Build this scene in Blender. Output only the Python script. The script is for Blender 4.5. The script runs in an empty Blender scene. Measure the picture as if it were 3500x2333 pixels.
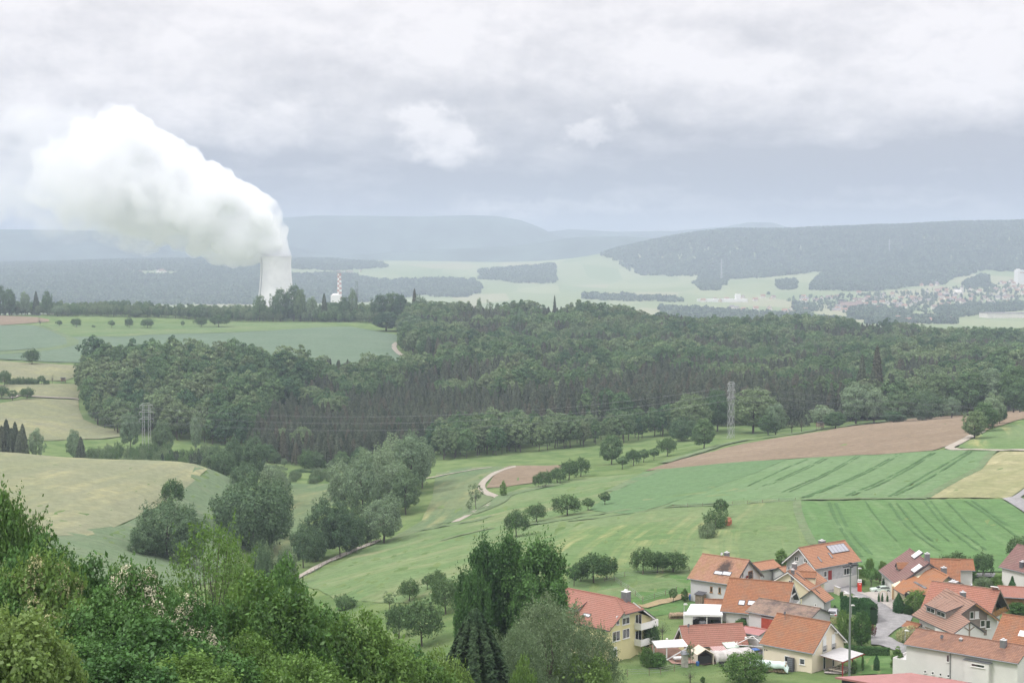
import bpy, bmesh, math, random
import numpy as np
from mathutils import Vector, Matrix, noise, geometry
C = bpy.context.scene.collection
SC = bpy.context.scene
ZC = 150.0                      # eye height above the river plain
F = 5387.0; PITCH = math.atan((1166.5-870)/F); SP, CP = math.sin(PITCH), math.cos(PITCH)
R = math.radians
def ray(u, v):
    X = (u-1750)/F; Y = -(v-1166.5)/F
    dy = CP+Y*SP; dz = -SP+Y*CP
    return X/dy, dz/dy           # x/y and z/y of the line of sight
# ---------------------------------------------------------------- terrain: surveyed heights (bearing, distance, height), thin-plate surface
SURV = []
def A(u, v, D):
    s, m = ray(u, v); SURV.append((s, D, m*D))
def B(u, D, z): SURV.append(((u-1750)/F, D, z))
for u in (-900, 600, 2000, 3000, 4400):
    l = (u < 1000)
    for D, z in ((2,-1.7),(15,-6),(45,-15.5),(100,-31 if l else -36),(170,-50 if l else -54)): B(u, D, z)
for u in (1700, 2300, 2900, 3500, 4300):
    for D, z in ((225,-65.5),(255,-69),(300,-69),(340,-69)): B(u, D, z)
for u, D, z in ((1200,230,-66),(600,230,-62),(-200,230,-58),(-900,230,-55),(1200,300,-76),(700,300,-74),(200,300,-68),(-700,300,-62)): B(u, D, z)
for a in ((3480,1712,440),(2720,1720,440),(2100,1800,420),(1600,1950,360),(1300,1980,370),(1050,2000,405),(1300,1850,500),(1700,1600,690),(1370,1640,670),(1000,1800,530),
          (850,1980,435),(900,1700,610),(1500,1605,715),(2200,1605,640),(2500,1520,725),(3000,1450,755),(3480,1410,780),(3300,1545,560),(3600,1545,550),(2900,1560,590),
          (2700,1600,560),(2300,1650,560),(2000,1700,540),(1750,1800,470),(1900,1600,680),
          (400,1490,860),(900,1560,800),(1100,1610,750),(900,1262,1120),(1480,1265,1150),(300,1250,1130),(0,1235,1150),(100,1300,1050),(100,1360,960),(100,1480,840),(420,1490,850),
          (500,1570,775),(0,1545,600),(350,1570,600),(700,1600,600),(0,1700,480),(300,1830,420),(600,1750,500),(760,1700,560),(450,1900,410),(620,1960,400),
          (800,1105,1700),(1150,1110,1650),(0,1080,1750),(1350,1150,1500),(1370,1190,1400),(800,1180,1380),(0,1160,1450)): A(*a)
for u in (-600,):
    for D, z in ((420,-70),(600,-76),(850,-94),(1150,-80),(1700,-70)): B(u, D, z)
for u, D, z in ((0,700,-92),(400,700,-95),(700,690,-95),(1200,900,-103),(2000,850,-100),(2600,850,-95),(3050,850,-91),(3450,870,-88),(4100,860,-85),(4100,1300,-97),
                (1300,1000,-101),(2000,1000,-98),(2500,1000,-93),(3400,1000,-88),(1700,1300,-87),(2500,1300,-94),(3400,1300,-98),(1500,1700,-74),(2000,1700,-78),(2600,1700,-89),(3400,1700,-101),(4100,1700,-104),
                (500,2000,-74),(1300,2000,-76),(2500,2000,-99),(3500,2000,-114)): B(u, D, z)
for u in (-700, 200, 1000, 1900, 2700, 3500, 4300):
    for D, z in ((2400,-112),(2900,-140),(3400,-150),(4200,-150)): B(u, D, z)
for a in ((500,1030,5000),(500,930,6500),(100,975,5500),(700,900,7600),(-300,930,6500),(1250,1000,5600),(3000,1000,5200),(3480,955,5600),(2500,1035,4700),(2000,940,6800),(2700,945,6000),(2400,970,5800),(1700,1000,5600),
          (1300,960,6200),(1900,905,7500),(2100,1000,5300),(2130,862,7500),(2300,825,7500),(2500,796,7600),(2800,786,7700),(3000,778,7800),(3250,768,7800),(3500,764,7800),(3900,755,7800),(3000,885,6600),(2600,895,6900),(3400,900,6300),(2200,925,6900),(3900,900,6300),
          (0,905,8200),(1200,890,8500)): A(*a)
for u in (-700, 500, 1500, 2300, 3000, 3700, 4400):
    B(u, 9300, -40); B(u, 12000, -100); B(u, 17500, -100)
SURV = np.array(SURV)
KA, KB = 2.6, 1.0
def feat(s, D): return np.stack([np.asarray(s)*KA, np.log(D)*KB], -1)
def kern(r2): return 0.5*r2*np.log(r2+1e-12)
PX = feat(SURV[:,0], SURV[:,1]); n = len(PX)
K = kern(((PX[:,None]-PX[None])**2).sum(-1)) + np.eye(n)*1e-4
Q = np.hstack([np.ones((n,1)), PX])
Mx = np.block([[K, Q],[Q.T, np.zeros((3,3))]])
sol = np.linalg.solve(Mx, np.concatenate([SURV[:,2], np.zeros(3)]))
NS, ND = 261, 1101
GS = np.linspace(-.52, .52, NS); GL = np.linspace(math.log(1.6), math.log(17500), ND)
gs, gl = np.meshgrid(GS, GL)
fx = np.stack([gs*KA, gl*KB], -1).reshape(-1, 2)
gz = np.empty(len(fx))
for i in range(0, len(fx), 20000):
    q = fx[i:i+20000]
    gz[i:i+20000] = kern(((q[:,None]-PX[None])**2).sum(-1))@sol[:n] + sol[n] + q@sol[n+1:]
gz = gz.reshape(ND, NS)
gD = np.exp(gl)
gz += np.array([noise.noise(Vector((a*90/60, b/60, 0)))*.5+noise.noise(Vector((a*1.0/14, b/14, 7)))*.0 for a, b in zip((gs*gD).ravel(), gD.ravel())]).reshape(ND, NS)*np.clip((gD-60)/200, 0, 1)
def zt(x, y):
    """terrain height (absolute) at world x, y"""
    y = np.maximum(np.asarray(y, float), 1.7); s = np.asarray(x, float)/y
    a = np.clip((s-GS[0])/(GS[1]-GS[0]), 0, NS-1.001); b = np.clip((np.log(y)-GL[0])/(GL[1]-GL[0]), 0, ND-1.001)
    i = a.astype(int); j = b.astype(int); a = a-i; b = b-j
    z = (gz[j,i]*(1-a)+gz[j,i+1]*a)*(1-b)+(gz[j+1,i]*(1-a)+gz[j+1,i+1]*a)*b
    return z+ZC
DL = np.exp(np.arange(math.log(12), math.log(17000), .004))
def hit(u, v, D=None):
    """where the line of sight through (u, v) meets the ground"""
    s, m = ray(u, v)
    if D is None:
        below = ZC+m*DL < zt(s*DL, DL)
        k = int(np.argmax(below)) if below.any() else len(DL)-1
        if k == 0: D = DL[0]
        else:
            g = [ZC+m*d-float(zt(s*d, d)) for d in (DL[k-1], DL[k])]
            t = g[0]/(g[0]-g[1]+1e-9); D = DL[k-1]*(1-t)+DL[k]*t
    return Vector((s*D, D, float(zt(s*D, D))))
# ---------------------------------------------------------------- helpers
def tag(o, label=None, cat=None, group=None, kind=None):
    for k, v in (('label',label),('category',cat),('group',group),('kind',kind)):
        if v: o[k] = v
    return o
def empty(name, loc, rz=0, label=None, cat=None, group=None):
    o = bpy.data.objects.new(name, None); C.objects.link(o)
    o.location = loc; o.rotation_euler = (0,0,rz); o.empty_display_size = .5
    return tag(o, label, cat, group)
def link(name, me, parent=None):
    o = bpy.data.objects.new(name, me); C.objects.link(o)
    if parent: o.parent = parent
    return o
def copy_tree(o, loc, rz=0, sc=None, label=None, group=None):
    c = o.copy(); C.objects.link(c); c.location = loc; c.rotation_euler = (0,0,rz)
    if sc is not None: c.scale = sc
    if label: c['label'] = label
    if group: c['group'] = group
    for ch in list(o.children):
        d = ch.copy(); C.objects.link(d); d.parent = c
        for g in list(ch.children):
            e = g.copy(); C.objects.link(e); e.parent = d
    return c
def npmesh(name, V, Fc, mats, mi=None, smooth=False, k=4):
    V = np.ascontiguousarray(V, np.float32); Fc = np.ascontiguousarray(Fc, np.int32)
    me = bpy.data.meshes.new(name); k = Fc.shape[1]
    me.vertices.add(len(V)); me.vertices.foreach_set('co', V.ravel())
    me.loops.add(Fc.size); me.loops.foreach_set('vertex_index', Fc.ravel())
    me.polygons.add(len(Fc)); me.polygons.foreach_set('loop_start', np.arange(0, Fc.size, k, dtype=np.int32))
    for m in mats: me.materials.append(m)
    if mi is not None: me.polygons.foreach_set('material_index', np.ascontiguousarray(mi, np.int32))
    if smooth: me.polygons.foreach_set('use_smooth', np.ones(len(Fc), bool))
    me.update(calc_edges=True); return me
class MB:
    def __init__(s): s.v=[]; s.f=[]; s.m=[]; s.uv=[]
    def face(s, pts, m=0, uv=None):
        i=len(s.v); s.v+= [tuple(p) for p in pts]; s.f.append(tuple(range(i,i+len(pts)))); s.m.append(m); s.uv.append(uv)
    def box(s, x0,x1,y0,y1,z0,z1, m=0, T=None):
        P=[Vector((x,y,z)) for z in (z0,z1) for y in (y0,y1) for x in (x0,x1)]
        if T is not None: P=[T@p for p in P]
        for q in ((0,2,3,1),(4,5,7,6),(0,1,5,4),(1,3,7,5),(3,2,6,7),(2,0,4,6)): s.face([P[k] for k in q], m)
        return s
    def bar(s, a, b, w, h=None, m=0):
        a=Vector(a); b=Vector(b); d=b-a; L=d.length
        if L<1e-6: return s
        q=d.to_track_quat('X','Z').to_matrix().to_4x4(); T=Matrix.Translation(a)@q; h=h or w
        return s.box(0,L,-w/2,w/2,-h/2,h/2,m,T)
    def tube(s, pts, rad, n=8, m=0, cap=True):
        pts=[Vector(p) for p in pts]; rings=[]
        for i,p in enumerate(pts):
            d=(pts[min(i+1,len(pts)-1)]-pts[max(i-1,0)]).normalized()
            a=d.orthogonal().normalized() if abs(d.z)<.9 else Vector((1,0,0)).cross(d).normalized(); b=d.cross(a)
            r=rad[i] if hasattr(rad,'__len__') else rad
            rings.append([p+(a*math.cos(t)+b*math.sin(t))*r for t in [2*math.pi*k/n for k in range(n)]])
        for A_,B_ in zip(rings,rings[1:]):
            for k in range(n): s.face([A_[k],A_[(k+1)%n],B_[(k+1)%n],B_[k]], m)
        if cap: s.face(rings[0][::-1],m); s.face(rings[-1],m)
        return s
    def lathe(s, prof, c=(0,0,0), n=24, m=0, T=None):
        c=Vector(c); P=[[c+Vector((r*math.cos(2*math.pi*k/n), r*math.sin(2*math.pi*k/n), z)) for k in range(n)] for r,z in prof]
        if T is not None: P=[[T@p for p in q] for q in P]
        for A_,B_ in zip(P,P[1:]):
            for k in range(n): s.face([A_[k],A_[(k+1)%n],B_[(k+1)%n],B_[k]], m)
        return s
    def prism(s, poly, ext, m=0, m2=None):
        """poly: list of 3D points; ext: vector"""
        e=Vector(ext); a=[Vector(p) for p in poly]; b=[p+e for p in a]; k=len(a)
        s.face(a[::-1],m); s.face(b,m)
        for i in range(k): s.face([a[i],a[(i+1)%k],b[(i+1)%k],b[i]], m if m2 is None else m2)
        return s
    def build(s, name, mats, parent=None, smooth=False, weld=False):
        me=bpy.data.meshes.new(name); me.from_pydata(s.v,[],s.f)
        for m in (mats if isinstance(mats,(list,tuple)) else [mats]): me.materials.append(m)
        me.polygons.foreach_set('material_index', s.m)
        if any(u is not None for u in s.uv):
            ul=me.uv_layers.new(name='UVMap'); k=0
            for f,u in zip(s.f,s.uv):
                for j in range(len(f)): ul.data[k].uv = u[j] if u else (0,0); k+=1
        if weld or smooth:
            bm=bmesh.new(); bm.from_mesh(me); bmesh.ops.remove_doubles(bm,verts=bm.verts,dist=1e-4); bm.to_mesh(me); bm.free()
        if smooth: me.polygons.foreach_set('use_smooth', [True]*len(me.polygons))
        return link(name, me, parent)
# ---------------------------------------------------------------- materials
class NT:
    def __init__(s, name, world=False):
        s.m=bpy.data.materials.new(name); s.m.use_nodes=True; s.t=s.m.node_tree; s.t.nodes.clear()
    def n(s, typ, ins=None, **kw):
        d=s.t.nodes.new(typ)
        for k,v in kw.items(): setattr(d,k,v)
        for k,v in (ins or {}).items():
            sk=d.inputs[k]
            if hasattr(v,'is_linked') or isinstance(v,bpy.types.NodeSocket): s.t.links.new(v,sk)
            else: sk.default_value=v
        return d
    def math(s, op, a, b=None, c=None, clamp=False):
        ins={0:a}
        if b is not None: ins[1]=b
        if c is not None: ins[2]=c
        return s.n('ShaderNodeMath', ins, operation=op, use_clamp=clamp).outputs[0]
    def mix(s, fac, a, b, mode='MIX'):
        d=s.t.nodes.new('ShaderNodeMix'); d.data_type='RGBA'; d.blend_type=mode; d.clamp_factor=True
        for k,v in ((0,fac),(6,a),(7,b)):
            if isinstance(v,bpy.types.NodeSocket): s.t.links.new(v,d.inputs[k])
            else: d.inputs[k].default_value = v if k==0 else (*v[:3],1)
        return d.outputs[2]
    def smooth(s, x, a, b, lo=0., hi=1.):
        d=s.n('ShaderNodeMapRange', {0:x,1:a,2:b,3:lo,4:hi}, interpolation_type='SMOOTHSTEP'); return d.outputs[0]
    def noise(s, vec, scale, detail=3, rough=.5, dist=0., dim='3D'):
        return s.n('ShaderNodeTexNoise', {'Vector':vec,'Scale':scale,'Detail':detail,'Roughness':rough,'Distortion':dist}, noise_dimensions=dim).outputs[0]
    def out(s, sh, vol=None):
        o=s.t.nodes.new('ShaderNodeOutputMaterial')
        if sh is not None: s.t.links.new(sh,o.inputs[0])
        if vol is not None: s.t.links.new(vol,o.inputs[1])
        return s.m
def M_plain(name, c, rough=.8, var=.12, scale=.6, metal=0., spec=.3, bump=0.):
    t=NT(name); co=t.n('ShaderNodeTexCoord').outputs['Object']; nz=t.noise(co,scale,5,.6)
    k=t.smooth(nz,.3,.7,1-var,1+var*.6)
    col=t.mix(1.,(*c,1),t.n('ShaderNodeCombineColor',{0:k,1:k,2:k}).outputs[0],'MULTIPLY')
    ins={'Base Color':col,'Roughness':rough,'Metallic':metal,'Specular IOR Level':spec}
    if bump: ins['Normal']=t.n('ShaderNodeBump',{'Height':t.noise(co,scale*8,4),'Strength':bump,'Distance':.05}).outputs[0]
    return t.out(t.n('ShaderNodeBsdfPrincipled',ins).outputs[0])
def M_leaf(name, c1, c2, tr=.25, scale=.5, c3=None, gl=0.):
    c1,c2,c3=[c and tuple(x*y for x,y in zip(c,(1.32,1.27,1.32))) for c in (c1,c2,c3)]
    t=NT(name); co=t.n('ShaderNodeTexCoord').outputs['Object']; rnd=t.n('ShaderNodeObjectInfo').outputs['Random']
    nz=t.noise(co,scale,3,.6)
    loc=t.n('ShaderNodeObjectInfo').outputs['Location']; st=t.math('SUBTRACT',t.noise(loc,.011,3,.6),.5)
    f=t.math('ADD',t.math('ADD',t.math('MULTIPLY',rnd,.6),t.smooth(nz,.3,.7,0,.45)),t.math('MULTIPLY',st,1.5),clamp=True)
    col=t.mix(f,c1,c2)
    if c3:
        r2=t.math('FRACT',t.math('MULTIPLY',rnd,7.31)); col=t.mix(t.smooth(r2,.72,.95,0,.75),col,c3)
    g=t.n('ShaderNodeNewGeometry').outputs['Random Per Island']
    k=t.math('MULTIPLY_ADD',g,.85,.6); col=t.mix(1.,col,t.n('ShaderNodeCombineColor',{0:k,1:k,2:k}).outputs[0],'MULTIPLY')
    d=t.n('ShaderNodeBsdfDiffuse',{'Color':col}).outputs[0]; tl=t.n('ShaderNodeBsdfTranslucent',{'Color':t.mix(.5,col,(c2[0]*1.3,c2[1]*1.3,c2[2]*.7))}).outputs[0]
    sh=t.n('ShaderNodeMixShader',{0:tr,1:d,2:tl}).outputs[0]
    if gl:
        sh=t.n('ShaderNodeMixShader',{0:gl,1:sh,2:t.n('ShaderNodeBsdfGlossy',{'Color':(.9,.95,.9,1),'Roughness':.45}).outputs[0]}).outputs[0]
    return t.out(sh)
def M_field(name, cA, cB, cC=None, ang=0., sx=.02, sy=.25, amt=.5, patch=.02, thr=(.45,.62), fine=.35):
    """grass or crop: colour A with streaks of B along ANG, patches of C"""
    cA,cB,cC=[c and ((c[0]*1.06+.006,c[1]*.97,c[2]*1.3+.008) if c[1]>c[0] else c) for c in (cA,cB,cC)]
    t=NT(name); co=t.n('ShaderNodeTexCoord').outputs['Object']
    mp=t.n('ShaderNodeMapping',{'Vector':co,'Rotation':(0,0,-ang),'Scale':(1,1,0)}).outputs[0]
    wob=t.noise(mp,.008,1); mw=t.n('ShaderNodeVectorMath',{0:mp,1:t.n('ShaderNodeCombineXYZ',{1:t.math('MULTIPLY',wob,22.)}).outputs[0]},operation='ADD').outputs[0]
    m2=t.n('ShaderNodeMapping',{'Vector':mw,'Scale':(sx,sy,1)}).outputs[0]
    st=t.smooth(t.noise(m2,1.,4,.6),thr[0],thr[1]); big=t.smooth(t.noise(co,patch,3,.55),.38,.62)
    brk=t.smooth(t.noise(co,.06,4,.65),.38,.6,.25,1.)
    col=t.mix(t.math('MULTIPLY',t.math('MULTIPLY',st,brk),amt),cA,cB)
    if cC: col=t.mix(t.math('MULTIPLY',big,.6),col,cC)
    fn=t.noise(co,fine,8,.8); k=t.smooth(fn,.25,.75,.76,1.2)
    col=t.mix(1.,col,t.n('ShaderNodeCombineColor',{0:k,1:k,2:k}).outputs[0],'MULTIPLY')
    bp=t.n('ShaderNodeBump',{'Height':t.noise(co,1.2,5,.7),'Strength':.5,'Distance':.14}).outputs[0]
    return t.out(t.n('ShaderNodeBsdfDiffuse',{'Color':col,'Roughness':1.,'Normal':bp}).outputs[0])
def M_tile(name, c1, c2, row=.36, col=.28, weather=(.2,.17,.13), wamt=.35, lap=.78, wave=.7):
    t=NT(name); uv=t.n('ShaderNodeTexCoord').outputs['UV']; ob=t.n('ShaderNodeTexCoord').outputs['Object']
    sp=t.n('ShaderNodeSeparateXYZ',{0:uv}); U=t.math('DIVIDE',sp.outputs[0],col); V=t.math('DIVIDE',sp.outputs[1],row)
    fu=t.math('FRACT',U); fv=t.math('FRACT',V)
    cell=t.n('ShaderNodeCombineXYZ',{0:t.math('FLOOR',U),1:t.math('FLOOR',V)}).outputs[0]
    wn=t.n('ShaderNodeTexWhiteNoise',{'Vector':cell},noise_dimensions='2D').outputs[0]
    c=t.mix(wn,c1,c2)
    w=t.smooth(t.noise(ob,.55,5,.65),.42,.68,0,wamt); c=t.mix(w,c,weather)
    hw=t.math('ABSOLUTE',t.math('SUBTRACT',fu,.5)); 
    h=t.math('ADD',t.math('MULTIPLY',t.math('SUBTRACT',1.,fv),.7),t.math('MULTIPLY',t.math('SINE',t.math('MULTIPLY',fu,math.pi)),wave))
    dirt_shade=t.math('MAXIMUM',t.smooth(fv,.66,.92,0,lap),t.smooth(hw,.3,.5,0,lap*.55*wave))  # shadow lines under laps and between columns, painted into the tile colour
    c=t.mix(dirt_shade,c,(c1[0]*.22,c1[1]*.2,c1[2]*.22))
    bp=t.n('ShaderNodeBump',{'Height':h,'Strength':.9,'Distance':.05}).outputs[0]
    return t.out(t.n('ShaderNodeBsdfPrincipled',{'Base Color':c,'Roughness':.75,'Specular IOR Level':.25,'Normal':bp}).outputs[0])
def M_glass(name, c=(.02,.024,.028), g=.12):
    t=NT(name); d=t.n('ShaderNodeBsdfDiffuse',{'Color':(*c,1)}).outputs[0]; gl=t.n('ShaderNodeBsdfGlossy',{'Roughness':.06}).outputs[0]
    return t.out(t.n('ShaderNodeMixShader',{0:g,1:d,2:gl}).outputs[0])
# ---------------------------------------------------------------- render, camera, light
cam=bpy.data.cameras.new('camera'); cam.sensor_width=36; cam.lens=36*F/3500; cam.clip_end=60000; cam.clip_start=.5
co=bpy.data.objects.new('camera',cam); C.objects.link(co); co.location=(0,0,ZC); co.rotation_euler=(R(90)-PITCH,0,0); SC.camera=co
SC.view_settings.view_transform='Standard'; SC.view_settings.look='None'; SC.view_settings.exposure=.22; SC.view_settings.gamma=1
cy=SC.cycles; cy.use_denoising=True; cy.max_bounces=16; cy.diffuse_bounces=3; cy.glossy_bounces=2; cy.transmission_bounces=2; cy.volume_bounces=14; cy.transparent_max_bounces=4
cy.use_adaptive_sampling=True; cy.adaptive_threshold=.02; cy.caustics_reflective=False; cy.caustics_refractive=False
try: cy.denoiser='OPENIMAGEDENOISE'; cy.denoising_prefilter='ACCURATE'
except Exception: pass
SUN_EL, SUN_AZ = R(52), R(-115)     # azimuth from the line of view, negative to the left
sun=bpy.data.lights.new('sun','SUN'); sun.energy=1.5; sun.angle=R(10); sun.color=(1,.97,.92)
so=bpy.data.objects.new('sun',sun); C.objects.link(so); so.location=(0,0,400)
sd=Vector((math.sin(SUN_AZ)*math.cos(SUN_EL),math.cos(SUN_AZ)*math.cos(SUN_EL),math.sin(SUN_EL))); so.rotation_euler=sd.to_track_quat('Z','Y').to_euler()
# sky: Nishita above, a layered overcast over it
W=bpy.data.worlds.new('World'); SC.world=W; W.use_nodes=True
t=NT.__new__(NT); t.t=W.node_tree; t.t.nodes.clear()
sky=t.n('ShaderNodeTexSky',sky_type='NISHITA',sun_disc=False,sun_elevation=SUN_EL,sun_rotation=SUN_AZ).outputs[0]
gen=t.n('ShaderNodeTexCoord').outputs['Generated']; sp=t.n('ShaderNodeSeparateXYZ',{0:gen})
az=t.math('ARCTAN2',sp.outputs[0],sp.outputs[1]); el=t.math('ARCSINE',sp.outputs[2])
P=t.n('ShaderNodeCombineXYZ',{0:az,1:el}).outputs[0]
def nz(sx,sy,scale,detail=5,rough=.55,off=0.,dist=0.):
    m=t.n('ShaderNodeMapping',{'Vector':P,'Scale':(sx,sy,1),'Location':(off,off*.7,off)}).outputs[0]; return t.noise(m,scale,detail,rough,dist)
warp=t.math('SUBTRACT',nz(1,1.3,30,6,.6,3.),.5); warp2=t.math('SUBTRACT',nz(1,1.3,26,6,.6,9.),.5); wp=t.math('SUBTRACT',nz(1,1.6,7,4,.5,5.),.5)
azw=t.math('ADD',az,t.math('MULTIPLY',warp,.060)); elw=t.math('ADD',el,t.math('MULTIPLY',warp2,.042))
def E(u,v): return ((u-1750)/F, (870-v)/F)
def puff(u,v,ru,rv,soft=.6,rot=0.):
    a,e=E(u,v); dx=t.math('SUBTRACT',azw,a); dy=t.math('SUBTRACT',elw,e); c_,s_=math.cos(rot),math.sin(rot)
    x=t.math('ADD',t.math('MULTIPLY',dx,c_),t.math('MULTIPLY',dy,s_)); y=t.math('SUBTRACT',t.math('MULTIPLY',dy,c_),t.math('MULTIPLY',dx,s_))
    q=t.math('SQRT',t.math('ADD',t.math('POWER',t.math('DIVIDE',x,ru/F),2.),t.math('POWER',t.math('DIVIDE',y,rv/F),2.)))
    return t.smooth(q,1.,1.-soft)
# brightness 0 (dark rain cloud) .. 1 (bright cloud)
elv=t.math('ADD',el,t.math('MULTIPLY',wp,.05))
base=t.smooth(elv,.052,.125)
br=t.math('ADD',t.math('MULTIPLY',base,.80),t.math('MULTIPLY',t.math('SUBTRACT',nz(1,2.2,9,6,.5,1.),.5),t.math('MULTIPLY_ADD',base,1.1,.5)))
def addp(br,p,k): return t.math('ADD',br,t.math('MULTIPLY',p,k))
br=addp(br,puff(150,520,650,300,.9),.62)
br=addp(br,puff(950,450,190,130,.7),.42); br=addp(br,puff(700,420,260,120,.8),.25)
br=addp(br,puff(1510,470,200,125,.6,-.25),.70); br=addp(br,puff(1440,390,110,70,.7),.25)
br=addp(br,puff(2000,475,110,42,.7,.15),.52); br=addp(br,puff(2135,420,75,60,.8),.40)
br=addp(br,puff(2450,250,520,110,.9,-.15),.30); br=addp(br,puff(3300,330,560,190,.95),.30)
br=addp(br,puff(3000,560,900,130,.95),-.30); br=addp(br,puff(1800,350,700,90,.9),-.22); br=addp(br,puff(2400,440,500,60,.9),-.2)
br=addp(br,puff(1900,710,650,40,.9),.36); br=addp(br,puff(250,740,500,45,.9),.22); br=addp(br,puff(3000,710,700,32,.9),.2)
br=t.math('ADD',br,t.math('MULTIPLY',t.math('MULTIPLY',t.math('SUBTRACT',nz(1,3.2,13,6,.55,7.),.47),t.smooth(el,.13,.06)),1.5))
em=t.math('SUBTRACT',nz(1,1.5,16,7,.6,2.),t.n('ShaderNodeTexNoise',{'Vector':t.n('ShaderNodeMapping',{'Vector':P,'Scale':(1,1.5,1),'Location':(2.+.0045,1.4-.011,2.)}).outputs[0],'Scale':16.,'Detail':7.,'Roughness':.6}).outputs[0])
br=t.math('ADD',br,t.math('MULTIPLY',em,t.math('MULTIPLY_ADD',t.smooth(br,-.1,.7),1.2,.3)))
br=t.math('MINIMUM',t.math('MAXIMUM',br,0.),1.12)
lowblue=t.smooth(el,.115,.02)
dark=t.mix(lowblue,(.50,.50,.535),(.305,.32,.385)); cl=t.mix(br,dark,(.92,.885,.89))
zen=t.smooth(el,.15,1.0,1.,2.5)
cl=t.mix(1.,cl,t.n('ShaderNodeCombineColor',{0:zen,1:zen,2:zen}).outputs[0],'MULTIPLY')
cl10=t.n('ShaderNodeVectorMath',{0:cl,'Scale':10.},operation='SCALE').outputs[0]
allc=t.mix(.96,sky,cl10)
bg=t.n('ShaderNodeBackground',{'Color':allc,'Strength':.1}).outputs[0]
wo=t.t.nodes.new('ShaderNodeOutputWorld'); t.t.links.new(bg,wo.inputs[0])
try: W.cycles.sampling_method='MANUAL'; W.cycles.sample_map_resolution=512
except Exception: pass
# ---------------------------------------------------------------- the ground sheet
t=NT('ground_grass'); co_=t.n('ShaderNodeTexCoord').outputs['Object']; py=t.n('ShaderNodeSeparateXYZ',{0:co_}).outputs[1]
mp=t.n('ShaderNodeMapping',{'Vector':co_,'Scale':(1,.35,0)}).outputs[0]
vor=t.n('ShaderNodeTexVoronoi',{'Vector':mp,'Scale':.0055,'Randomness':1.}).outputs['Color']; vs=t.n('ShaderNodeSeparateColor',{0:vor}).outputs
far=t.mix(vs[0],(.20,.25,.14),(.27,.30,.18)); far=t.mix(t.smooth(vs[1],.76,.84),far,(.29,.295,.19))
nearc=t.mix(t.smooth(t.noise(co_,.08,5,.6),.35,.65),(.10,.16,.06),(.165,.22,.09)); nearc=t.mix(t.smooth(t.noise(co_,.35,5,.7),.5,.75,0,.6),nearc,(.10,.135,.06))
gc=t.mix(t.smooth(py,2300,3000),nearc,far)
bp=t.n('ShaderNodeBump',{'Height':t.noise(co_,1.5,5,.7),'Strength':.7,'Distance':.4}).outputs[0]
MG=t.out(t.n('ShaderNodeBsdfDiffuse',{'Color':gc,'Normal':bp}).outputs[0])
V=np.stack([(gs*gD).ravel(),gD.ravel(),gz.ravel()+ZC],-1)
ii=(np.arange(ND-1)[:,None]*NS+np.arange(NS-1)[None]).ravel()
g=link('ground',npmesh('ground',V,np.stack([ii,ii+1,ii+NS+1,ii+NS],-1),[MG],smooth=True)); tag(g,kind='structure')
GMIN=float(gz.min())+ZC
# ---------------------------------------------------------------- draped sheets
def dens(P, closed, frac=.02, mn=1.5):
    o=[]; k=len(P)
    for i in range(k if closed else k-1):
        a=P[i]; b=P[(i+1)%k]; d=math.hypot(b[0]-a[0],b[1]-a[1]); st=max(mn,frac*.5*(a[1]+b[1])); m=max(1,int(d/st))
        o+=[(a[0]+(b[0]-a[0])*j/m,a[1]+(b[1]-a[1])*j/m) for j in range(m)]
    if not closed: o.append(tuple(P[-1][:2]))
    return o
def catmull(P, n=6, closed=False):
    o=[]; k=len(P); g=(lambda i:P[i%k]) if closed else (lambda i:P[min(max(i,0),k-1)])
    for i in range(k if closed else k-1):
        p0,p1,p2,p3=[np.array(g(i+j)[:2]) for j in (-1,0,1,2)]
        for j in range(n):
            q=j/n; o.append(tuple(.5*((2*p1)+(-p0+p2)*q+(2*p0-5*p1+4*p2-p3)*q*q+(-p0+3*p1-3*p2+p3)*q**3)))
    if not closed: o.append(tuple(P[-1][:2]))
    return o
def wpt(p):
    """(u, v) -> ground point; (u, None, D) -> ground point at bearing u, distance D"""
    if len(p)==3:
        x=(p[0]-1750)/F*p[2]; return (x,p[2])
    h=hit(*p); return (h.x,h.y)
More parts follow.
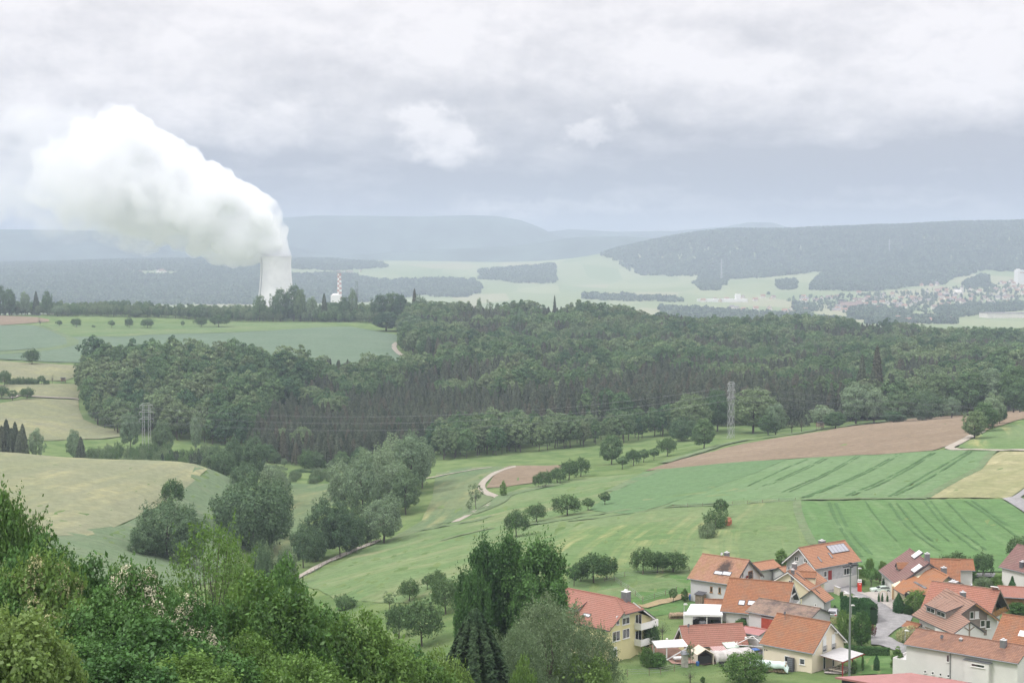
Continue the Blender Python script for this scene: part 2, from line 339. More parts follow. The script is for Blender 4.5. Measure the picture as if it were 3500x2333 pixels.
def drape(name, px, mat, off=.15, smooth=0, strips=(), mat2=None, frac=.012, kind='structure'):
    P=[wpt(p) for p in px]
    if smooth: P=catmull(P,smooth,True)
    P=dens(P,True,frac)
    me=None
    xs=[p[0] for p in P]; ys=[p[1] for p in P]
    cx,cyy=sum(xs)/len(xs),sum(ys)/len(ys)
    inner=[]; y=min(ys); rr=random.Random(3)
    poly=np.array(P)
    while y<max(ys):
        st=max(2.,frac*y); x=np.arange(min(xs),max(xs),st)
        if len(x):
            yy=y+np.array([rr.uniform(-.2,.2)*st for _ in x]); ins=inpoly(x,yy,poly)
            inner+=[(a,b) for a,b,k in zip(x,yy,ins) if k]
        y+=st
    pts=[Vector((a,b)) for a,b in P+inner]; nP=len(P)
    r=geometry.delaunay_2d_cdt(pts,[],[list(range(nP))],1,1e-4)
    vs,fs=r[0],r[2]
    Vv=np.array([(p.x,p.y) for p in vs]); z=zt(Vv[:,0],Vv[:,1])+off+.0003*np.clip(Vv[:,1]-300,0,700)
    V3=np.concatenate([Vv,z[:,None]],1); Ff=np.array([list(f) for f in fs if len(f)==3]); mi=np.zeros(len(Ff),int)
    a,b,c=[V3[Ff[:,i]] for i in range(3)]; flip=np.cross(b-a,c-a)[:,2]<0; Ff[flip]=Ff[flip][:,::-1]
    for s_ in strips:
        v4,f4=ribbon_geo(s_[0],s_[1],off+s_[2] if len(s_)>2 else off+.12); Ff=np.concatenate([Ff,f4+len(V3)]); V3=np.concatenate([V3,v4]); mi=np.concatenate([mi,np.ones(len(f4),int)])
    o=link(name,npmesh(name,V3,Ff,[mat]+([mat2] if mat2 else []),mi,True)); tag(o,kind=kind); return o
def inpoly(x,y,poly):
    x=np.asarray(x,float); y=np.asarray(y,float); r=np.zeros(x.shape,bool); k=len(poly)
    for i in range(k):
        a,b=poly[i],poly[(i+1)%k]
        if a[1]==b[1]: continue
        cnd=((a[1]>y)!=(b[1]>y))&(x<(b[0]-a[0])*(y-a[1])/(b[1]-a[1])+a[0]); r^=cnd
    return r
def ribbon_geo(P, w, off):
    P=dens(P,False,.006,1.); L=len(P); V3=[]; Ff=[]
    for i,p in enumerate(P):
        a=P[max(i-1,0)]; b=P[min(i+1,L-1)]; dx,dy=b[0]-a[0],b[1]-a[1]; d=math.hypot(dx,dy) or 1; nx,ny=-dy/d*w/2,dx/d*w/2
        for k in (-1,-.33,.33,1): V3.append((p[0]+nx*k,p[1]+ny*k))
    V3=np.array(V3); V3=np.concatenate([V3,(zt(V3[:,0],V3[:,1])+off+.0003*np.clip(V3[:,1]-300,0,700))[:,None]],1)
    for i in range(L-1):
        for k in range(3):
            a=i*4+k; Ff+=[(a+1,a,a+4),(a+1,a+4,a+5)]
    return V3,np.array(Ff)
def ribbon(name, px, w, mat, off=.3, smooth=6, kind='structure'):
    P=[wpt(p) for p in px]
    if smooth: P=catmull(P,smooth)
    V3,Ff=ribbon_geo(P,w,off); o=link(name,npmesh(name,V3,Ff,[mat],None,True)); return tag(o,kind=kind)
def zz(u0,v0,k): return lambda x,y: (u0+x/k, v0+y/k)
z1=zz(2300,1750,1.961); z2=zz(1850,1900,2.768); z3=zz(0,1600,2.139); z4=zz(900,1600,2.139); z5=zz(0,900,1.96); z6=zz(700,800,1.961); z7=zz(2300,700,1.961); z8=zz(2300,1150,1.961)
za=zz(2320,1840,4.706); zb=zz(2700,1820,5.2275); zc=zz(3000,1840,4.706); zd=zz(3050,2050,5.229); ze=zz(2550,2050,5.229); zf=zz(2200,2100,5.348); zg=zz(1880,1980,5.348)
def pl(f, s): 
    q=[float(k) for k in s.replace(',',' ').split()]; return [f(q[i],q[i+1]) for i in range(0,len(q),2)]
S_=lambda x,y:(x,y)
def ang(a,b):
    p=wpt(a); q=wpt(b); return math.atan2(q[1]-p[1],q[0]-p[0])
# ---------------------------------------------------------------- fields
m_mead=M_field('meadow_grass',(.112,.205,.058),(.25,.275,.11),(.155,.235,.08),ang((1100,1950),(1900,1750)),.010,.09,.7,thr=(.42,.66))
m_mown=M_field('mown_meadow',(.120,.212,.060),(.36,.34,.16),(.16,.235,.085),ang(z8(500,1373),z8(560,1150)),.006,.16,.75,thr=(.48,.66))
m_hay=M_field('creek_meadow',(.115,.19,.068),(.33,.31,.15),(.17,.225,.085),ang((1450,1780),(1640,1640)),.008,.12,.75,thr=(.47,.64))
m_pale=M_field('pale_hay_hill',(.225,.262,.12),(.345,.335,.185),(.19,.24,.10),ang((100,1700),(500,1590)),.010,.10,.85,thr=(.42,.62))
m_palef=M_field('pale_far_hay',(.225,.255,.115),(.32,.315,.165),(.19,.235,.095),ang((0,1400),(300,1480)),.010,.07,.8)
m_long=M_field('long_grass',(.135,.21,.085),(.19,.245,.115),(.12,.19,.075),.4,.02,.10,.6)
m_crop=M_field('green_crop',(.108,.215,.060),(.15,.25,.085),(.095,.195,.055),ang(z1(1060,0),z1(1290,320)),.01,.30,.7)
m_crop2=M_field('light_crop',(.135,.235,.082),(.165,.255,.10),(.12,.22,.07),ang(z8(900,1000),z8(1500,800)),.01,.3,.6)
m_crop3=M_field('dull_crop',(.112,.21,.070),(.13,.22,.08),None,.3,.01,.3,.5)
m_teal=M_field('young_grain',(.130,.205,.098),(.155,.225,.11),(.115,.19,.088),0.,.004,.06,.6)
m_soil=M_field('bare_soil',(.24,.188,.135),(.31,.255,.19),(.21,.165,.118),ang(z8(0,880),z8(2000,600)),.01,.25,.6)
m_straw=M_field('ripe_straw',(.28,.275,.15),(.43,.39,.245),(.19,.235,.085),ang(z8(1800,1060),z8(2200,900)),.012,.14,.85,thr=(.38,.56))
m_tram=M_field('wheel_track',(.085,.175,.052),(.095,.19,.06),None)
m_marg=M_field('grass_margin',(.135,.21,.078),(.19,.24,.105),(.125,.20,.07),.2,.05,.3,.7)
m_grav=M_field('gravel',(.37,.335,.285),(.45,.41,.35),None,0,.2,.2,.5,fine=1.5)
m_dirt=M_field('dirt_shade',(.34,.27,.17),(.28,.26,.12),None,0,.2,.2,.5,fine=1.)
m_asph=M_field('asphalt',(.30,.295,.295),(.36,.355,.35),(.25,.245,.245),.9,.08,.5,.6,patch=.09,fine=.8)
m_pave=M_field('pale_paving',(.40,.37,.34),(.46,.43,.39),None,0,.5,.5,.5,fine=2.)
m_brick=M_field('red_paving',(.36,.235,.19),(.40,.27,.22),None,0,.5,.5,.5,fine=2.)
m_lawn=M_field('lawn',(.085,.185,.04),(.13,.22,.065),(.10,.20,.05),.5,.1,.2,.6)
mead=drape('meadow',pl(S_,'1020 1990 1180 1915 1300 1850 1400 1822 1560 1782 1640 1745 1720 1690 1800 1662 1950 1640 2200 1618 2420 1660 2740 1712 2765 1900 2450 1960 2330 2020 2050 2060 1700 2090 1400 2060 1150 2050'),m_mead,.10)
drape('mown_meadow',pl(z8,'-420 1180 0 1150 400 1135 815 1106 838 1180 880 1290 945 1420 700 1520 200 1540 -200 1640 -700 1620 -900 1440 -700 1300'),m_mown,.2)
drape('creek_meadow',pl(S_,'1300 1860 1440 1780 1478 1700 1490 1620 1600 1597 1735 1594 1660 1642 1640 1675 1690 1703 1600 1757 1540 1785 1440 1815'),m_hay,.12)
drape('clearing',pl(S_,'960 1650 1150 1652 1180 1700 1100 1745 1050 1790 1010 1860 970 1925 890 1950 850 1900 900 1830 960 1770 985 1700'),m_hay,.12)
drape('long_grass',pl(S_,'100 1850 420 1795 640 1665 725 1602 830 1690 850 1850 700 2000 420 2010 150 1920'),m_long,.14)
drape('pale_hill_field',[(-300,None,425),(-100,1815)]+pl(S_,'60 1812 180 1832 300 1832 430 1785 560 1722 640 1665 700 1612')+[(740,None,640),(520,None,650),(200,None,655),(-300,None,655)],m_pale,.18)
drape('crop_field',pl(z8,'845 1106 1430 1096 2200 1093 2290 1140 2353 1190')+[(3640,1850)]+pl(z1,'2480 400 1800 405 1300 395 1050 300 950 215 830 0'),m_crop,.2,strips=[(catmull([wpt(z8(*p)) for p in q],6),w) for q,w in (
  (((1045,1116),(1090,1230),(1180,1373),(1265,1480)),.9),(((1090,1120),(1160,1270),(1240,1373),(1330,1470)),.9),(((1450,1120),(1560,1270),(1690,1373),(1790,1440)),.7),(((1500,1120),(1640,1290),(1740,1373)),.6),
  (((1680,1108),(1800,1250),(1950,1373),(2040,1440)),.7),(((1725,1108),(1860,1260),(2020,1373),(2100,1440)),.7),(((1830,1108),(1990,1270),(2100,1373)),.6),(((1960,1105),(2150,1230),(2330,1370)),.9),(((2005,1105),(2200,1240),(2380,1365)),.9),
  (((1290,1110),(1390,1250),(1500,1373)),.4),(((1570,1110),(1720,1260),(1850,1373)),.4))],mat2=m_tram)
drape('light_crop_field',pl(z8,'770 826 1100 806 1500 786 1740 769 1830 762 2000 770 2165 770 2095 830 2035 900 1880 972 1690 1082 1430 1083 840 1098 300 1120 0 1130 -180 1190 0 1112 300 1010 560 915'),m_crop2,.2,strips=[(catmull([wpt(z8(*p)) for p in q],6),w) for q,w in (
  (((1500,790),(1200,950),(860,1082)),.8),(((1530,790),(1230,950),(900,1080)),.8),(((1730,785),(1400,970),(1160,1072)),.8),(((1757,783),(1440,970),(1200,1068)),.8),(((1975,773),(1700,930),(1450,1076)),.9),(((2000,773),(1735,940),(1490,1070)),.9),
  (((1225,806),(1000,930),(730,1050)),.6),(((1255,804),(1030,930),(780,1045)),.6),(((1010,820),(820,910),(600,1005)),.6),(((900,826),(720,905),(500,1005)),.7),(((1040,820),(850,910),(640,1000)),.5))],mat2=m_tram)
drape('dull_crop_field',pl(z8,'-200 912 0 886 300 857 770 825 560 914 300 1010 0 1111 -300 1200 -560 1165 -380 1020'),m_crop3,.25)
drape('ploughed_field',pl(z8,'-192 903 0 842 200 787 400 737 700 682 1000 637 1200 602 1500 562 1750 537 1950 527 2230 506 2353 496 2500 480 2500 540 2353 552 2220 592 2050 645 1990 675 1830 737 1740 766 1500 785 1100 805 740 824 300 856 0 885'),m_soil,.2)
drape('straw_field',pl(z8,'2195 772 2353 774 2550 775 2550 900 2353 1015 2255 1086 1705 1086 1880 980 2045 900 2105 832'),m_straw,.22)
drape('side_meadow',pl(z8,'1915 750 1925 720 2150 622 2353 577 2600 530 2600 762 2353 760 2100 761'),m_mown,.22)
drape('small_soil_field',pl(S_,'1662 1668 1700 1612 1740 1593 1930 1589 1900 1624 1830 1650 1730 1664'),m_soil,.15)
drape('young_grain_field',pl(z5,'-100 612 250 590 430 560 520 540 525 520 480 495 800 495 1200 475 1700 458 2150 430 2340 425')+pl(z6,'1290 680 1285 735 1260 750 1275 790 1330 835 1440 880 1380 882 1150 888 800 900 500 890 0 860 -400 860 -700 868 -1000 860 -1400 840 -1600 850'),m_teal,.3)
drape('corner_grain_field',pl(z5,'-150 418 0 417 215 416 330 452 440 500 450 540 330 565 0 590 -150 595'),m_teal,.3)
drape('grass_strip',pl(z5,'280 418 340 405 700 405 1200 408 1600 402 1900 400 2150 405 2300 425 2150 430 1700 456 1200 473 800 493 480 493 380 455'),m_mead,.22)
drape('field_bank',pl(z5,'215 416 260 417 360 450 480 495 530 520 525 545 430 570 250 596 -100 622 -100 598 200 580 330 566 450 541 440 500 330 452'),m_marg,.4)
drape('far_soil_field',pl(z5,'-200 352 0 352 250 362 330 378 330 392 150 405 0 416 -200 416'),m_soil,.2)
drape('soil_strip',pl(z6,'790 898 1000 893 1390 884 1450 888 1440 905 1400 925 1000 935 780 925'),m_soil,.25)
drape('pale_upper_field',pl(z5,'-150 652 0 656 300 672 575 688 570 720 545 745 430 790 200 785 0 800 -150 790'),m_palef,.25)
drape('pale_middle_field',pl(z5,'-150 830 100 812 300 808 545 812 530 880 520 912 220 895 -150 890'),m_palef,.25)
drape('pale_lower_field',pl(z5,'-150 930 0 940 150 915 250 905 525 918 530 980 560 1050 700 1105 830 1120 830 1160 500 1180 300 1190 -150 1160'),m_palef,.25)
# tracks and paths
ribbon('forest_track',pl(z6,'1290 728 1268 750 1275 775 1310 808 1370 840 1450 868 1560 912'),4.5,m_grav,.45)
ribbon('field_path',pl(z5,'-60 905 60 905 130 890 220 896 400 905 530 914'),3.5,m_grav,.5)
ribbon('gravel_path',pl(S_,'1770 1594 1700 1614 1656 1645 1646 1668 1665 1688 1702 1701 1692 1714 1625 1748 1555 1785'),2.9,m_grav,.25)
ribbon('valley_path',pl(S_,'1440 1640 1530 1622 1620 1606 1680 1598'),2.2,m_grav,.35)
ribbon('valley_lane',pl(S_,'1005 1980 1100 1930 1200 1886 1295 1846'),2.6,m_grav,.3)
ribbon('farm_track',pl(z8,'2075 640 1990 680 1900 727 1855 750 1890 763 2100 767 2353 768 2500 768'),3.5,m_grav,.5)
ribbon('garden_track',pl(z2,'960 495 1100 450 1250 410 1430 362'),2.4,m_dirt,.3)
for q,w in (('1090 468 1420 412 1560 385 1640 352',3.5),('1300 535 1500 480 1690 440',2.5),('1900 430 2000 405 2200 378 2353 352 2500 330 2750 295',5),('1500 345 1700 260 1780 200 2000 150 2160 120',6)): ribbon('grass_margin',pl(z4,q),w,m_marg,.28)
ribbon('grass_margin',pl(z8,'-700 1240 -300 1190 0 1145 400 1130 815 1105 1430 1088 1700 1087'),3,m_marg,.3)
ribbon('grass_margin',pl(z8,'830 1100 840 1180 880 1290 940 1400'),2.3,m_marg,.3)
ribbon('grass_margin',pl(z8,'-60 890 -150 920 -300 985 -420 1040'),5,m_marg,.3)
ribbon('grass_margin',pl(z8,'2150 770 2095 830 2035 900 1880 972 1695 1083'),2.6,m_marg,.3)
ribbon('grass_margin',pl(z8,'-60 850 200 770 480 695 800 655 1000 622 1200 595 1500 555'),6,m_marg,.4)
drape('lane',pl(z8,'2353 1030 2275 1083 2205 1094 2280 1138 2353 1185 2520 1270 2520 1190 2370 1110 2330 1085 2353 1070 2500 1000 2500 960'),m_asph,.5)
# village streets, yards
drape('street',pl(z1,'1010 505 1080 492 1230 500 1265 530 1300 560 1380 600 1475 655 1610 700 1590 740 1480 800 1440 835 1580 905 1580 960 1330 890 1325 840 1365 760 1360 690 1290 625 1200 548 1100 540 1010 540'),m_asph,.2,frac=.006)
drape('driveway',pl(z1,'1225 540 1340 535 1500 540 1520 600 1490 670 1380 602 1290 560'),m_pave,.25,frac=.006)
drape('yard',pl(zf,'-60 520 300 560 700 560 760 700 1100 600 2000 480 2150 500 2150 800 1300 900 900 900 520 905 330 770 0 640'),m_brick,.2,frac=.006)
drape('terrace_yard',pl(ze,'1380 1230 1480 1200 1800 1200 1900 1280 1720 1330 1400 1310'),m_pave,.14)
drape('lawn',pl(z1,'1005 540 1090 545 1150 600 1180 650 1120 700 1000 640'),m_lawn,.1)
drape('lawn',pl(z1,'1230 960 1470 965 1560 990 1560 1090 1230 1090'),m_lawn,.1)
drape('lawn',pl(z1,'-180 420 90 420 230 560 220 640 -150 700 -300 640'),m_lawn,.08)
drape('lane',pl(z1,'2040 415 2160 415 2160 440 2020 440'),m_asph,.3)
# ---------------------------------------------------------------- trees
def kites(P,N,S,rng,asp=.6):
    n=len(P); r=rng.normal(size=(n,3)); T=np.cross(N,r); T/=np.linalg.norm(T,axis=1)[:,None]+1e-9; Bn=np.cross(N,T)
    S=S[:,None]; V=np.stack([P+T*S,P+Bn*S*asp,P-T*S,P-Bn*S*asp],1).reshape(-1,3)
    return V, np.arange(4*n).reshape(n,4)
def blobs_on(rng,R_,zc,rz,nb,br,low=-.55,shape=None):
    o=[]; i=np.arange(nb)+.5; ph=i*2.39996; h=1-(1-low)*i/nb
    for k in range(nb):
        c=math.sqrt(max(0,1-h[k]**2)); q=rng.uniform(.52,.90)
        r=br*R_*rng.uniform(.75,1.3)
        x,y,z=c*math.cos(ph[k]+rng.uniform(-.3,.3)),c*math.sin(ph[k]+rng.uniform(-.3,.3)),h[k]
        f=shape((z+1)/2) if shape else 1.
        o.append((x*R_*q*f,y*R_*q*f,zc+z*rz*q,r,min(r,rz*br*2)))
    return np.array(o)
def crown(rng,bl,n,size,center,fill=.12,asp=.6,updown=.35,flat=.85,cl=0):
    n0=n; n=max(60,n//cl) if cl else n
    w=bl[:,3]**2; idx=rng.choice(len(bl),n,p=w/w.sum()); b=bl[idx]
    d=rng.normal(size=(n,3)); d/=np.linalg.norm(d,axis=1)[:,None]
    od=b[:,:3]-center; od/=np.linalg.norm(od,axis=1)[:,None]+1e-6
    back=(d*od).sum(1)<-.35; d[back]*=-1
    rad=rng.uniform(.72,1.06,n)**1.; rad[rng.random(n)<fill]*=.5
    P=b[:,:3]+d*rad[:,None]*np.stack([b[:,3],b[:,3],b[:,4]*flat],1)
    N=d*.9+od*.35+np.array([0,0,updown])+rng.normal(size=(n,3))*.45; N/=np.linalg.norm(N,axis=1)[:,None]
    if cl:
        P=np.repeat(P,cl,0); N=np.repeat(N,cl,0); n=len(P); size=size*rng.choice([.6,1.,1.5],n,p=[.35,.45,.2])[:,None]; P=P+rng.normal(size=(n,3))*size*np.array([1.5,1.5,1.0])+N*rng.uniform(-1,2.2,n)[:,None]*size; size=size[:,0]; N=N+rng.normal(size=(n,3))*.55; N/=np.linalg.norm(N,axis=1)[:,None]
    return kites(P,N,size*rng.uniform(.6,1.35,n),rng,asp)
def shoot(rng,bl,n,ln,size,center,k=16):
    """leafy shoots standing out of the crown"""
    b=bl[rng.choice(len(bl),n)]; d=rng.normal(size=(n,3)); od=b[:,:3]-center; od/=np.linalg.norm(od,axis=1)[:,None]+1e-6; d=od+d*.35+[0,0,.55]; d/=np.linalg.norm(d,axis=1)[:,None]
    st=b[:,:3]+d*b[:,3:4]*.8; L=ln*rng.uniform(.4,1.3,n); t_=rng.random((n,k)); P=(st[:,None]+d[:,None]*(L[:,None]*t_)[...,None]+rng.normal(size=(n,k,3))*(size*1.5*(1.25-t_))[...,None]).reshape(-1,3)
    N=rng.normal(size=(n*k,3))+[0,0,.9]; N/=np.linalg.norm(N,axis=1)[:,None]; return kites(P,N,size*rng.uniform(.6,1.3,n*k),rng,.5)
def wood(bl,H,r0,rng,limbs=6,base=(0,0),fork=.3,top=.75,m=0,n=6):
    mb=MB(); b0=Vector((base[0],base[1],-.6)); j=[Vector((rng.uniform(-.03,.03)*H,rng.uniform(-.03,.03)*H,0)) for _ in range(3)]
    pts=[b0,Vector((base[0],base[1],.4))]+[Vector((base[0],base[1],H*f))+j[k] for k,f in enumerate((.3,.55,top))]
    mb.tube(pts,[r0*1.35,r0,r0*.8,r0*.5,r0*.12],n,m)
    if limbs and len(bl):
        for k in rng.choice(len(bl),min(limbs,len(bl)),replace=False):
            e=Vector(bl[k,:3]); f=rng.uniform(fork,.62); s=pts[1].lerp(pts[-1],f); mid=s.lerp(e,.5)+Vector((0,0,-.03*H)); mb.tube([s,mid,e],[r0*.42,r0*.28,r0*.08],5,m)
    return mb
def mb_arr(mb):
    V=np.array([tuple(p) for p in mb.v]); return V, mb.f
def tree_mesh1(name,LV,LF,mb,mats):
    """crown and wood in one mesh (forest trees, too small to show parts)"""
    V,Fq=mb_arr(mb); q=[f if len(f)==4 else None for f in Fq]; q=np.array([f for f in q if f]); 
    return npmesh(name,np.concatenate([LV,V]),np.concatenate([LF,q+len(LV)]),mats,np.r_[np.zeros(len(LF),int),np.ones(len(q),int)])
bark=M_plain('bark',(.10,.085,.07),.95,.3,2.); barkl=M_plain('pale_bark',(.25,.22,.18),.95,.3,2.)
L_beech=M_leaf('leaf_beech',(.036,.078,.044),(.115,.185,.08),c3=(.16,.215,.11),scale=.25)
L_pale=M_leaf('leaf_pale',(.085,.135,.07),(.155,.21,.105),c3=(.10,.125,.07),scale=.25)
L_spruce=M_leaf('needle_spruce',(.046,.064,.044),(.100,.124,.080),tr=.15,scale=.3,c3=(.095,.092,.065))
L_young=M_leaf('needle_young',(.04,.065,.045),(.075,.10,.06),tr=.1,scale=.3)
L_fruit=M_leaf('leaf_fruit',(.046,.092,.040),(.100,.162,.068),scale=.6)
L_alder=M_leaf('leaf_alder',(.055,.10,.055),(.112,.172,.09),scale=.4)
L_willow=M_leaf('leaf_willow',(.105,.165,.098),(.185,.25,.15),scale=.5)
L_lush=M_leaf('leaf_lush',(.038,.095,.022),(.11,.195,.042),tr=.28,scale=.6,gl=.02)
L_dark=M_leaf('leaf_dark',(.025,.072,.018),(.072,.155,.036),tr=.2,scale=.5,gl=.02)
L_light=M_leaf('leaf_light',(.10,.17,.045),(.18,.255,.08),tr=.35,scale=.7,gl=.02)
L_olive=M_leaf('leaf_olive',(.055,.12,.026),(.125,.20,.048),tr=.3,scale=.6,gl=.02)
L_flower=M_leaf('blossom',(.36,.365,.25),(.52,.52,.38),tr=.2,scale=1.); L_flower2=M_leaf('faded_blossom',(.20,.215,.10),(.36,.365,.20),tr=.2,scale=1.)
L_red=M_leaf('leaf_red',(.055,.022,.022),(.11,.045,.04),tr=.2); L_thuja=M_leaf('leaf_thuja',(.025,.07,.028),(.05,.115,.04),tr=.12,scale=1.)
L_grey=M_leaf('leaf_greygreen',(.070,.115,.058),(.145,.20,.11),tr=.25,scale=.5)
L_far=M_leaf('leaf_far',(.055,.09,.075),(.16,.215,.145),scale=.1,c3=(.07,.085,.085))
# --- forest prototypes: unit = metres, native height stored
PROTO={}
def add_proto(k,me,H,R_,parts=None): PROTO[k]=(me,H,R_,parts)
for q in range(7):
    rng=np.random.default_rng(10+q); H=20.; R_=(5.2,4.4,6.,5.,7.4,4.2,5.6)[q]
    sh=(None,lambda h:1.08-.45*h,lambda h:.75+.4*math.sin(h*3),lambda h:1.15-.7*h,None,lambda h:1.1-.75*h,lambda h:.8+.35*math.sin(h*3))[q]
    bl=blobs_on(rng,R_,H*.55,H*.46,(44,40,50,40,64,36,44)[q],.25,-.85,sh); LV,LF=crown(rng,bl,(2200,1800,2400,2000,3200,1500,2200)[q],.50,np.array([0,0,H*.5]))
    add_proto('beech%d'%q,tree_mesh1('broadleaf_tree',LV,LF,wood(bl,H,.28,rng,3),[L_pale if q>=5 else L_beech,bark]),H,R_)
def conifer(rng,H,R_,n,size,droop=.25,top=.03,layers=20,z0=.08):
    P=[];N=[]
    for i in range(n):
        t_=rng.random()**.75; 
        l=(int(t_*layers)+rng.normal()*.28+.2)/layers; l=min(max(l,0),1); a=rng.uniform(0,2*math.pi); a=(round(a/(2*math.pi)*9+l*40*.37)+rng.normal()*.13)/9*2*math.pi
        rr=R_*(1-l)**.68*(.25+.78*math.sqrt(rng.random()))+top; z=H*(z0+(1-z0)*l)-droop*rr+ .10*rr*rr/R_
        P.append((rr*math.cos(a),rr*math.sin(a),z)); N.append((.75*math.cos(a)+rng.normal()*.35,.75*math.sin(a)+rng.normal()*.35,.62))
    N=np.array(N); N/=np.linalg.norm(N,axis=1)[:,None]
    V,Fq=kites(np.array(P),N,size*rng.uniform(.7,1.3,n),rng,.5)
    return V,Fq
for q in range(3):
    rng=np.random.default_rng(30+q); H=18.; R_=(3.,3.6,4.1)[q]
    LV,LF=conifer(rng,H,R_,1500,.50); mb=MB().tube([(0,0,-.6),(0,0,H*.5),(0,0,H*.97)],[.22,.14,.02],5)
    add_proto('spruce%d'%q,tree_mesh1('spruce_tree',LV,LF,mb,[L_spruce,bark]),H,R_)
rng=np.random.default_rng(40); LV,LF=conifer(rng,9.,2.,350,.55); add_proto('young',tree_mesh1('young_conifer',LV,LF,MB().tube([(0,0,-.4),(0,0,8)],[.12,.02],4),[L_young,bark]),9.,2.)
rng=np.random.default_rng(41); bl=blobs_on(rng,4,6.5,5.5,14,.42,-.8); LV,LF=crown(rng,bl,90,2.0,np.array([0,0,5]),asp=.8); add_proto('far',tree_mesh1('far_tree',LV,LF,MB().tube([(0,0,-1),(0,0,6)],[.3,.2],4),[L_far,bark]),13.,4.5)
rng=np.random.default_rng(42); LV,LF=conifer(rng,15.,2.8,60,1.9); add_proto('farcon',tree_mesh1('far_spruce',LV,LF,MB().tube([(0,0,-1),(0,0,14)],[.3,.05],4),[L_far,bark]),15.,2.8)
# --- parted trees (crown + trunk)
def proto2(k,H,R_,leaf,n,size,seed,nb=40,br=.30,zc=.6,rz=.4,low=-.8,r0=.2,limbs=7,shape=None,bk=bark,extra=None,fill=.12,asp=.6,fork=.3,top=.75,flat=.85,cl=0,shoots=0,sl=1.2):
    rng=np.random.default_rng(seed); bl=blobs_on(rng,R_,H*zc,H*rz,nb,br,low,shape); LV,LF=crown(rng,bl,n,size,np.array([0,0,H*(zc-.1)]),fill=fill,asp=asp,flat=flat,cl=cl)
    if shoots: V2,F2=shoot(rng,bl,shoots,sl,size,np.array([0,0,H*(zc-.2)])); LF=np.concatenate([LF,F2+len(LV)]); LV=np.concatenate([LV,V2])
    mats=[leaf]; mi=np.zeros(len(LF),int)
    if extra:
        lf2,n2,zmin,sz,p=extra; sel=bl[(bl[:,2]>H*zmin)]; sel=sel[rng.random(len(sel))<p]; V2,F2=crown(rng,sel,n2,sz,np.array([0,0,H*.4]),fill=0,asp=.9,updown=.8)
        LF=np.concatenate([LF,F2+len(LV)]); LV=np.concatenate([LV,V2+[0,0,.08]]); mats.append(lf2); mi=np.r_[mi,np.ones(len(F2),int)]
    cm=npmesh('crown',LV,LF,mats,mi); mb=wood(bl,H,r0,rng,limbs,fork=fork,top=top); me=bpy.data.meshes.new('trunk'); me.from_pydata(mb.v,[],mb.f); me.materials.append(bk)
    PROTO[k]=(None,H,R_,(cm,me))
proto2('fruit0',6.,3.6,L_fruit,4400,.17,50,br=.25,nb=46,zc=.60,rz=.42,r0=.2,cl=7,shoots=90,sl=0.7); proto2('fruit1',6.,3.2,L_fruit,3900,.18,51,nb=40,br=.27,zc=.58,rz=.44,r0=.18,low=-.6,cl=7,shoots=90,sl=0.7); proto2('fruit2',6.,2.6,L_fruit,2500,.17,52,nb=20,br=.27,zc=.6,rz=.38,r0=.15)
proto2('sparse',8.,2.6,L_grey,900,.20,53,nb=26,br=.25,zc=.58,rz=.4,r0=.12,limbs=14,fill=.3)
proto2('bare',6.,2.6,L_grey,130,.16,54,nb=26,br=.3,zc=.6,rz=.4,r0=.16,limbs=22)
proto2('alder',18.,6.5,L_alder,9000,.30,55,nb=60,br=.25,zc=.52,rz=.47,r0=.3,low=-.95,shoots=100,sl=1.6); proto2('alderb',14.,8.,L_alder,9000,.30,56,nb=60,br=.25,zc=.46,rz=.5,r0=.3,low=-1.,shoots=100,sl=1.6)
proto2('willow',18.,7.5,L_willow,9000,.30,57,nb=56,br=.27,zc=.52,rz=.46,r0=.4,low=-.95,shoots=80,sl=1.6); proto2('edge',20.,6.5,L_beech,8000,.34,58,nb=60,br=.26,zc=.54,rz=.45,r0=.35,low=-.95,shoots=80,sl=1.6)
proto2('edgel',18.,6.5,L_willow,6000,.34,59,nb=44,br=.28,zc=.54,rz=.45,r0=.35,low=-.9)
proto2('bush',4.,3.,L_fruit,3000,.16,60,nb=26,br=.36,zc=.45,rz=.5,r0=.1,low=-.9,shoots=60,sl=0.6); proto2('bushg',4.,3.,L_grey,3000,.15,61,nb=26,br=.36,zc=.45,rz=.5,r0=.1,low=-.9,shoots=60,sl=0.6)
proto2('poplar',25.,4.2,L_dark,36000,.20,62,nb=120,br=.24,zc=.53,rz=.47,r0=.4,low=-1.,shape=lambda h:.8+.5*math.sin(h*2.6),cl=9,shoots=300,sl=2.2)
proto2('poplarw',23.,6.,L_dark,52000,.20,63,nb=130,br=.2,shape=lambda h:.85+.3*math.sin(h*3),zc=.53,rz=.47,r0=.45,low=-1.,cl=9,shoots=420,sl=2.6)
proto2('greywillow',15.,6.6,L_grey,42000,.15,64,nb=120,br=.2,zc=.53,rz=.47,r0=.4,low=-.95,asp=.3,cl=9,shoots=250,sl=1.5)
proto2('maple',13.,6.5,L_lush,26000,.175,65,nb=110,br=.15,zc=.55,rz=.45,r0=.3,low=-.9,asp=.55,cl=9,shoots=210,sl=1.6)
proto2('maple2',13.,6.,L_lush,23000,.175,66,nb=95,br=.155,zc=.55,rz=.45,r0=.3,low=-.9,asp=.55,cl=9,shoots=190,sl=1.5)
proto2('dark',12.,6.,L_dark,27000,.16,67,nb=110,br=.15,zc=.55,rz=.45,r0=.3,low=-.9,cl=9,shoots=190,sl=1.2); proto2('dark2',12.,5.,L_dark,20000,.17,68,nb=110,br=.155,zc=.53,rz=.46,r0=.3,low=-.9,cl=9,shoots=150,sl=1.2)
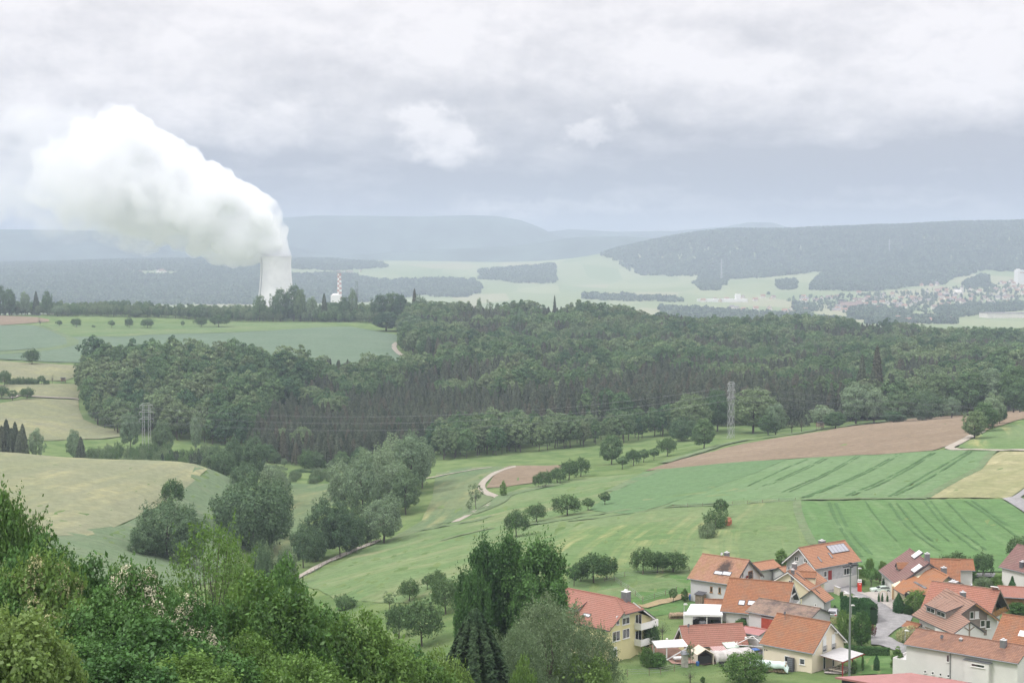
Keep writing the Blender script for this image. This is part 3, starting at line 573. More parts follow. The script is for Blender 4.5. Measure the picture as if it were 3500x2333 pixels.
proto2('haw',9.,4.,L_dark,16000,.14,69,nb=90,br=.2,zc=.55,rz=.45,r0=.25,low=-.9,extra=(L_flower,6500,.5,.085,.65),cl=9,shoots=120,sl=1.0); proto2('haw2',9.,4.2,L_olive,16000,.14,70,nb=90,br=.2,zc=.55,rz=.45,r0=.25,low=-.9,extra=(L_flower2,5500,.5,.09,.55),cl=9,shoots=120,sl=1.0)
proto2('light',10.,5.,L_light,18000,.18,71,nb=110,br=.15,zc=.55,rz=.45,r0=.25,low=-.9,cl=9,shoots=150,sl=1.0); proto2('ash',20.,6.4,L_lush,4800,.17,72,nb=120,br=.12,zc=.66,rz=.34,r0=.24,limbs=46,fork=.12,low=-.85,top=.8,bk=bark,fill=.25,cl=9,shoots=170,sl=2.0)
proto2('garden',6.,3.,L_lush,9000,.12,73,nb=50,br=.25,zc=.5,rz=.5,r0=.12,low=-.95,cl=9,shoots=90,sl=0.6); proto2('gardend',5.,2.6,L_dark,9000,.12,74,nb=50,br=.25,zc=.5,rz=.5,r0=.12,low=-.95,cl=9,shoots=80,sl=0.6); proto2('olive',6.,4.,L_olive,14000,.12,75,nb=60,br=.25,zc=.5,rz=.5,r0=.12,low=-.95,cl=9,shoots=120,sl=0.8)
proto2('redbush',3.,1.6,L_red,1400,.13,76,nb=24,br=.3,zc=.55,rz=.45,r0=.06,limbs=8); proto2('column',6.,1.5,L_lush,5000,.12,77,nb=50,br=.3,zc=.5,rz=.5,r0=.08,low=-1.,shape=lambda h:1.1-.6*h)
proto2('shrubp',2.,1.5,L_flower2,1500,.1,78,nb=20,br=.36,zc=.5,rz=.5,r0=.05,low=-.9); proto2('umb',5.,2.4,L_dark,6000,.11,79,nb=40,br=.3,zc=.72,rz=.27,r0=.1,low=-.6)
def thuja(k,H,R_,n,seed,leaf=L_thuja):
    rng=np.random.default_rng(seed); t_=rng.random(n); a=rng.uniform(0,2*math.pi,n); rr=R_*np.minimum(1,(1-t_)*2.2+.02)*np.clip(t_*8+.75,0,1)*rng.uniform(.7,1.08,n)
    P=np.stack([rr*np.cos(a),rr*np.sin(a),H*t_],1); N=np.stack([np.cos(a),np.sin(a),np.full(n,.3)],1)+rng.normal(size=(n,3))*.4; N/=np.linalg.norm(N,axis=1)[:,None]
    V,Fq=kites(P,N,.1*rng.uniform(.7,1.4,n),rng,.5); me=bpy.data.meshes.new('trunk'); mb=MB().tube([(0,0,-.3),(0,0,H*.8)],[.06,.02],5); me.from_pydata(mb.v,[],mb.f); me.materials.append(bark)
    PROTO[k]=(None,H,R_,(npmesh('crown',V,Fq,[leaf]),me))
thuja('thuja',3.,.45,1800,80); thuja('cone',4.,1.,3200,81)
rng=np.random.default_rng(82); LV,LF=conifer(rng,14.,4.6,17000,.22,droop=.3,layers=30,z0=.02); me_=bpy.data.meshes.new('trunk'); mb=MB().tube([(0,0,-.6),(0,0,7),(0,0,13.6)],[.25,.15,.02],6); me_.from_pydata(mb.v,[],mb.f); me_.materials.append(bark)
L_fir=M_leaf('needle_fir',(.022,.045,.022),(.06,.09,.045),tr=.12,scale=.5); PROTO['fir']=(None,14.,4.6,(npmesh('crown',LV,LF,[L_fir]),me_))
rng=np.random.default_rng(83); LV,LF=conifer(rng,16.,3.6,2600,.5,droop=.3); me_=me_.copy(); PROTO['sprucep']=(None,16.,3.6,(npmesh('crown',LV,LF,[L_spruce]),me_))
TR=random.Random(5)
def plant(k, loc, H, W_, name, label, cat='tree', group=None):
    me,h0,r0,parts=PROTO[k]; sz=H/h0; sx=W_/(2*r0); rz=TR.uniform(0,6.28)
    if parts:
        o=empty(name,loc,rz,label,cat,group)
        for nm,m_ in (('crown',parts[0]),('trunk',parts[1])): link(nm,m_,o)
    else:
        o=link(name,me); o.location=loc; o.rotation_euler=(0,0,rz); tag(o,label,cat,group)
    o.scale=(sx,sx,sz); return o
def tpx(k,u,vb,h,w,label,name='tree',cat='tree',group=None,D=None,vt=None):
    """tree whose foot shows at (u, vb); or at distance D with its top at vt. h, w in photo pixels"""
    if D is None: p=hit(u,vb); H=h*p.y/F
    else:
        p=hit(u,vb or 2000,D); s,m=ray(u,vt); p=Vector((s*D,D,float(zt(s*D,D)))); H=max(1.,ZC+m*D-p.z)
    return plant(k,p,H,w*p.y/F,name,label,cat,group)
# ---------------------------------------------------------------- trees one by one
T_=tpx
G1='fruit trees in the row along the far wood edge'
for k,(x,y,h,w,kd,lb) in enumerate(((268,424,68,40,'bare','thin bare tree at the tip of the far brown field'),(396,425,46,54,'fruit2','small round fruit tree, first of the row below the wood edge'),(511,430,58,68,'fruit0','round fruit tree, second of the row below the far wood edge'),
   (626,430,16,22,'bush','tiny low bush between the second and third row trees'),(748,434,56,54,'fruit2','pale fruit tree, third of the row on the grass strip'),(866,434,64,52,'fruit1','tall oval fruit tree, fourth of the row on the grass strip'),
   (987,434,60,90,'fruit0','wide spreading fruit tree, middle of the row on the grass strip'),(1225,427,44,30,'fruit2','narrow small fruit tree in the gap of the row'),(1348,427,62,86,'fruit0','umbrella-shaped fruit tree, second from the right end of the row'),(1466,427,74,112,'fruit1','largest dark fruit tree at the right end of the row'))):
    T_(kd,*z5(x,y),h/1.96,w/1.96,lb,'fruit_tree','tree',G1)
for x,y,h,w,kd,lb in ((214,678,96,108,'fruit0','lone round tree on the edge of the blue-green grain field'),(30,826,100,84,'fruit1','tree at the left edge above the pale middle field'),(279,812,64,56,'fruit2','small tree in the hedge left of the wooden hide'),
   (352,806,72,30,'bare','bare sapling beside the wooden hide'),(12,905,78,80,'fruit1','tree at the left edge beside the field path'),(84,918,74,76,'fruit2','middle one of three trees beside the field path'),(181,908,70,102,'fruit0','broad low tree on the field path')):
    T_(kd,*z5(x,y),h/1.96,w/1.96,lb,'fruit_tree')
for k,(x,w,h) in enumerate(((70,60,40),(110,56,44),(150,60,48),(195,60,44),(235,60,40),(310,44,30))): T_('bush',*z5(x,812),h/1.96,w/1.96,'low hedge bush in the hedge leading to the wooden hide','bush','bush','hedge bushes left of the wooden hide')
for x,vt,w,D in ((-30,1045,120,690),(40,1042,110,685),(100,1060,100,690),(150,1075,100,680),(-90,1040,130,700),(10,1085,110,665),(75,1100,110,665),(130,1120,90,662)):
    T_('sprucep',x/1.96,1560,0,w/1.96,'dark spruce in the clump behind the pale hill crest at the left edge','spruce_tree','tree','spruces behind the hill crest',D=D,vt=900+vt/1.96)
for x,vt,w,D,kd,lb,nm in ((240,1090,110,690,'edgel','pale green tree beside the dark spruce clump','broadleaf_tree'),(490,1100,110,730,'edgel','pale pointed tree standing in the scrub left of the lattice pylon','broadleaf_tree'),(540,1160,90,715,'sprucep','dark spruce beside the pale tree in the scrub','spruce_tree'),
   (870,985,140,800,'edgel','slim tree at the wood edge left of the lattice pylon','broadleaf_tree'),(1090,1050,150,780,'edge','bright green tree just right of the lattice pylon','broadleaf_tree'),(1305,990,90,800,'edgel','pale birch-like tree at the wood edge','broadleaf_tree'),
   (1440,1220,160,640,'alder','dark green tree in front of the dark conifers','broadleaf_tree'),(1560,1160,150,650,'alder','brownish tree at the back of the creek clump','broadleaf_tree'),(1500,1250,180,625,'alderb','dark rounded tree at the left of the creek clump','broadleaf_tree'),
   (1700,1155,190,660,'alder','brown-green tall tree in the creek clump','broadleaf_tree'),(1640,1330,200,600,'alderb','low rounded tree at the front of the creek clump','broadleaf_tree'),(1800,1330,150,610,'edgel','grey-green tree at the right of the creek clump','broadleaf_tree'),(1880,1360,120,600,'willow','pale rounded willow behind the round bush','broadleaf_tree')):
    T_(kd,x/1.96,1600,0,w/1.96,lb,nm,D=D,vt=900+vt/1.96)
# scrub round the pylon
sr=random.Random(8)
for i in range(70):
    D=sr.uniform(668,775); u=sr.uniform(300,830); T_('bushg' if sr.random()<.6 else 'bush',u,1560,0,sr.uniform(22,48),'low scrub bush below the lattice pylon, one of a dense thicket','bush','bush','scrub bushes below the pylon',D=D,vt=1520+(775-D)*.46+sr.uniform(-8,14)-(0 if u>420 else 0))
for i in range(26): T_('young',sr.uniform(530,740),1570,0,24,'young conifer planted at the wood foot right of the lattice pylon','young_conifer','tree','young conifers by the pylon',D=sr.uniform(700,770),vt=sr.uniform(1528,1556))
# creek trees (z3 / z4 zooms)
for f,x,vb,h,w,D,vt,kd,lb in ((z3,1850,520,0,560,480,60,'alderb','large rounded tree in the middle of the creek line'),(z3,1700,440,0,330,500,150,'alder','grey-brown tree at the left of the large round creek tree'),(z3,2010,420,0,260,505,110,'alderb','dark tree at the right of the large round creek tree'),
   (z3,1220,680,0,430,425,220,'alderb','big dark dome-shaped tree at the foot of the pale hill'),(z3,1060,640,0,260,418,390,'alderb','lower left shoulder tree of the dark dome'),(z3,1380,640,0,280,420,290,'alder','right shoulder tree of the dark dome'),(z3,1260,0,0,150,505,100,'fruit1','small lone tree topping the dark dome on the pale hill'),
   (z3,1900,0,0,150,400,540,'alderb','round bush-like tree right of the ash'),(z3,2090,0,0,130,415,600,'alderb','grey tree behind the maple'),
   (z4,430,0,0,260,472,210,'alder','grey-brown alder at the left of the creek alders'),(z4,560,0,0,240,470,240,'alder','dark alder in the middle of the creek alders'),(z4,640,0,0,200,480,300,'alderb','low alder at the right of the creek alders'),(z4,290,0,0,190,455,400,'alder','loose thin alder at the lower left of the creek alders'),(z4,380,0,0,200,465,430,'alderb','low front alder of the creek alders'),
   (z4,880,0,0,300,495,192,'willow','round pale willow standing alone with a visible trunk'),(z4,760,0,0,160,500,330,'alderb','low dark bush left of the round willow'),
   (z4,600,0,0,300,575,-60,'willow','pale broad willow at the left of the willow row'),(z4,720,0,0,290,560,-120,'willow','pale willow second in the willow row'),(z4,830,0,0,300,585,-165,'willow','tall willow in the middle of the willow row'),(z4,950,0,0,300,570,-50,'willow','pale willow in front of the middle of the row'),
   (z4,960,0,0,280,620,-230,'willow','tall pale willow at the back of the row'),(z4,1080,0,0,280,610,-250,'edgel','grey-green willow right of the row middle'),(z4,1120,0,0,240,640,-265,'willow','back willow near the wood'),(z4,1160,0,0,200,630,-200,'edgel','right end willow of the row above the hay meadow'),(z4,1040,0,0,220,560,0,'alder','dark front tree at the right of the willow row'),
   (z4,170,0,0,160,415,600,'bushg','grey bush beside the valley lane'),(z4,20,0,0,150,420,570,'bushg','grey bush at the left end of the valley lane')):
    u=f(x,0)[0]; T_(kd,u,1800,0,w/2.139,lb,'creek_tree','tree',D=D,vt=1600+vt/2.139)
for x,vb,h,w,kd,lb in ((1555,305,215,120,'sparse','tall sparse young tree beside the gravel path'),(1503,330,105,50,'sparse','small sapling beside the tall sparse tree'),(1755,205,125,58,'column','narrow upright tree on the verge of the gravel path'),(2060,140,115,110,'fruit0','grey-green fruit tree at the corner of the small bare field'),(2010,140,90,80,'fruit1','dark fruit tree left of the small bare field corner'),(2170,115,95,70,'fruit2','fruit tree on the slope above the small bare field'),
   (1997,392,125,155,'fruit0','round fruit tree first in the meadow row'),(2222,348,140,205,'fruit1','wide dark fruit tree second in the meadow row'),(1850,500,180,165,'fruit1','round tree seen over the poplars'),
   (1068,972,150,165,'fruit0','round fruit tree on the lower meadow edge'),(992,1250,240,170,'fruit1','dark fruit tree left front in the lower orchard'),(1158,1298,320,270,'fruit1','big dark fruit tree with short trunk in the lower orchard'),(1333,1064,250,230,'fruit0','leaning fruit tree in the lower orchard'),(1275,905,150,120,'fruit1','upper fruit tree behind the orchard'),(1200,890,110,110,'fruit2','small upper fruit tree behind the orchard'),(600,1030,100,150,'bush','dark rounded bush on the meadow edge'),(920,1040,150,110,'sparse','thin half-bare tree in the lower orchard')):
    T_(kd,*z4(x,vb),h/2.139,w/2.139,lb,'fruit_tree')
for x,vb,h,w,kd,lb in ((310,292,220,160,'fruit2','slim leaning fruit tree near the yellow house'),(375,250,190,150,'fruit0','middle fruit tree in the group above the yellow house'),(495,250,255,280,'fruit1','large dark fruit tree above the yellow house'),(620,230,210,200,'fruit0','right fruit tree of the group above the yellow house'),(965,172,230,230,'fruit1','dark round tree left in the orchard behind the white house'),(1100,165,190,180,'fruit1','dark low tree in the middle of the orchard behind the white house'),(1248,160,190,290,'fruit0','wide flat fruit tree right in the orchard behind the white house'),
   (1248,442,150,92,'fruit2','small round tree beside the garden track'),(1358,425,135,80,'column','small upright bush tree beside the garden track')):
    T_(kd,*z2(x,vb),h/2.768,w/2.768,lb,'fruit_tree')
for x,vb,h,w,kd,lb in ((2010,1745,46,52,'fruit2','fruit tree third in the meadow row'),(2067,1727,50,46,'fruit2','last fruit tree of the meadow row'),(1905,1652,50,54,'fruit1','dark fruit tree on the slope, left of a pair'),(1945,1640,62,70,'fruit0','fruit tree on the slope with dense crown'),(1985,1628,60,60,'fruit1','dark fruit tree on the slope, right of a pair'),(2090,1586,104,84,'edge','large round tree on the ridge below the wood'),(2127,1602,46,46,'fruit2','small fruit tree right of the large ridge tree'),(2165,1590,50,50,'fruit1','fruit tree second on the ridge'),(2200,1580,48,44,'fruit2','fruit tree third on the ridge'),(2235,1572,44,44,'fruit2','fruit tree fourth on the ridge'),(2281,1558,58,60,'fruit1','fruit tree fifth on the ridge'),(2406,1533,106,86,'edge','dark oval tree left of the tall single pylon')):
    T_(kd,x,vb,h,w,lb,'fruit_tree')
for x,vb,h,w,kd,lb in ((2020,690,200,165,'edge','dark bushy tree at the end of the ploughed field'),(2085,640,210,170,'edge','middle tree of the clump at the end of the ploughed field'),(2140,610,240,170,'edgel','tallest pale tree of the clump at the end of the ploughed field'),(2190,585,120,100,'edge','right-hand low tree of the clump at the end of the ploughed field'),
   (797,645,95,80,'bare','bare thorn tree left on the ploughed field margin'),(862,640,105,80,'bare','bare thorn tree right on the ploughed field margin'),
   (320,1220,140,110,'fruit2','upper dark tree of the clump by the beehives'),(285,1285,125,150,'bush','round bush of the clump by the beehives'),(232,1352,105,120,'bushg','pale grey bush at the foot of the clump')):
    T_(kd,*z8(x,vb),h/1.961,w/1.961,lb,'tree')
# wood edge on the right, big crowns
for x,vt,w,D,kd,lb in ((130,380,280,835,'edge','broad dark tree at the wood edge left of the tall pylon'),(300,350,200,850,'edge','tree at the wood edge behind the tall pylon'),(540,340,300,830,'edge','big dark tree at the wood edge right of the tall pylon'),(690,430,150,800,'edgel','slim pale tree at the wood edge right of the tall pylon'),(640,520,160,800,'edge','low dark tree at the wood edge right of the tall pylon'),
   (60,540,200,800,'alderb','grey-green tree at the wood edge far left of the tall pylon'),(1000,450,190,815,'edgel','pale bushy tree behind the wooden hide'),(1090,500,160,800,'edge','low bush-like tree behind the wooden hide'),
   (1230,290,280,850,'edgel','tall bright tree at the wood edge above the ploughed field'),(1350,330,190,845,'edgel','pale tree beside the tall bright wood-edge tree'),(1500,380,200,835,'edge','round tree at the wood edge above the ploughed field'),(1480,500,160,815,'edge','low dark bush at the wood edge above the ploughed field'),(1700,360,230,835,'alderb','round grey-green tree at the wood edge'),
   (1770,230,260,870,'edge','tall broad tree at the wood edge'),(1870,400,150,830,'edgel','pale flowering tree at the wood edge'),(1980,230,280,860,'edge','dark tall tree at the right wood edge'),(2150,200,220,860,'edgel','pale-topped tree at the right wood edge'),(2290,180,240,850,'edge','dark high tree at the right picture edge'),(2330,300,200,830,'edge','lower dark tree at the right picture edge')):
    T_(kd,z8(x,0)[0],1500,0,w/1.961,lb,'broadleaf_tree',D=D,vt=1150+vt/1.961)
# --- near trees
NEAR=(('poplarw',1660,170,235,1815,'dark many-stemmed poplar at the left of the group'),('poplarw',1735,160,238,1795,'tall dark poplar in the middle of the group'),('poplarw',1840,210,232,1815,'broad dark poplar at the right of the group'),('poplarw',1620,120,228,1925,'low dark poplar at the left edge of the group'),
  ('greywillow',1880,300,192,2040,'grey-green willow in front of the yellow house'),('greywillow',2010,230,200,2130,'right half grey-green willow below the yellow house roof'),('greywillow',1760,240,180,2150,'left grey-green willow behind the dark fir'),
  ('fir',1625,420,165,2078,'dark fir in front of the poplars'),('olive',1990,230,190,2255,'olive green bush at the bottom right of the willow'),('olive',1790,120,160,2270,'yellowish young conifer-like bush beside the fir'),
  ('ash',715,300,150,1765,'tall slender ash with visible thin trunks'),('ash',790,170,158,1815,'second thin ash behind the tall one'),
  ('maple',930,460,112,1985,'big bright green maple in the foreground middle'),('maple2',1180,330,116,2120,'bright green maple at the right of the foreground'),('maple',830,330,100,2170,'bright green tree below the ash'),('maple2',1330,260,120,2230,'light green low tree at the lower middle edge'),('dark2',1130,300,140,2070,'dark green tree behind the bright maple'),
  ('maple2',10,300,108,1690,'bright green tree rising at the left edge'),('dark',150,340,104,1815,'dark green bush at the left edge'),('dark2',300,300,112,1900,'dark bush on the skyline of the left thicket'),('maple2',420,280,118,1945,'dark green bush right of the thicket top'),
  ('haw2',130,330,96,1880,'cream faded flowering hawthorn at the left'),('haw',465,270,104,1930,'white flowering hawthorn in the middle of the thicket'),('haw',650,300,98,2040,'pinkish white flowering hawthorn right in the thicket'),('haw2',270,300,92,2050,'faded hawthorn low in the thicket'),
  ('dark',380,420,92,2010,'dark bush in the middle of the thicket'),('dark2',520,400,84,2120,'deep green bush low in the thicket'),('dark',240,420,80,2180,'deep green bush at the lower left of the thicket'),('dark2',700,380,88,2190,'deep green bush right in the thicket'),('dark',40,340,95,1985,'deep green bush at the far left'),
  ('light',40,380,60,2090,'pale yellow-green bush in the lower left corner'),('light',170,260,62,2190,'pale yellow-green bush right of the corner bush'),('dark2',420,380,66,2230,'dark bush at the bottom edge'),('maple2',640,420,72,2240,'green bush at the bottom edge'),('dark',560,280,118,2010,'dark bush beside the ash trunk'),('maple2',880,300,135,1965,'dark green tree behind the bright maple top'),
  ('dark2',960,200,150,1905,'dark pointed tree behind the foreground maple'),('maple',1040,360,90,2240,'bright green tree at the lower edge in front of the maple'),('maple',1230,380,117,2105,'bright green maple right of the big foreground maple'),('dark2',1390,260,124,2215,'dark green bush at the lower edge below the orchard'),('maple2',1480,250,122,2268,'bright green bush at the lower edge left of the fir'),('olive',1520,200,150,2250,'light olive bush before the left side of the fir'),('haw2',820,300,128,2080,'greenish hawthorn between ash and maple'))
for kd,u,w,D,vt,lb in NEAR: T_(kd,u,2150,0,w,lb,'fir_tree' if kd=='fir' else ('bush' if 'bush' in lb else 'tree'),'bush' if 'bush' in lb else 'tree',D=D,vt=vt)
# ---------------------------------------------------------------- the woods: every tree placed; those that show largest are things of their own
def upoly(s):
    q=[float(k) for k in s.replace(',',' ').split()]; return np.array([((q[i]-1750)/F*q[i+1],q[i+1]) for i in range(0,len(q),2)])
WOOD=[]
def nz2(x,y,s,o=0): return np.array([noise.noise(Vector((a/s,b/s,o))) for a,b in zip(x,y)])
def fill(poly,sp,typ,hh,seed,label,clear=0.):
    rng=np.random.default_rng(seed); x0,y0=poly.min(0); x1,y1=poly.max(0)
    gx,gy=np.meshgrid(np.arange(x0,x1,sp),np.arange(y0,y1,sp)); gx=gx.ravel()+rng.uniform(-.42,.42,gx.size)*sp; gy=gy.ravel()+rng.uniform(-.42,.42,gy.size)*sp
    k=inpoly(gx,gy,poly); gx,gy=gx[k],gy[k]
    if clear:
        k=nz2(gx,gy,60,11)<clear; gx,gy=gx[k],gy[k]
    nn=nz2(gx,gy,70,seed)
    for x,y,v in zip(gx,gy,nn):
        tp=typ(x,y,v) if callable(typ) else typ
        if tp is None: continue
        h=rng.uniform(*hh[tp]); st=noise.noise(Vector((x/95,y/95,seed+.5))); h*=1+.38*st*(tp=='b')
        if tp=='b' and noise.noise(Vector((x/22,y/22,seed+3.5)))>.42: continue
        WOOD.append((x,y,h,tp,label[tp],rng.random()))
HH=dict(b=(13,25),c=(14,22),y=(6,10))
LBb=lambda w:{'b':'rounded broadleaf tree in '+w,'c':'dark pointed spruce in '+w,'y':'young conifer in '+w}
P_left=upoly('275 1000 300 905 400 862 560 845 700 835 830 825 880 880 1000 965 1075 1045 1050 1095 900 1095 600 1098 330 1095 285 1060')
fill(P_left,7.6,'b',HH,1,LBb('the copse behind the pylon'))
P_con=upoly('835 800 1000 772 1170 765 1320 790 1500 842 1620 862 1800 880 1800 960 1660 1020 1500 1075 1480 1118 1080 1115 1075 1045 1000 965 880 880')
fill(P_con,5.0,lambda x,y,v:'b' if (noise.noise(Vector((x/45,y/45,77.)))>.40 or (y>1010 and noise.noise(Vector((x/40,y/40,5.)))>.05)) else 'c',dict(c=(9,16),b=(14,18)),2,LBb('the dark plantation'))
P_edge=upoly('1460 800 1500 770 1700 780 1900 800 2150 815 2300 840 2300 880 1800 880 1620 860 1500 840')
fill(P_edge,8.,'b',dict(b=(13,19)),3,LBb('the wood edge above the creek'))
P_mid=upoly('1800 885 2300 882 2600 872 2900 876 3300 885 3800 885 3800 1760 3300 1740 2700 1730 2300 1715 1900 1700 1560 1690 1380 1640 1372 1500 1368 1400 1390 1335 1440 1262 1500 1195 1490 1118 1500 1075 1660 1020 1800 960')
def tmix(x,y,v):
    u=1750+x/y*F
    if y<1010 and u<2900: return 'c' if v>-.16 else 'b'
    if y<960: return 'b' if v<.25 else 'c'
    if y<1180: return 'c' if v>.02 else 'b'
    return 'c' if v>.17 else 'b'
fill(P_mid,6.9,tmix,HH,4,LBb('the big mixed wood'))
fill(upoly('2050 895 2900 890 2900 1010 2000 1010'),5.2,lambda x,y,v:'c' if v>-.35 else None,HH,14,LBb('the big mixed wood'))
P_back=upoly('-500 1790 -200 1770 150 1765 230 1740 400 1738 700 1745 900 1735 1050 1715 1200 1690 1330 1650 1370 1560 1470 1600 1560 1690 1560 1800 1200 1860 700 1880 -500 1900')
fill(P_back,7.5,lambda x,y,v:('b' if (v>-.25 or 1750+x/y*F<200) else 'y'),dict(b=(10,17),c=(13,18),y=(6,10)),5,LBb('the skyline belt'))
for x,vt,w,D,kd,lb in ((60,165,90,1765,'edge','dark tall tree at the left end of the skyline belt'),(165,180,70,1770,'edgel','slim tall tree second at the left end of the skyline belt'),(240,185,60,1772,'sprucep','pointed spruce third at the left end of the skyline belt'),(315,180,70,1765,'edge','tall tree fourth at the left end of the skyline belt'),(0,140,80,1770,'edge','tall tree cut by the left edge on the skyline'),
   (385,280,110,1745,'edgel','pale low tree in front of the skyline belt at the left'),(835,252,60,1750,'edge','dark crooked pine standing above the skyline belt'),(905,310,90,1742,'edge','dark round tree below the crooked pine'),(760,275,60,1748,'edgel','tree left of the crooked pine')):
    T_(kd,x/1.96,1100,0,w/1.96,lb,'skyline_tree',D=D,vt=900+vt/1.96)
for x,vt,w,D,kd,lb in ((365,405,90,1745,'edge','rounded tree in front of the white tower base'),(505,360,110,1735,'edge','tall leafy tree overlapping the white tower'),(595,335,130,1738,'edge','highest leafy tree right of the white tower'),(640,360,90,1730,'edge','dark tree at the right of the highest leafy tree'),(455,390,60,1740,'sparse','thin tree in front of the white tower'),(720,410,90,1725,'edgel','pale tree between the tower and the stack'),(800,395,60,1720,'sprucep','pointed spruce left of the red and white stack'),(935,415,80,1712,'edge','tree right of the red and white stack'),(990,350,70,1715,'edgel','tall slim tree right of the red and white stack'),(1018,285,34,1718,'bare','tall thin pine with a tufted top'),
   (1170,400,120,1700,'edge','dark dome tree on the skyline, left half'),(1250,388,150,1705,'edge','dark dome tree on the skyline, right half'),(1310,400,120,1700,'edge','dark dome tree on the skyline, low right part'),(1405,365,60,1690,'sprucep','tall lone spruce rising from the skyline'),(1445,420,150,1670,'alder','broad dark tree right of the lone skyline spruce'),(1840,415,50,1640,'edgel','slim lone tree on the skyline'),(1910,430,60,1650,'sparse','thin tree on the skyline right of the slim lone tree'),(2345,410,40,1680,'sprucep','dark spruce tip rising from the skyline'),
   (1215,520,190,1560,'edge','big dark-shadowed tree above the field track'),(1390,540,160,1480,'edgel','pale leafy tree above the field track'),(1345,640,120,1440,'edgel','pale tree at the bend of the field track')):
    T_(kd,*z6(x,0)[:1],1100,0,w/1.961,lb,'skyline_tree',D=D,vt=800+vt/1.961)
for x,vt,w,D,kd,lb in ((1850,600,110,1092,'sprucep','dark reddish pine group on top of the copse, left'),(1960,615,120,1095,'sprucep','dark reddish pine group on top of the copse, middle'),(2050,640,70,1090,'sprucep','dark reddish pine group on top of the copse, right'),(1530,575,150,1090,'sparse','half-bare pale tree topping the copse'),(1655,640,90,1088,'edgel','small pale tree right of the half-bare tree')):
    T_(kd,x/1.96,1250,0,w/1.96,lb,'copse_tree',D=D,vt=900+vt/1.96)
for x,vt,w,D,kd,lb in ((1370,60,130,905,'sprucep','tall dark fir towering in the wood above the ploughed field'),(1270,120,110,900,'sprucep','dark fir left of the towering fir'),(1470,250,110,890,'sprucep','fir with bare trunk right of the towering fir'),(1340,220,120,890,'sprucep','lower dark fir below the towering fir'),(730,360,80,855,'sprucep','dark spruce at the wood edge right of the ridge pylon'),(800,350,90,860,'sprucep','second dark spruce at the wood edge right of the ridge pylon'),(880,340,90,858,'sprucep','third dark spruce at the wood edge right of the ridge pylon')):
    T_(kd,z8(x,0)[0],1400,0,w/1.961,lb,'spruce_tree',D=D,vt=1150+vt/1.961)
# young growth at the near side of the plantation
eg=[(835,796),(1000,768),(1170,760),(1320,784),(1500,835),(1620,856),(1800,876),(2050,888),(2400,880)]
for i in range(64):
    q=sr.random()*(len(eg)-1); j=int(q); q-=j; u=eg[j][0]*(1-q)+eg[j+1][0]*q; D=eg[j][1]*(1-q)+eg[j+1][1]*q-sr.uniform(1,9); p=Vector(((u-1750)/F*D,D,0)); p.z=float(zt(p.x,p.y)); h=sr.uniform(4,9.5)
    plant(sr.choice(('edge','edgel','alder','bush')),p,h,h*sr.uniform(.7,1.1),'edge_bush','leafy bush on the front edge of the dark plantation','bush','edge bushes of the dark plantation')
for i in range(46): T_('bushg' if sr.random()<.7 else 'bush',sr.uniform(850,1165),1620,0,sr.uniform(22,44),'low scrub bush in the fringe below the dark plantation','bush','bush','scrub bushes below the plantation',D=sr.uniform(690,760),vt=sr.uniform(1602,1632))
# visibility at photo scale, near to far
WOOD.sort(key=lambda q:q[1]); vis=np.zeros((583,875),bool); cnt=[]
for x,y,h,tp,lb,rd in WOOD:
    k=F/y/4; u=(1750+x/y*F)/4; z_b=float(zt(x,y))-ZC; vtop=(870-(z_b+h)/y*F)/4; vbot=(870-(z_b+h*.15)/y*F)/4; w=(4.5 if tp=='b' else 2.3)*k*(h/18)
    a,b=int(u-w),int(u+w)+1; c_,d_=int(vtop),int(vbot)+1
    if b<=0 or a>=875 or d_<=0 or c_>=583: cnt.append(0); continue
    a,b,c_,d_=max(a,0),min(b,875),max(c_,0),min(d_,583); v=vis[c_:d_,a:b]; cnt.append(int((~v).sum())); vis[c_:d_,a:b]=True
cnt=np.array(cnt); order={}
for tp in 'bcy':
    idx=[i for i in np.argsort(-cnt) if WOOD[i][3]==tp and cnt[i]>1][:{'b':290,'c':290,'y':120}[tp]]; order.update({int(i):1 for i in idx})
PK={'b':['beech0','beech1','beech2','beech3','beech4'],'p':['beech5','beech6'],'c':['spruce0','spruce1','spruce2'],'y':['young']}; NM={'b':'broadleaf_tree','c':'spruce_tree','y':'young_conifer'}
rest={}
SEC=((-9e9,300,'at its left end'),(300,700,'in its left part'),(700,1100,'below the white tower'),(1100,1500,'right of the stack'),(1500,2000,'in the picture middle'),(2000,2600,'behind the ridge pylon'),(2600,3050,'above the ploughed field'),(3050,9e9,'at its right end'))
for i,(x,y,h,tp,lb,rd) in enumerate(WOOD):
    kk='p' if tp=='b' and noise.noise(Vector((x/60,y/60,31.)))+(rd-.5)*.7>.08 else tp; k=PK[kk][int(rd*997)%len(PK[kk])]
    if i in order:
        u=1750+x/y*F; se=[s for a,b,s in SEC if a<=u<b][0]; row='near' if y<950 else ('mid-depth' if y<1250 else 'far')
        l2=row+' '+lb+', '+se
        w=PROTO[k][2]*2*(h/PROTO[k][1])*(.9+.35*rd)
        plant(k,(x,y,float(zt(x,y))-.2),h,w,NM[tp],l2,'tree',l2)
    else: rest.setdefault(k,[]).append((x,y,h,rd))
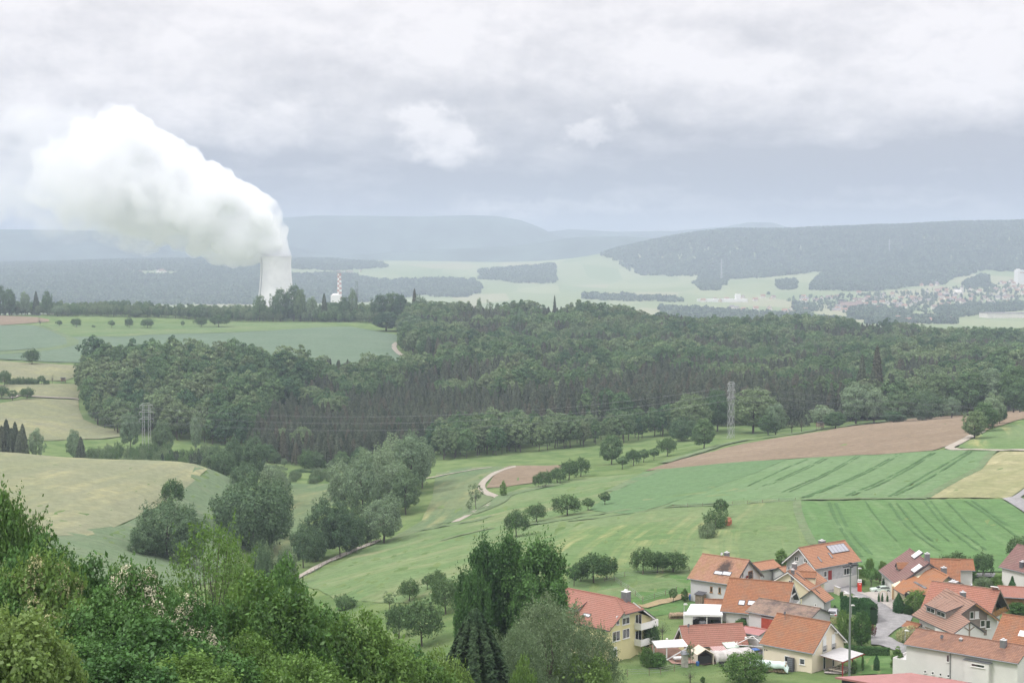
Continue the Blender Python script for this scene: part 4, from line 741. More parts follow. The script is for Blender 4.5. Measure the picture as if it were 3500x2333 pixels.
def scatter(name, protos, pts, label):
    """one object of stuff: points carrying instances of trees"""
    me=bpy.data.meshes.new(name); P=np.array([(p[0],p[1],p[2]) for p in pts],np.float32)
    me.vertices.add(len(P)); me.vertices.foreach_set('co',P.ravel())
    for nm,k in (('sc',3),('sxy',4),('rot',5)):
        a=me.attributes.new(nm,'FLOAT','POINT'); a.data.foreach_set('value',np.array([p[k] for p in pts],np.float32))
    a=me.attributes.new('pk','INT','POINT'); a.data.foreach_set('value',np.array([p[6] for p in pts],np.int32))
    o=link(name,me); tag(o,label,None,None,'stuff')
    ng=bpy.data.node_groups.new(name,'GeometryNodeTree'); ng.interface.new_socket('Geometry',in_out='INPUT',socket_type='NodeSocketGeometry'); ng.interface.new_socket('Geometry',in_out='OUTPUT',socket_type='NodeSocketGeometry')
    N=ng.nodes; Lk=ng.links.new; gi=N.new('NodeGroupInput'); go=N.new('NodeGroupOutput'); mp=N.new('GeometryNodeMeshToPoints'); io=N.new('GeometryNodeInstanceOnPoints'); jn=N.new('GeometryNodeJoinGeometry')
    for p in protos[::-1]:
        oi=N.new('GeometryNodeObjectInfo'); oi.inputs['Object'].default_value=p; oi.inputs['As Instance'].default_value=True; Lk(oi.outputs['Geometry'],jn.inputs[0])
    def at(nm,dt='FLOAT'):
        a=N.new('GeometryNodeInputNamedAttribute'); a.data_type=dt; a.inputs[0].default_value=nm; return a.outputs['Attribute']
    cb=N.new('ShaderNodeCombineXYZ'); Lk(at('sxy'),cb.inputs[0]); Lk(at('sxy'),cb.inputs[1]); Lk(at('sc'),cb.inputs[2]); cr=N.new('ShaderNodeCombineXYZ'); Lk(at('rot'),cr.inputs[2])
    Lk(gi.outputs[0],mp.inputs[0]); Lk(mp.outputs[0],io.inputs['Points']); Lk(jn.outputs[0],io.inputs['Instance']); io.inputs['Pick Instance'].default_value=True
    Lk(at('pk','INT'),io.inputs['Instance Index']); Lk(cr.outputs[0],io.inputs['Rotation']); Lk(cb.outputs[0],io.inputs['Scale']); Lk(io.outputs[0],go.inputs[0])
    md=o.modifiers.new('scatter','NODES'); md.node_group=ng; return o
OB={o.data.name:o for o in C.objects if o.type=='MESH'}
ks=[k for k in rest if rest[k]]; prot=[OB[PROTO[k][0].name] for k in ks]; pts=[]
for i,k in enumerate(ks):
    for x,y,h,rd in rest[k]: pts.append((x,y,float(zt(x,y))-.3,h/PROTO[k][1],h/PROTO[k][1]*(.9+.3*rd),rd*40,i))
scatter('forest',prot,pts,'rest of the mixed wood whose trees merge into one mass')
# ---------------------------------------------------------------- far country
fo=[]
for x,y,w,h,k,lb in ((450,510,22,26,'far','round lone tree on the pale far pasture'),):
    pass
FARK=('far','farcon')
def far_tree(u,v,w,h,lb,grp=None,k='far'):
    p=hit(u,v); return plant(k,p,h*p.y/F,w*p.y/F,'far_tree',lb,'tree',grp)
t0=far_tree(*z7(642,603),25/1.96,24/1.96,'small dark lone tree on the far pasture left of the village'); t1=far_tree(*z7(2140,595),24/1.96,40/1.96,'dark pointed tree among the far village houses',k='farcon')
def farwood(name,px,dens_,seed,label,con=.3,hh=(12,20)):
    poly=np.array([wpt(p) for p in px]); rng=np.random.default_rng(seed); x0,y0=poly.min(0); x1,y1=poly.max(0); n=int((x1-x0)*(y1-y0)/dens_)
    x=rng.uniform(x0,x1,n); y=rng.uniform(y0,y1,n); jx=nz2(x,y,90,seed)*30+nz2(x,y,30,seed+4)*14; k=inpoly(x+jx,y+jx*2.5,poly); x,y=x[k],y[k]; z=zt(x,y)-1; pts=[]
    for a,b,c_ in zip(x,y,z):
        h=rng.uniform(*hh); i=int(rng.random()<con); pts.append((a,b,c_,h/(13. if i==0 else 15.),h/(13. if i==0 else 15.)*rng.uniform(.9,1.4)*(1 if i==0 else 1.2),rng.uniform(0,6.28),i))
    return scatter(name,[t0,t1],pts,label)
hillpoly=[z7(-350,400),z7(-200,470),z7(100,480),z7(300,495),z7(600,490),z7(820,470),z7(1000,448),z7(1150,410),z7(1350,385),z7(1700,400),z7(2000,420),z7(2200,450),z7(2500,440)]
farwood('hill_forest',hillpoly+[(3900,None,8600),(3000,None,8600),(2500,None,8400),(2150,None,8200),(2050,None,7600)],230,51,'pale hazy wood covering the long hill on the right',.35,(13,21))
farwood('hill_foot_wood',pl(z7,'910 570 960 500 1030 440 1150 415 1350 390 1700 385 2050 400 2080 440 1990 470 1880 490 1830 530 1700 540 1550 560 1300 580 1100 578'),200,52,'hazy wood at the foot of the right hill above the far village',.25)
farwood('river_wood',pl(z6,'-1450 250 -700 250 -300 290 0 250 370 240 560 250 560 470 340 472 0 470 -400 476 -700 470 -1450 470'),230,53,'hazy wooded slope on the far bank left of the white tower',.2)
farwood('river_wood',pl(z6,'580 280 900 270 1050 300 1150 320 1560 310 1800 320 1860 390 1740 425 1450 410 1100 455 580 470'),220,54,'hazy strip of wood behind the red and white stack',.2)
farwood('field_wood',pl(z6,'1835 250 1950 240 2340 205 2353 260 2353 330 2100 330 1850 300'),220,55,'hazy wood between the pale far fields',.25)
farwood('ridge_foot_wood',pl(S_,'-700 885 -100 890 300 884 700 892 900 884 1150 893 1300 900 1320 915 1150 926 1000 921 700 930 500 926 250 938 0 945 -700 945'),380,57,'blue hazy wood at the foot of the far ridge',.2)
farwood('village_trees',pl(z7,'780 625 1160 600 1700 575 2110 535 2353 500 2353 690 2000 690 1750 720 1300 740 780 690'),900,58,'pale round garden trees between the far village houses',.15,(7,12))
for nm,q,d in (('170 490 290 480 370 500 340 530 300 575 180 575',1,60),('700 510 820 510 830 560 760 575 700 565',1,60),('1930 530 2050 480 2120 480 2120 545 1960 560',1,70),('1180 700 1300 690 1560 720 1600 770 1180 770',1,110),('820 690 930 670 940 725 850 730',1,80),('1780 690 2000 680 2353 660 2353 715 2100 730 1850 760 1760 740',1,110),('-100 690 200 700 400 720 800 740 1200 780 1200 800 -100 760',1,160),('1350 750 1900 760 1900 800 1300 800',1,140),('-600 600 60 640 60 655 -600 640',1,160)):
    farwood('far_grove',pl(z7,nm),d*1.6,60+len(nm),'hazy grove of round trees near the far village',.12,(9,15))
# ---------------------------------------------------------------- distant ridges
m_ridge=M_plain('ridge_wood',(.075,.105,.085),1.,.45,.004,spec=0.)
def hill(name,prof,D,depth,base=-160):
    """a long hill: crest heights given by bearing, real depth behind and a slope in front"""
    P=sorted(prof); us=np.linspace(P[0][0],P[-1][0],220); vs=np.interp(us,[p[0] for p in P],[p[1] for p in P]); rows=26; V=[]
    for i,u in enumerate(us):
        s,m=ray(u,vs[i])
        for j in range(rows):
            q=j/(rows-1)*2-1; y=D+q*depth; f=math.cos(q*math.pi/2)**1.2 if abs(q)<1 else 0
            x=s*y; z=base+(m*D-base)*f; z+=(noise.noise(Vector((x/420,y/420,D)))*26+noise.noise(Vector((x/110,y/110,3)))*9)*(f*(1-f)*3+.12)
            V.append((x,y,ZC+z))
    V=np.array(V); ii=(np.arange(219)[:,None]*rows+np.arange(rows-1)[None]).ravel()
    return tag(link(name,npmesh(name,V,np.stack([ii,ii+rows,ii+rows+1,ii+1],-1),[m_ridge],smooth=True)),kind='structure')
hill('hills',[(-1500,770),(-400,778),(0,783),(200,786),(420,790),(640,798),(800,812),(950,835),(1100,862),(1280,885),(1500,900),(1700,905)],10800,1900)
hill('hills',[(1000,905),(1200,872),(1400,858),(1600,848),(1750,842),(1950,812),(2060,806),(2200,812),(2400,830),(2700,850)],10200,900)
hill('hills',[(700,800),(850,765),(950,745),(1080,737),(1250,737),(1420,740),(1600,735),(1700,738),(1780,752),(1840,775),(1900,805),(2000,818),(2150,818),(2300,830),(2600,850),(3000,880)],11900,1200)
hill('hills',[(1500,850),(1800,800),(1950,784),(2100,792),(2300,790),(2480,775),(2560,760),(2640,760),(2700,778),(2800,792),(3200,800),(3700,805)],13200,1200)
# ---------------------------------------------------------------- cooling tower
m_conc=M_plain('pale_concrete',(.76,.745,.73),.9,.10,.03,spec=.1); m_concd=M_plain('grey_concrete',(.36,.35,.35),.9,.1,.1)
TD=3620.; ts,_=ray(942.5,900); TX=ts*TD; TZ=float(zt(TX,TD))-2; rim=ZC+ray(942,875)[1]*TD-TZ; k_=TD/F
tw=empty('cooling_tower',(TX,TD,TZ),0,'huge white concrete cooling tower with a curved waist, steam pouring from it','cooling tower')
prof=[(0,60),(.06,56.5),(.14,52),(.25,45.),(.38,41.),(.5,38.4),(.62,36.9),(.72,35.6),(.82,35.0),(.9,35.1),(.96,35.6),(1,36.2)]
zs=np.linspace(0,1,40); rs=np.interp(zs,[p[0] for p in prof],[p[1] for p in prof])
mb=MB(); mb.lathe([(r,z*rim) for z,r in zip(zs,rs)]+[(rs[-1]-.9,rim),(rs[-2]-1.2,zs[-2]*rim),(rs[-8]-1,zs[-8]*rim)],n=96); mb.build('shell',[m_conc],tw,smooth=True)
mb=MB(); mb.lathe([(36.25,rim-2.2),(36.9,rim-2.2),(36.9,rim+.3),(35.5,rim+.3)],n=96); mb.build('rim_ring',[m_conc],tw)
mb=MB(); aa=R(-90-52); pts_=[((r+.6)*math.cos(aa),(r+.6)*math.sin(aa),z*rim) for z,r in zip(zs,rs)]
for a,b in zip(pts_,pts_[1:]): mb.bar(a,b,1.6,1.4)
mb.build('ladder_duct',[m_concd],tw)
# ---------------------------------------------------------------- steam
def plume_mesh(name,bl,vox,amp,seed):
    bm=bmesh.new()
    for u,v,r,dy in bl:
        s,m=ray(u,v); D=TD+dy; bmesh.ops.create_icosphere(bm,subdivisions=3,radius=r*k_,matrix=Matrix.Translation((s*D,D,ZC+m*D)))
    me=bpy.data.meshes.new(name); bm.to_mesh(me); bm.free(); o=bpy.data.objects.new(name,me); C.objects.link(o)
    md=o.modifiers.new('r','REMESH'); md.mode='VOXEL'; md.voxel_size=vox; md.adaptivity=0
    dg=bpy.context.evaluated_depsgraph_get(); m2=bpy.data.meshes.new_from_object(o.evaluated_get(dg)); o.modifiers.clear(); o.data=m2; bpy.data.meshes.remove(me)
    n=len(m2.vertices); P=np.empty(n*3,np.float32); m2.vertices.foreach_get('co',P); P=P.reshape(-1,3).astype(float)
    for sc,a in amp:
        N=np.empty(n*3,np.float32); m2.vertices.foreach_get('normal',N); N=N.reshape(-1,3)
        d=np.array([1-2*abs(noise.noise(Vector((p[0]/sc,p[1]/sc,p[2]/sc+seed)))) for p in P]); ax_=ts*TD; fa=np.clip(np.sqrt((P[:,0]-ax_)**2+(P[:,2]-(ZC+ray(942,875)[1]*TD))**2)/190,.22,1); P=P+N*((d-.35)*a*fa)[:,None]; m2.vertices.foreach_set('co',P.astype(np.float32).ravel()); m2.update()
    md=o.modifiers.new('r','REMESH'); md.mode='VOXEL'; md.voxel_size=vox*.8
    dg=bpy.context.evaluated_depsgraph_get(); m3=bpy.data.meshes.new_from_object(o.evaluated_get(dg)); o.modifiers.clear(); o.data=m3; bpy.data.meshes.remove(m2); m3.name=name
    m3.polygons.foreach_set('use_smooth',np.ones(len(m3.polygons),bool)); return o
PL=[(942,886,44,0),(936,868,46,0),(962,872,30,10),(912,838,60,0),(945,838,40,-10),(930,800,48,0),(870,800,85,10),(895,750,60,-20),(870,715,42,0),(878,700,30,-10),(830,790,95,0),(820,735,90,20),(760,735,98,0),(790,690,60,-30),(760,672,50,0),(700,735,100,20),(700,690,105,-20),(690,640,60,0),(655,610,55,-10),(640,690,105,0),(620,640,100,20),(600,575,60,-20),(560,560,55,0),(570,650,112,0),(520,610,125,20),(560,715,90,10),(500,665,105,-10),(480,715,75,0),(455,540,105,0),(440,620,130,10),(430,480,75,-10),(412,452,58,0),(395,520,100,0),(360,560,110,10),(350,640,120,0),(375,700,80,0),(330,700,80,0),(300,600,85,0),(310,520,70,0),(620,775,55,0),(680,800,50,0),(750,838,50,0),(800,855,46,0),(850,866,38,0)]
def M_steam(name,dens,lo,hi,sc):
    t=NT(name); ob=t.n('ShaderNodeTexCoord').outputs['Object']; d=t.smooth(t.noise(ob,sc,5,.6),lo,hi,0.,dens)
    m=t.out(None,t.n('ShaderNodeVolumePrincipled',{'Color':(1,1,1,1),'Density':d,'Anisotropy':0.}).outputs[0]); return m
MS=M_steam('steam',.045,.30,.50,.018); MS2=M_steam('thin_steam',.020,.38,.60,.012); MS3=M_steam('faint_steam',.005,.38,.64,.010)
t=NT('steam_core'); MC_=t.out(t.n('ShaderNodeBsdfDiffuse',{'Color':(.99,.99,.99,1)}).outputs[0])
pm=plume_mesh('steam_plume',[q for q in PL if q[0]>=420],5.,((90,30),(34,17),(13,7)),3); pm.data.materials.clear(); pm.data.materials.append(MS)
tag(pm,'dense white steam plume billowing up and left out of the cooling tower',None,None,'stuff')
core=plume_mesh('steam_core',[(u,v,r*.66-4,dy) for u,v,r,dy in PL if r*.66-4>14 and u>430],6.,((90,14),(34,5)),3); core.data.materials.clear(); core.data.materials.append(MC_); core.parent=pm
thin=plume_mesh('thin_steam',[(u,v,r*1.02,dy) for u,v,r,dy in PL if u<500]+[(290,640,115,0),(280,560,100,0),(230,600,100,0),(200,560,80,0),(480,755,65,0),(420,760,65,0),(370,760,55,0),(600,805,40,0)],8.,((100,44),(38,24),(15,9)),9); thin.data.materials.clear(); thin.data.materials.append(MS2); thin.parent=pm
fnt=plume_mesh('faint_steam',[(250,600,130,0),(180,600,130,0),(110,580,120,0),(40,600,120,0),(-40,600,120,0),(250,700,100,0),(170,700,90,0),(230,500,100,0),(120,480,90,0)],10.,((120,50),(40,24),(16,9)),12); fnt.data.materials.clear(); fnt.data.materials.append(MS3); fnt.parent=pm
# ---------------------------------------------------------------- stack and plant buildings
m_white=M_plain('white_paint',(.78,.77,.75),.6,.06,.5); m_red=M_plain('red_paint',(.47,.25,.22),.6,.1,.5); m_steel=M_plain('galvanised_steel',(.46,.47,.47),.6,.1,1.,.2)
sd_=3650.; sx_,_=ray(1160,960); stz=float(zt(sx_*sd_,sd_)); top=ZC+ray(1160,934)[1]*sd_-stz
st=empty('chimney_stack',(sx_*sd_,sd_,stz),0,'slim red and white chequered chimney stack beyond the trees','chimney')
mb=MB(); nseg=11; zr=np.linspace(top-58,top,nseg+1)
rr_=lambda z:3.9+ (top-z)/top*3.2
for j in range(nseg):
    for k in range(16):
        a,b=2*math.pi*k/16,2*math.pi*(k+1)/16; z0,z1_=zr[j],zr[j+1]; c=(j+k//4)%2
        mb.face([(rr_(z)*math.cos(q),rr_(z)*math.sin(q),z) for z,q in ((z0,a),(z0,b),(z1_,b),(z1_,a))],c)
mb.lathe([(rr_(-2),-2),(rr_(top-58),top-58)],n=16); mb.lathe([(3.9,top),(0,top-.1)],n=16,m=1); mb.build('shaft',[m_white,m_red],st)
mb=MB(); mb.lathe([(4.0,top-6),(5.4,top-6),(5.4,top-5),(4.0,top-5)],n=16); mb.lathe([(4,top-1.2),(4.9,top-1.2),(4.9,top+.4),(4,top+.4)],n=16,m=0); mb.build('gallery',[m_red],st)
p=hit(1147,1018,3560); b_=empty('plant_building',(p.x,p.y,p.z),.1,'low white domed plant building at the foot of the stack','building')
hh_=ZC+ray(1147,1004)[1]*3560-p.z; mb=MB().box(-11,11,-9,9,-2,hh_-3); mb.build('wall',[m_white],b_); mb=MB(); mb.lathe([(9,0),(8.4,1.6),(6.5,3),(3.5,3.9),(0.01,4.2)],(0,0,hh_-3),24); mb.build('dome',[m_white],b_,smooth=True)
# ---------------------------------------------------------------- pylons and wires
def mast_bars(mb,x,H,b0,b1,n,th):
    c=[[(x+sx*(b0+(b1-b0)*z/H)/2,sy*(b0+(b1-b0)*z/H)/2,z) for z in np.linspace(0,H,n+1)] for sx,sy in ((-1,-1),(1,-1),(1,1),(-1,1))]
    for q in c: mb.bar(q[0],q[-1],th)
    for i in range(n):
        for a,b in ((0,1),(1,2),(2,3),(3,0)):
            if (i+a)%2: mb.bar(c[a][i],c[b][i+1],th*.8)
            else: mb.bar(c[b][i],c[a][i+1],th*.8)
def pylon(u,v,D,h_px,rz,label,arms=(.71,.83,.945),half=4.6,gap=4.4,th=.085):
    s,m=ray(u,v); p=Vector((s*D,D,float(zt(s*D,D)))); H=ZC+ray(u,v-h_px)[1]*D-p.z
    o=empty('electricity_pylon',p,rz,label,'pylon'); ends=[]
    for x in (-gap/2,gap/2):
        mb=MB(); mast_bars(mb,x,H*.96,1.5,.8,9,th); mb.bar((x,0,H*.95),(x,0,H),th); mb.build('mast',[m_steel],o)
    for f,k in zip(arms,(1.,.95,.8)):
        mb=MB(); z=H*f
        for y in (-.5,.5): mb.bar((-half*k-gap/2,y*.3,z+.1),(half*k+gap/2,y*.3,z+.1),th*2); mb.bar((-half*k-gap/2,0,z),(-gap/2,y,z+1.1),th*1.2); mb.bar((half*k+gap/2,0,z),(gap/2,y,z+1.1),th*1.2); mb.bar((-gap/2,y,z+1.1),(gap/2,y,z+1.1),th*1.2)
        ca=mb.build('crossarm',[m_steel],o)
        for x in (-half*k-gap/2,half*k+gap/2):
            MB().tube([(x,0,z),(x,0,z-1.3)],.12,5).build('insulator',[m_concd],ca); c,s_=math.cos(rz),math.sin(rz); ends.append(Vector((p.x+x*c,p.y+x*s_,p.z+z-1.3)))
    return o,ends
_,e1=pylon(502,1572,772,198,.30,'lattice pylon with three crossarms in the scrub at the left',half=2.0,gap=2.9)
_,e2=pylon(2498,1507,795,206,.80,'lattice pylon on the ridge above the ploughed field',half=2.0,gap=2.9)
m_wire=M_plain('wire',(.30,.31,.32),.6,.05)
def wire(a,b,sag,label,r=.032):
    pts_=[a.lerp(b,i/24)-Vector((0,0,sag*4*(i/24)*(1-i/24))) for i in range(25)]; mb=MB().tube(pts_,r,4); o=mb.build('power_line',[m_wire]); tag(o,label,'wire','wires strung between the two near pylons')
off=Vector((430,-60,2)); offl=Vector((-330,-20,0))
for k,(a,b) in enumerate(zip(e1,e2)):
    lv=('lowest','lowest','middle','middle','topmost','topmost')[k]; fr=('left','right')[k%2]
    wire(a,b,9,'%s thin wire between the pylons, hung from their %s arm ends'%(lv,fr)); wire(b,b+off,12,'%s thin wire running right from the ridge pylon, from its %s arm end'%(lv,fr)); wire(a+offl,a,8,'%s thin wire running left from the scrub pylon, to its %s arm end'%(lv,fr))
# far pylons on the hill
def farpy(x,y0,y1,D,lb):
    u,v=z7(x,y1); s,m=ray(u,v); z0=float(zt(s*D,D)); H=ZC+ray(u,700+y0/1.961)[1]*D-z0; o=empty('electricity_pylon',(s*D,D,z0),.4,lb,'pylon'); mb=MB(); mast_bars(mb,0,H,6,1.,9,.7); mb.build('mast',[m_steel],o)
    for f,h in ((.70,9),(.82,7),(.94,5)):
        mb=MB(); mb.bar((-h,0,H*f),(h,0,H*f),.8); mb.bar((-h,0,H*f),(0,0,H*f+3),.5); mb.bar((h,0,H*f),(0,0,H*f+3),.5); mb.build('crossarm',[m_steel],o)
    return Vector((s*D,D,z0)),H
F1=farpy(325,362,505,6000,'faint tall pylon on the far pasture'); F2=farpy(1450,232,380,6700,'faint tall pylon in front of the hazy hill'); F3=farpy(2228,130,250,7300,'faint tall pylon near the top of the hazy hill')
for (a,ha),(b,hb),nm in ((F1,F2,'between the far pasture pylon and the hill pylon'),(F2,F3,'between the two faint hill pylons')):
    for f,lv in ((.70,'lowest'),(.82,'middle'),(.94,'upper')): 
        p0=a+Vector((0,0,ha*f)); p1=b+Vector((0,0,hb*f)); mb=MB().tube([p0.lerp(p1,i/20)-Vector((0,0,18*4*(i/20)*(1-i/20))) for i in range(21)],.22,4); tag(mb.build('power_line',[m_wire]),lv+' faint wire strung '+nm,'wire')
# ---------------------------------------------------------------- hides, beehives
m_wood=M_plain('weathered_wood',(.24,.19,.14),.9,.3,3.); m_woodo=M_plain('orange_wood',(.36,.19,.07),.8,.2,3.); m_dark=M_plain('dark_metal',(.035,.035,.04),.5,.1); m_orange=M_plain('orange_crate',(.42,.15,.08),.7,.15,2.)
def hide(u,v,h,lb):
    p=hit(u,v); H=h*p.y/F; o=empty('hunting_hide',p,.2,lb,'hide'); mb=MB(); w=H*.32
    for x in (-w,w):
        for y in (-w,w): mb.bar((x*1.15,y*1.15,-.3),(x,y,H*.45),.16)
    mb.bar((-w,-w,.2),(w,-w,H*.4),.1); mb.build('leg_frame',[m_wood],o); mb=MB().box(-w*1.2,w*1.2,-w*1.2,w*1.2,H*.42,H*.92); mb.build('cabin',[m_wood],o); MB().box(-w*.5,w*.6,-w*1.2-.04,-w*1.2+.02,H*.66,H*.80).build('opening_shade',[m_dark],o)  # dark panel on the cabin front stands in for the shade inside
    MB().prism([(-w*1.4,-w*1.4,H*.97),(w*1.4,-w*1.4,H*.92),(w*1.4,-w*1.4,H*.96),(-w*1.4,-w*1.4,H*1.01)],(0,w*2.8,0)).build('roof',[m_dark],o)
hide(*z8(986,626),28,'wooden hunting hide on stilts beside the ploughed field'); hide(*z5(424,802),20,'wooden hunting hide at the end of the hedge')
for k,(x,y,lb) in enumerate(((367,1272,'front orange beehive under the tree clump'),(377,1262,'right orange beehive under the tree clump'),(372,1248,'upper orange beehive behind the other two'))):
    p=hit(*z8(x,y)); o=empty('beehive',p,.3+.1*k,lb,'beehive','orange beehives under the clump'); MB().box(-.55,.55,-.45,.45,.3,1.3).build('body',[m_orange],o); MB().box(-.62,.62,-.52,.52,1.3,1.42).build('lid',[m_orange],o)
    mb=MB(); [mb.box(x-.05,x+.05,y-.05,y+.05,-.2,.3) for x in (-.45,.45) for y in (-.35,.35)]; mb.build('stand',[m_wood],o)
# ---------------------------------------------------------------- far village
m_fw=M_plain('far_wall',(.72,.68,.62),.9,.1,.1); m_fw2=M_plain('far_wall_cream',(.62,.54,.42),.9,.1,.1); m_fr=[M_plain('far_roof_%s'%n,c,.9,.15,.1) for n,c in (('brown',(.25,.18,.155)),('red',(.34,.21,.16)),('grey',(.25,.23,.23)))]
def house_mesh(L,Wd,e,r,wall,roof):
    mb=MB(); mb.prism([(-L/2,-Wd/2,-3),(-L/2,Wd/2,-3),(-L/2,Wd/2,e),(-L/2,0,r-.2),(-L/2,-Wd/2,e)],(L,0,0))
    for s in (-1,1): mb.prism([(-L/2-.6,0,r),(-L/2-.6,s*(Wd/2+.7),e-.5),(-L/2-.6,s*(Wd/2+.7),e-.2),(-L/2-.6,0,r+.35)],(L+1.2,0,0),1)
    me=bpy.data.meshes.new('village_house'); me.from_pydata(mb.v,[],mb.f); me.materials.append(wall); me.materials.append(roof); me.polygons.foreach_set('material_index',mb.m); return me
kinds=[(house_mesh(L,w,e,r,wl,m_fr[ri]),nm) for L,w,e,r,wl,ri,nm in ((12,10,5.5,10,m_fw,0,'white house with a brown roof'),(14,10,6,11,m_fw,1,'white house with a red roof'),(11,9,5,9.5,m_fw2,1,'cream house with a red roof'),(16,12,6.5,11.5,m_fw,0,'long white house with a brown roof'),(12,10,5.5,10,m_fw,2,'white house with a grey roof'),(22,13,4,8,m_fw2,2,'broad grey-roofed barn'))]
tr=random.Random(21)
def village(s,n,where,grp,seed):
    poly=np.array([wpt(p) for p in pl(z7,s)]); x0,y0=poly.min(0); x1,y1=poly.max(0); rg=random.Random(seed); got=[]; tries=0
    while len(got)<n and tries<9000:
        tries+=1; x,y=rg.uniform(x0,x1),rg.uniform(y0,y1)
        if not inpoly([x],[y],poly)[0] or any(abs(x-a)<14 and abs(y-b)<19 for a,b in got): continue
        got.append((x,y)); me,nm=kinds[rg.choice((0,0,1,1,1,2,2,3,4,5))]; o=link('village_house',me); o.location=(x,y,float(zt(x,y))); o.rotation_euler=(0,0,rg.choice((0,.4,1.57,1.2,-.5))+rg.uniform(-.2,.2)); lb='%s in %s'%(nm,where); tag(o,lb,'house',lb)
village('1160 600 1700 575 1950 560 2110 535 2353 500 2353 640 2250 672 2000 650 1750 700 1590 690 1300 720 1060 720 1100 650 1230 640',120,'the middle of the hazy village',0,1)
village('780 625 900 620 1110 620 1110 655 900 660 780 655',12,'the left arm of the hazy village',0,2); village('380 690 520 695 720 700 940 720 840 728 560 725 390 722',14,'the row in front of the hazy pasture',0,3); village('200 640 480 625 700 620 760 640 480 650 180 652',14,'the far left end of the hazy village',0,4)
village('1500 770 1600 755 1850 755 1900 790 1500 790',7,'the hollow behind the wood',0,5); village('1640 535 1760 530 1800 552 1640 552',7,'the terrace under the hazy hill',0,6)
village('-2300 560 -2100 560 -1850 560 -1850 600 -2300 610',0,'x',0,7)
def vill_u(s,n,where,seed):
    poly=np.array([wpt(p) for p in pl(S_,s)]); x0,y0=poly.min(0); x1,y1=poly.max(0); rg=random.Random(seed); c_=0; tries=0
    while c_<n and tries<9000:
        tries+=1; x,y=rg.uniform(x0,x1),rg.uniform(y0,y1)
        if not inpoly([x],[y],poly)[0]: continue
        c_+=1; me,nm=kinds[rg.choice((0,1,1,2,3,4))]; o=link('village_house',me); o.location=(x,y,float(zt(x,y))); o.rotation_euler=(0,0,rg.uniform(0,3)); lb='%s in %s'%(nm,where); tag(o,lb,'house',lb)
vill_u('0 965 60 958 160 965 240 975 230 995 100 990 0 985',14,'the hazy hamlet at the left picture edge',8); vill_u('250 945 350 930 520 900 600 910 560 935 350 955 250 960',26,'the hazy hamlet below the plume',9); vill_u('1150 928 1240 928 1235 940 1150 940',7,'the hazy hamlet right of the stack',10)
# landmarks of the far village
def blk(u,v,D,w,h,d,label,cat,name,top=None,rz=0.):
    p=hit(u,v,D); o=empty(name,p,rz,label,cat); MB().box(-w/2,w/2,-d/2,d/2,-3,h).build('wall',[m_fw],o); return o
p=hit(*z7(1910,600)); o=empty('church',p,.3,'white church with a pointed tower in the far village','church'); MB().prism([(-14,-7,-3),(-14,7,-3),(-14,7,8),(-14,0,15),(-14,-7,8)],(24,0,0)).build('nave',[m_fw],o); MB().box(10,18,-4,4,-3,22).build('tower',[m_fw],o); mb=MB(); [mb.face([(10,-4,22),(18,-4,22),(14,0,33)]),mb.face([(18,-4,22),(18,4,22),(14,0,33)]),mb.face([(18,4,22),(10,4,22),(14,0,33)]),mb.face([(10,4,22),(10,-4,22),(14,0,33)])]; mb.build('spire',[m_fr[2]],o)
o=empty('silo_building',hit(*z7(2335,530)),.15,'tall white windowless block with a red band at the right picture edge','building'); MB().box(-20,20,-14,14,-3,48).build('wall',[m_white],o); MB().box(-12,14,-14.3,-14.05,38,41).build('red_band',[m_red],o); MB().box(-18,-8,-6,6,48,52).build('roof_hut',[m_white],o)
o=empty('factory_hall',hit(*z7(2240,755)),.1,'long pale flat-roofed hall behind the wood at the right edge','building'); MB().box(-60,110,-25,25,-3,11).build('wall',[m_fw],o); MB().box(-61,111,-26,26,11,12.2).build('roof',[m_fr[2]],o)
o=empty('factory_hall',hit(*z7(330,650)),.05,'long low white works at the left end of the far village','building'); MB().box(-75,75,-12,12,-3,9).build('wall',[m_white],o); MB().box(40,55,-8,8,9,24).build('tower',[m_white],o)
o=empty('water_tower',hit(*z7(1125,690)),.2,'dark square tower in the far village','tower'); MB().box(-5,5,-5,5,-3,22).build('wall',[m_fr[2]],o); MB().box(-6,6,-6,6,22,24).build('roof',[m_dark],o)
o=empty('barn',hit(*z7(1190,690)),.2,'large dark-roofed barn beside the dark square tower','barn'); MB().prism([(-30,-14,-3),(-30,14,-3),(-30,14,7),(-30,0,16),(-30,-14,7)],(60,0,0)).build('wall',[m_fw2],o); mb=MB(); [mb.prism([(-32,0,16.2),(-32,s*16,6.2),(-32,s*16,6.8),(-32,0,16.9)],(64,0,0)) for s in (-1,1)]; mb.build('roof',[m_fr[0]],o)
# ---------------------------------------------------------------- the air
def haze(density,col):
    t=NT('haze'); m=t.out(None,t.n('ShaderNodeVolumePrincipled',{'Color':(*col,1),'Density':density,'Anisotropy':0.}).outputs[0])
    zs_=[GMIN]+[min((o.matrix_world@Vector(c)).z for c in o.bound_box) for o in C.objects if o.name.startswith('hills')]
    top=max(max((o.matrix_world@Vector(c)).z for c in o.bound_box) for o in C.objects if o.type=='MESH' and (o.name.startswith('hills') or 'steam' in o.name))+8
    o=MB().box(-9800,9800,-300,18200,min(GMIN,-60)-25,top).build('haze',[m]); tag(o,kind='stuff'); return o
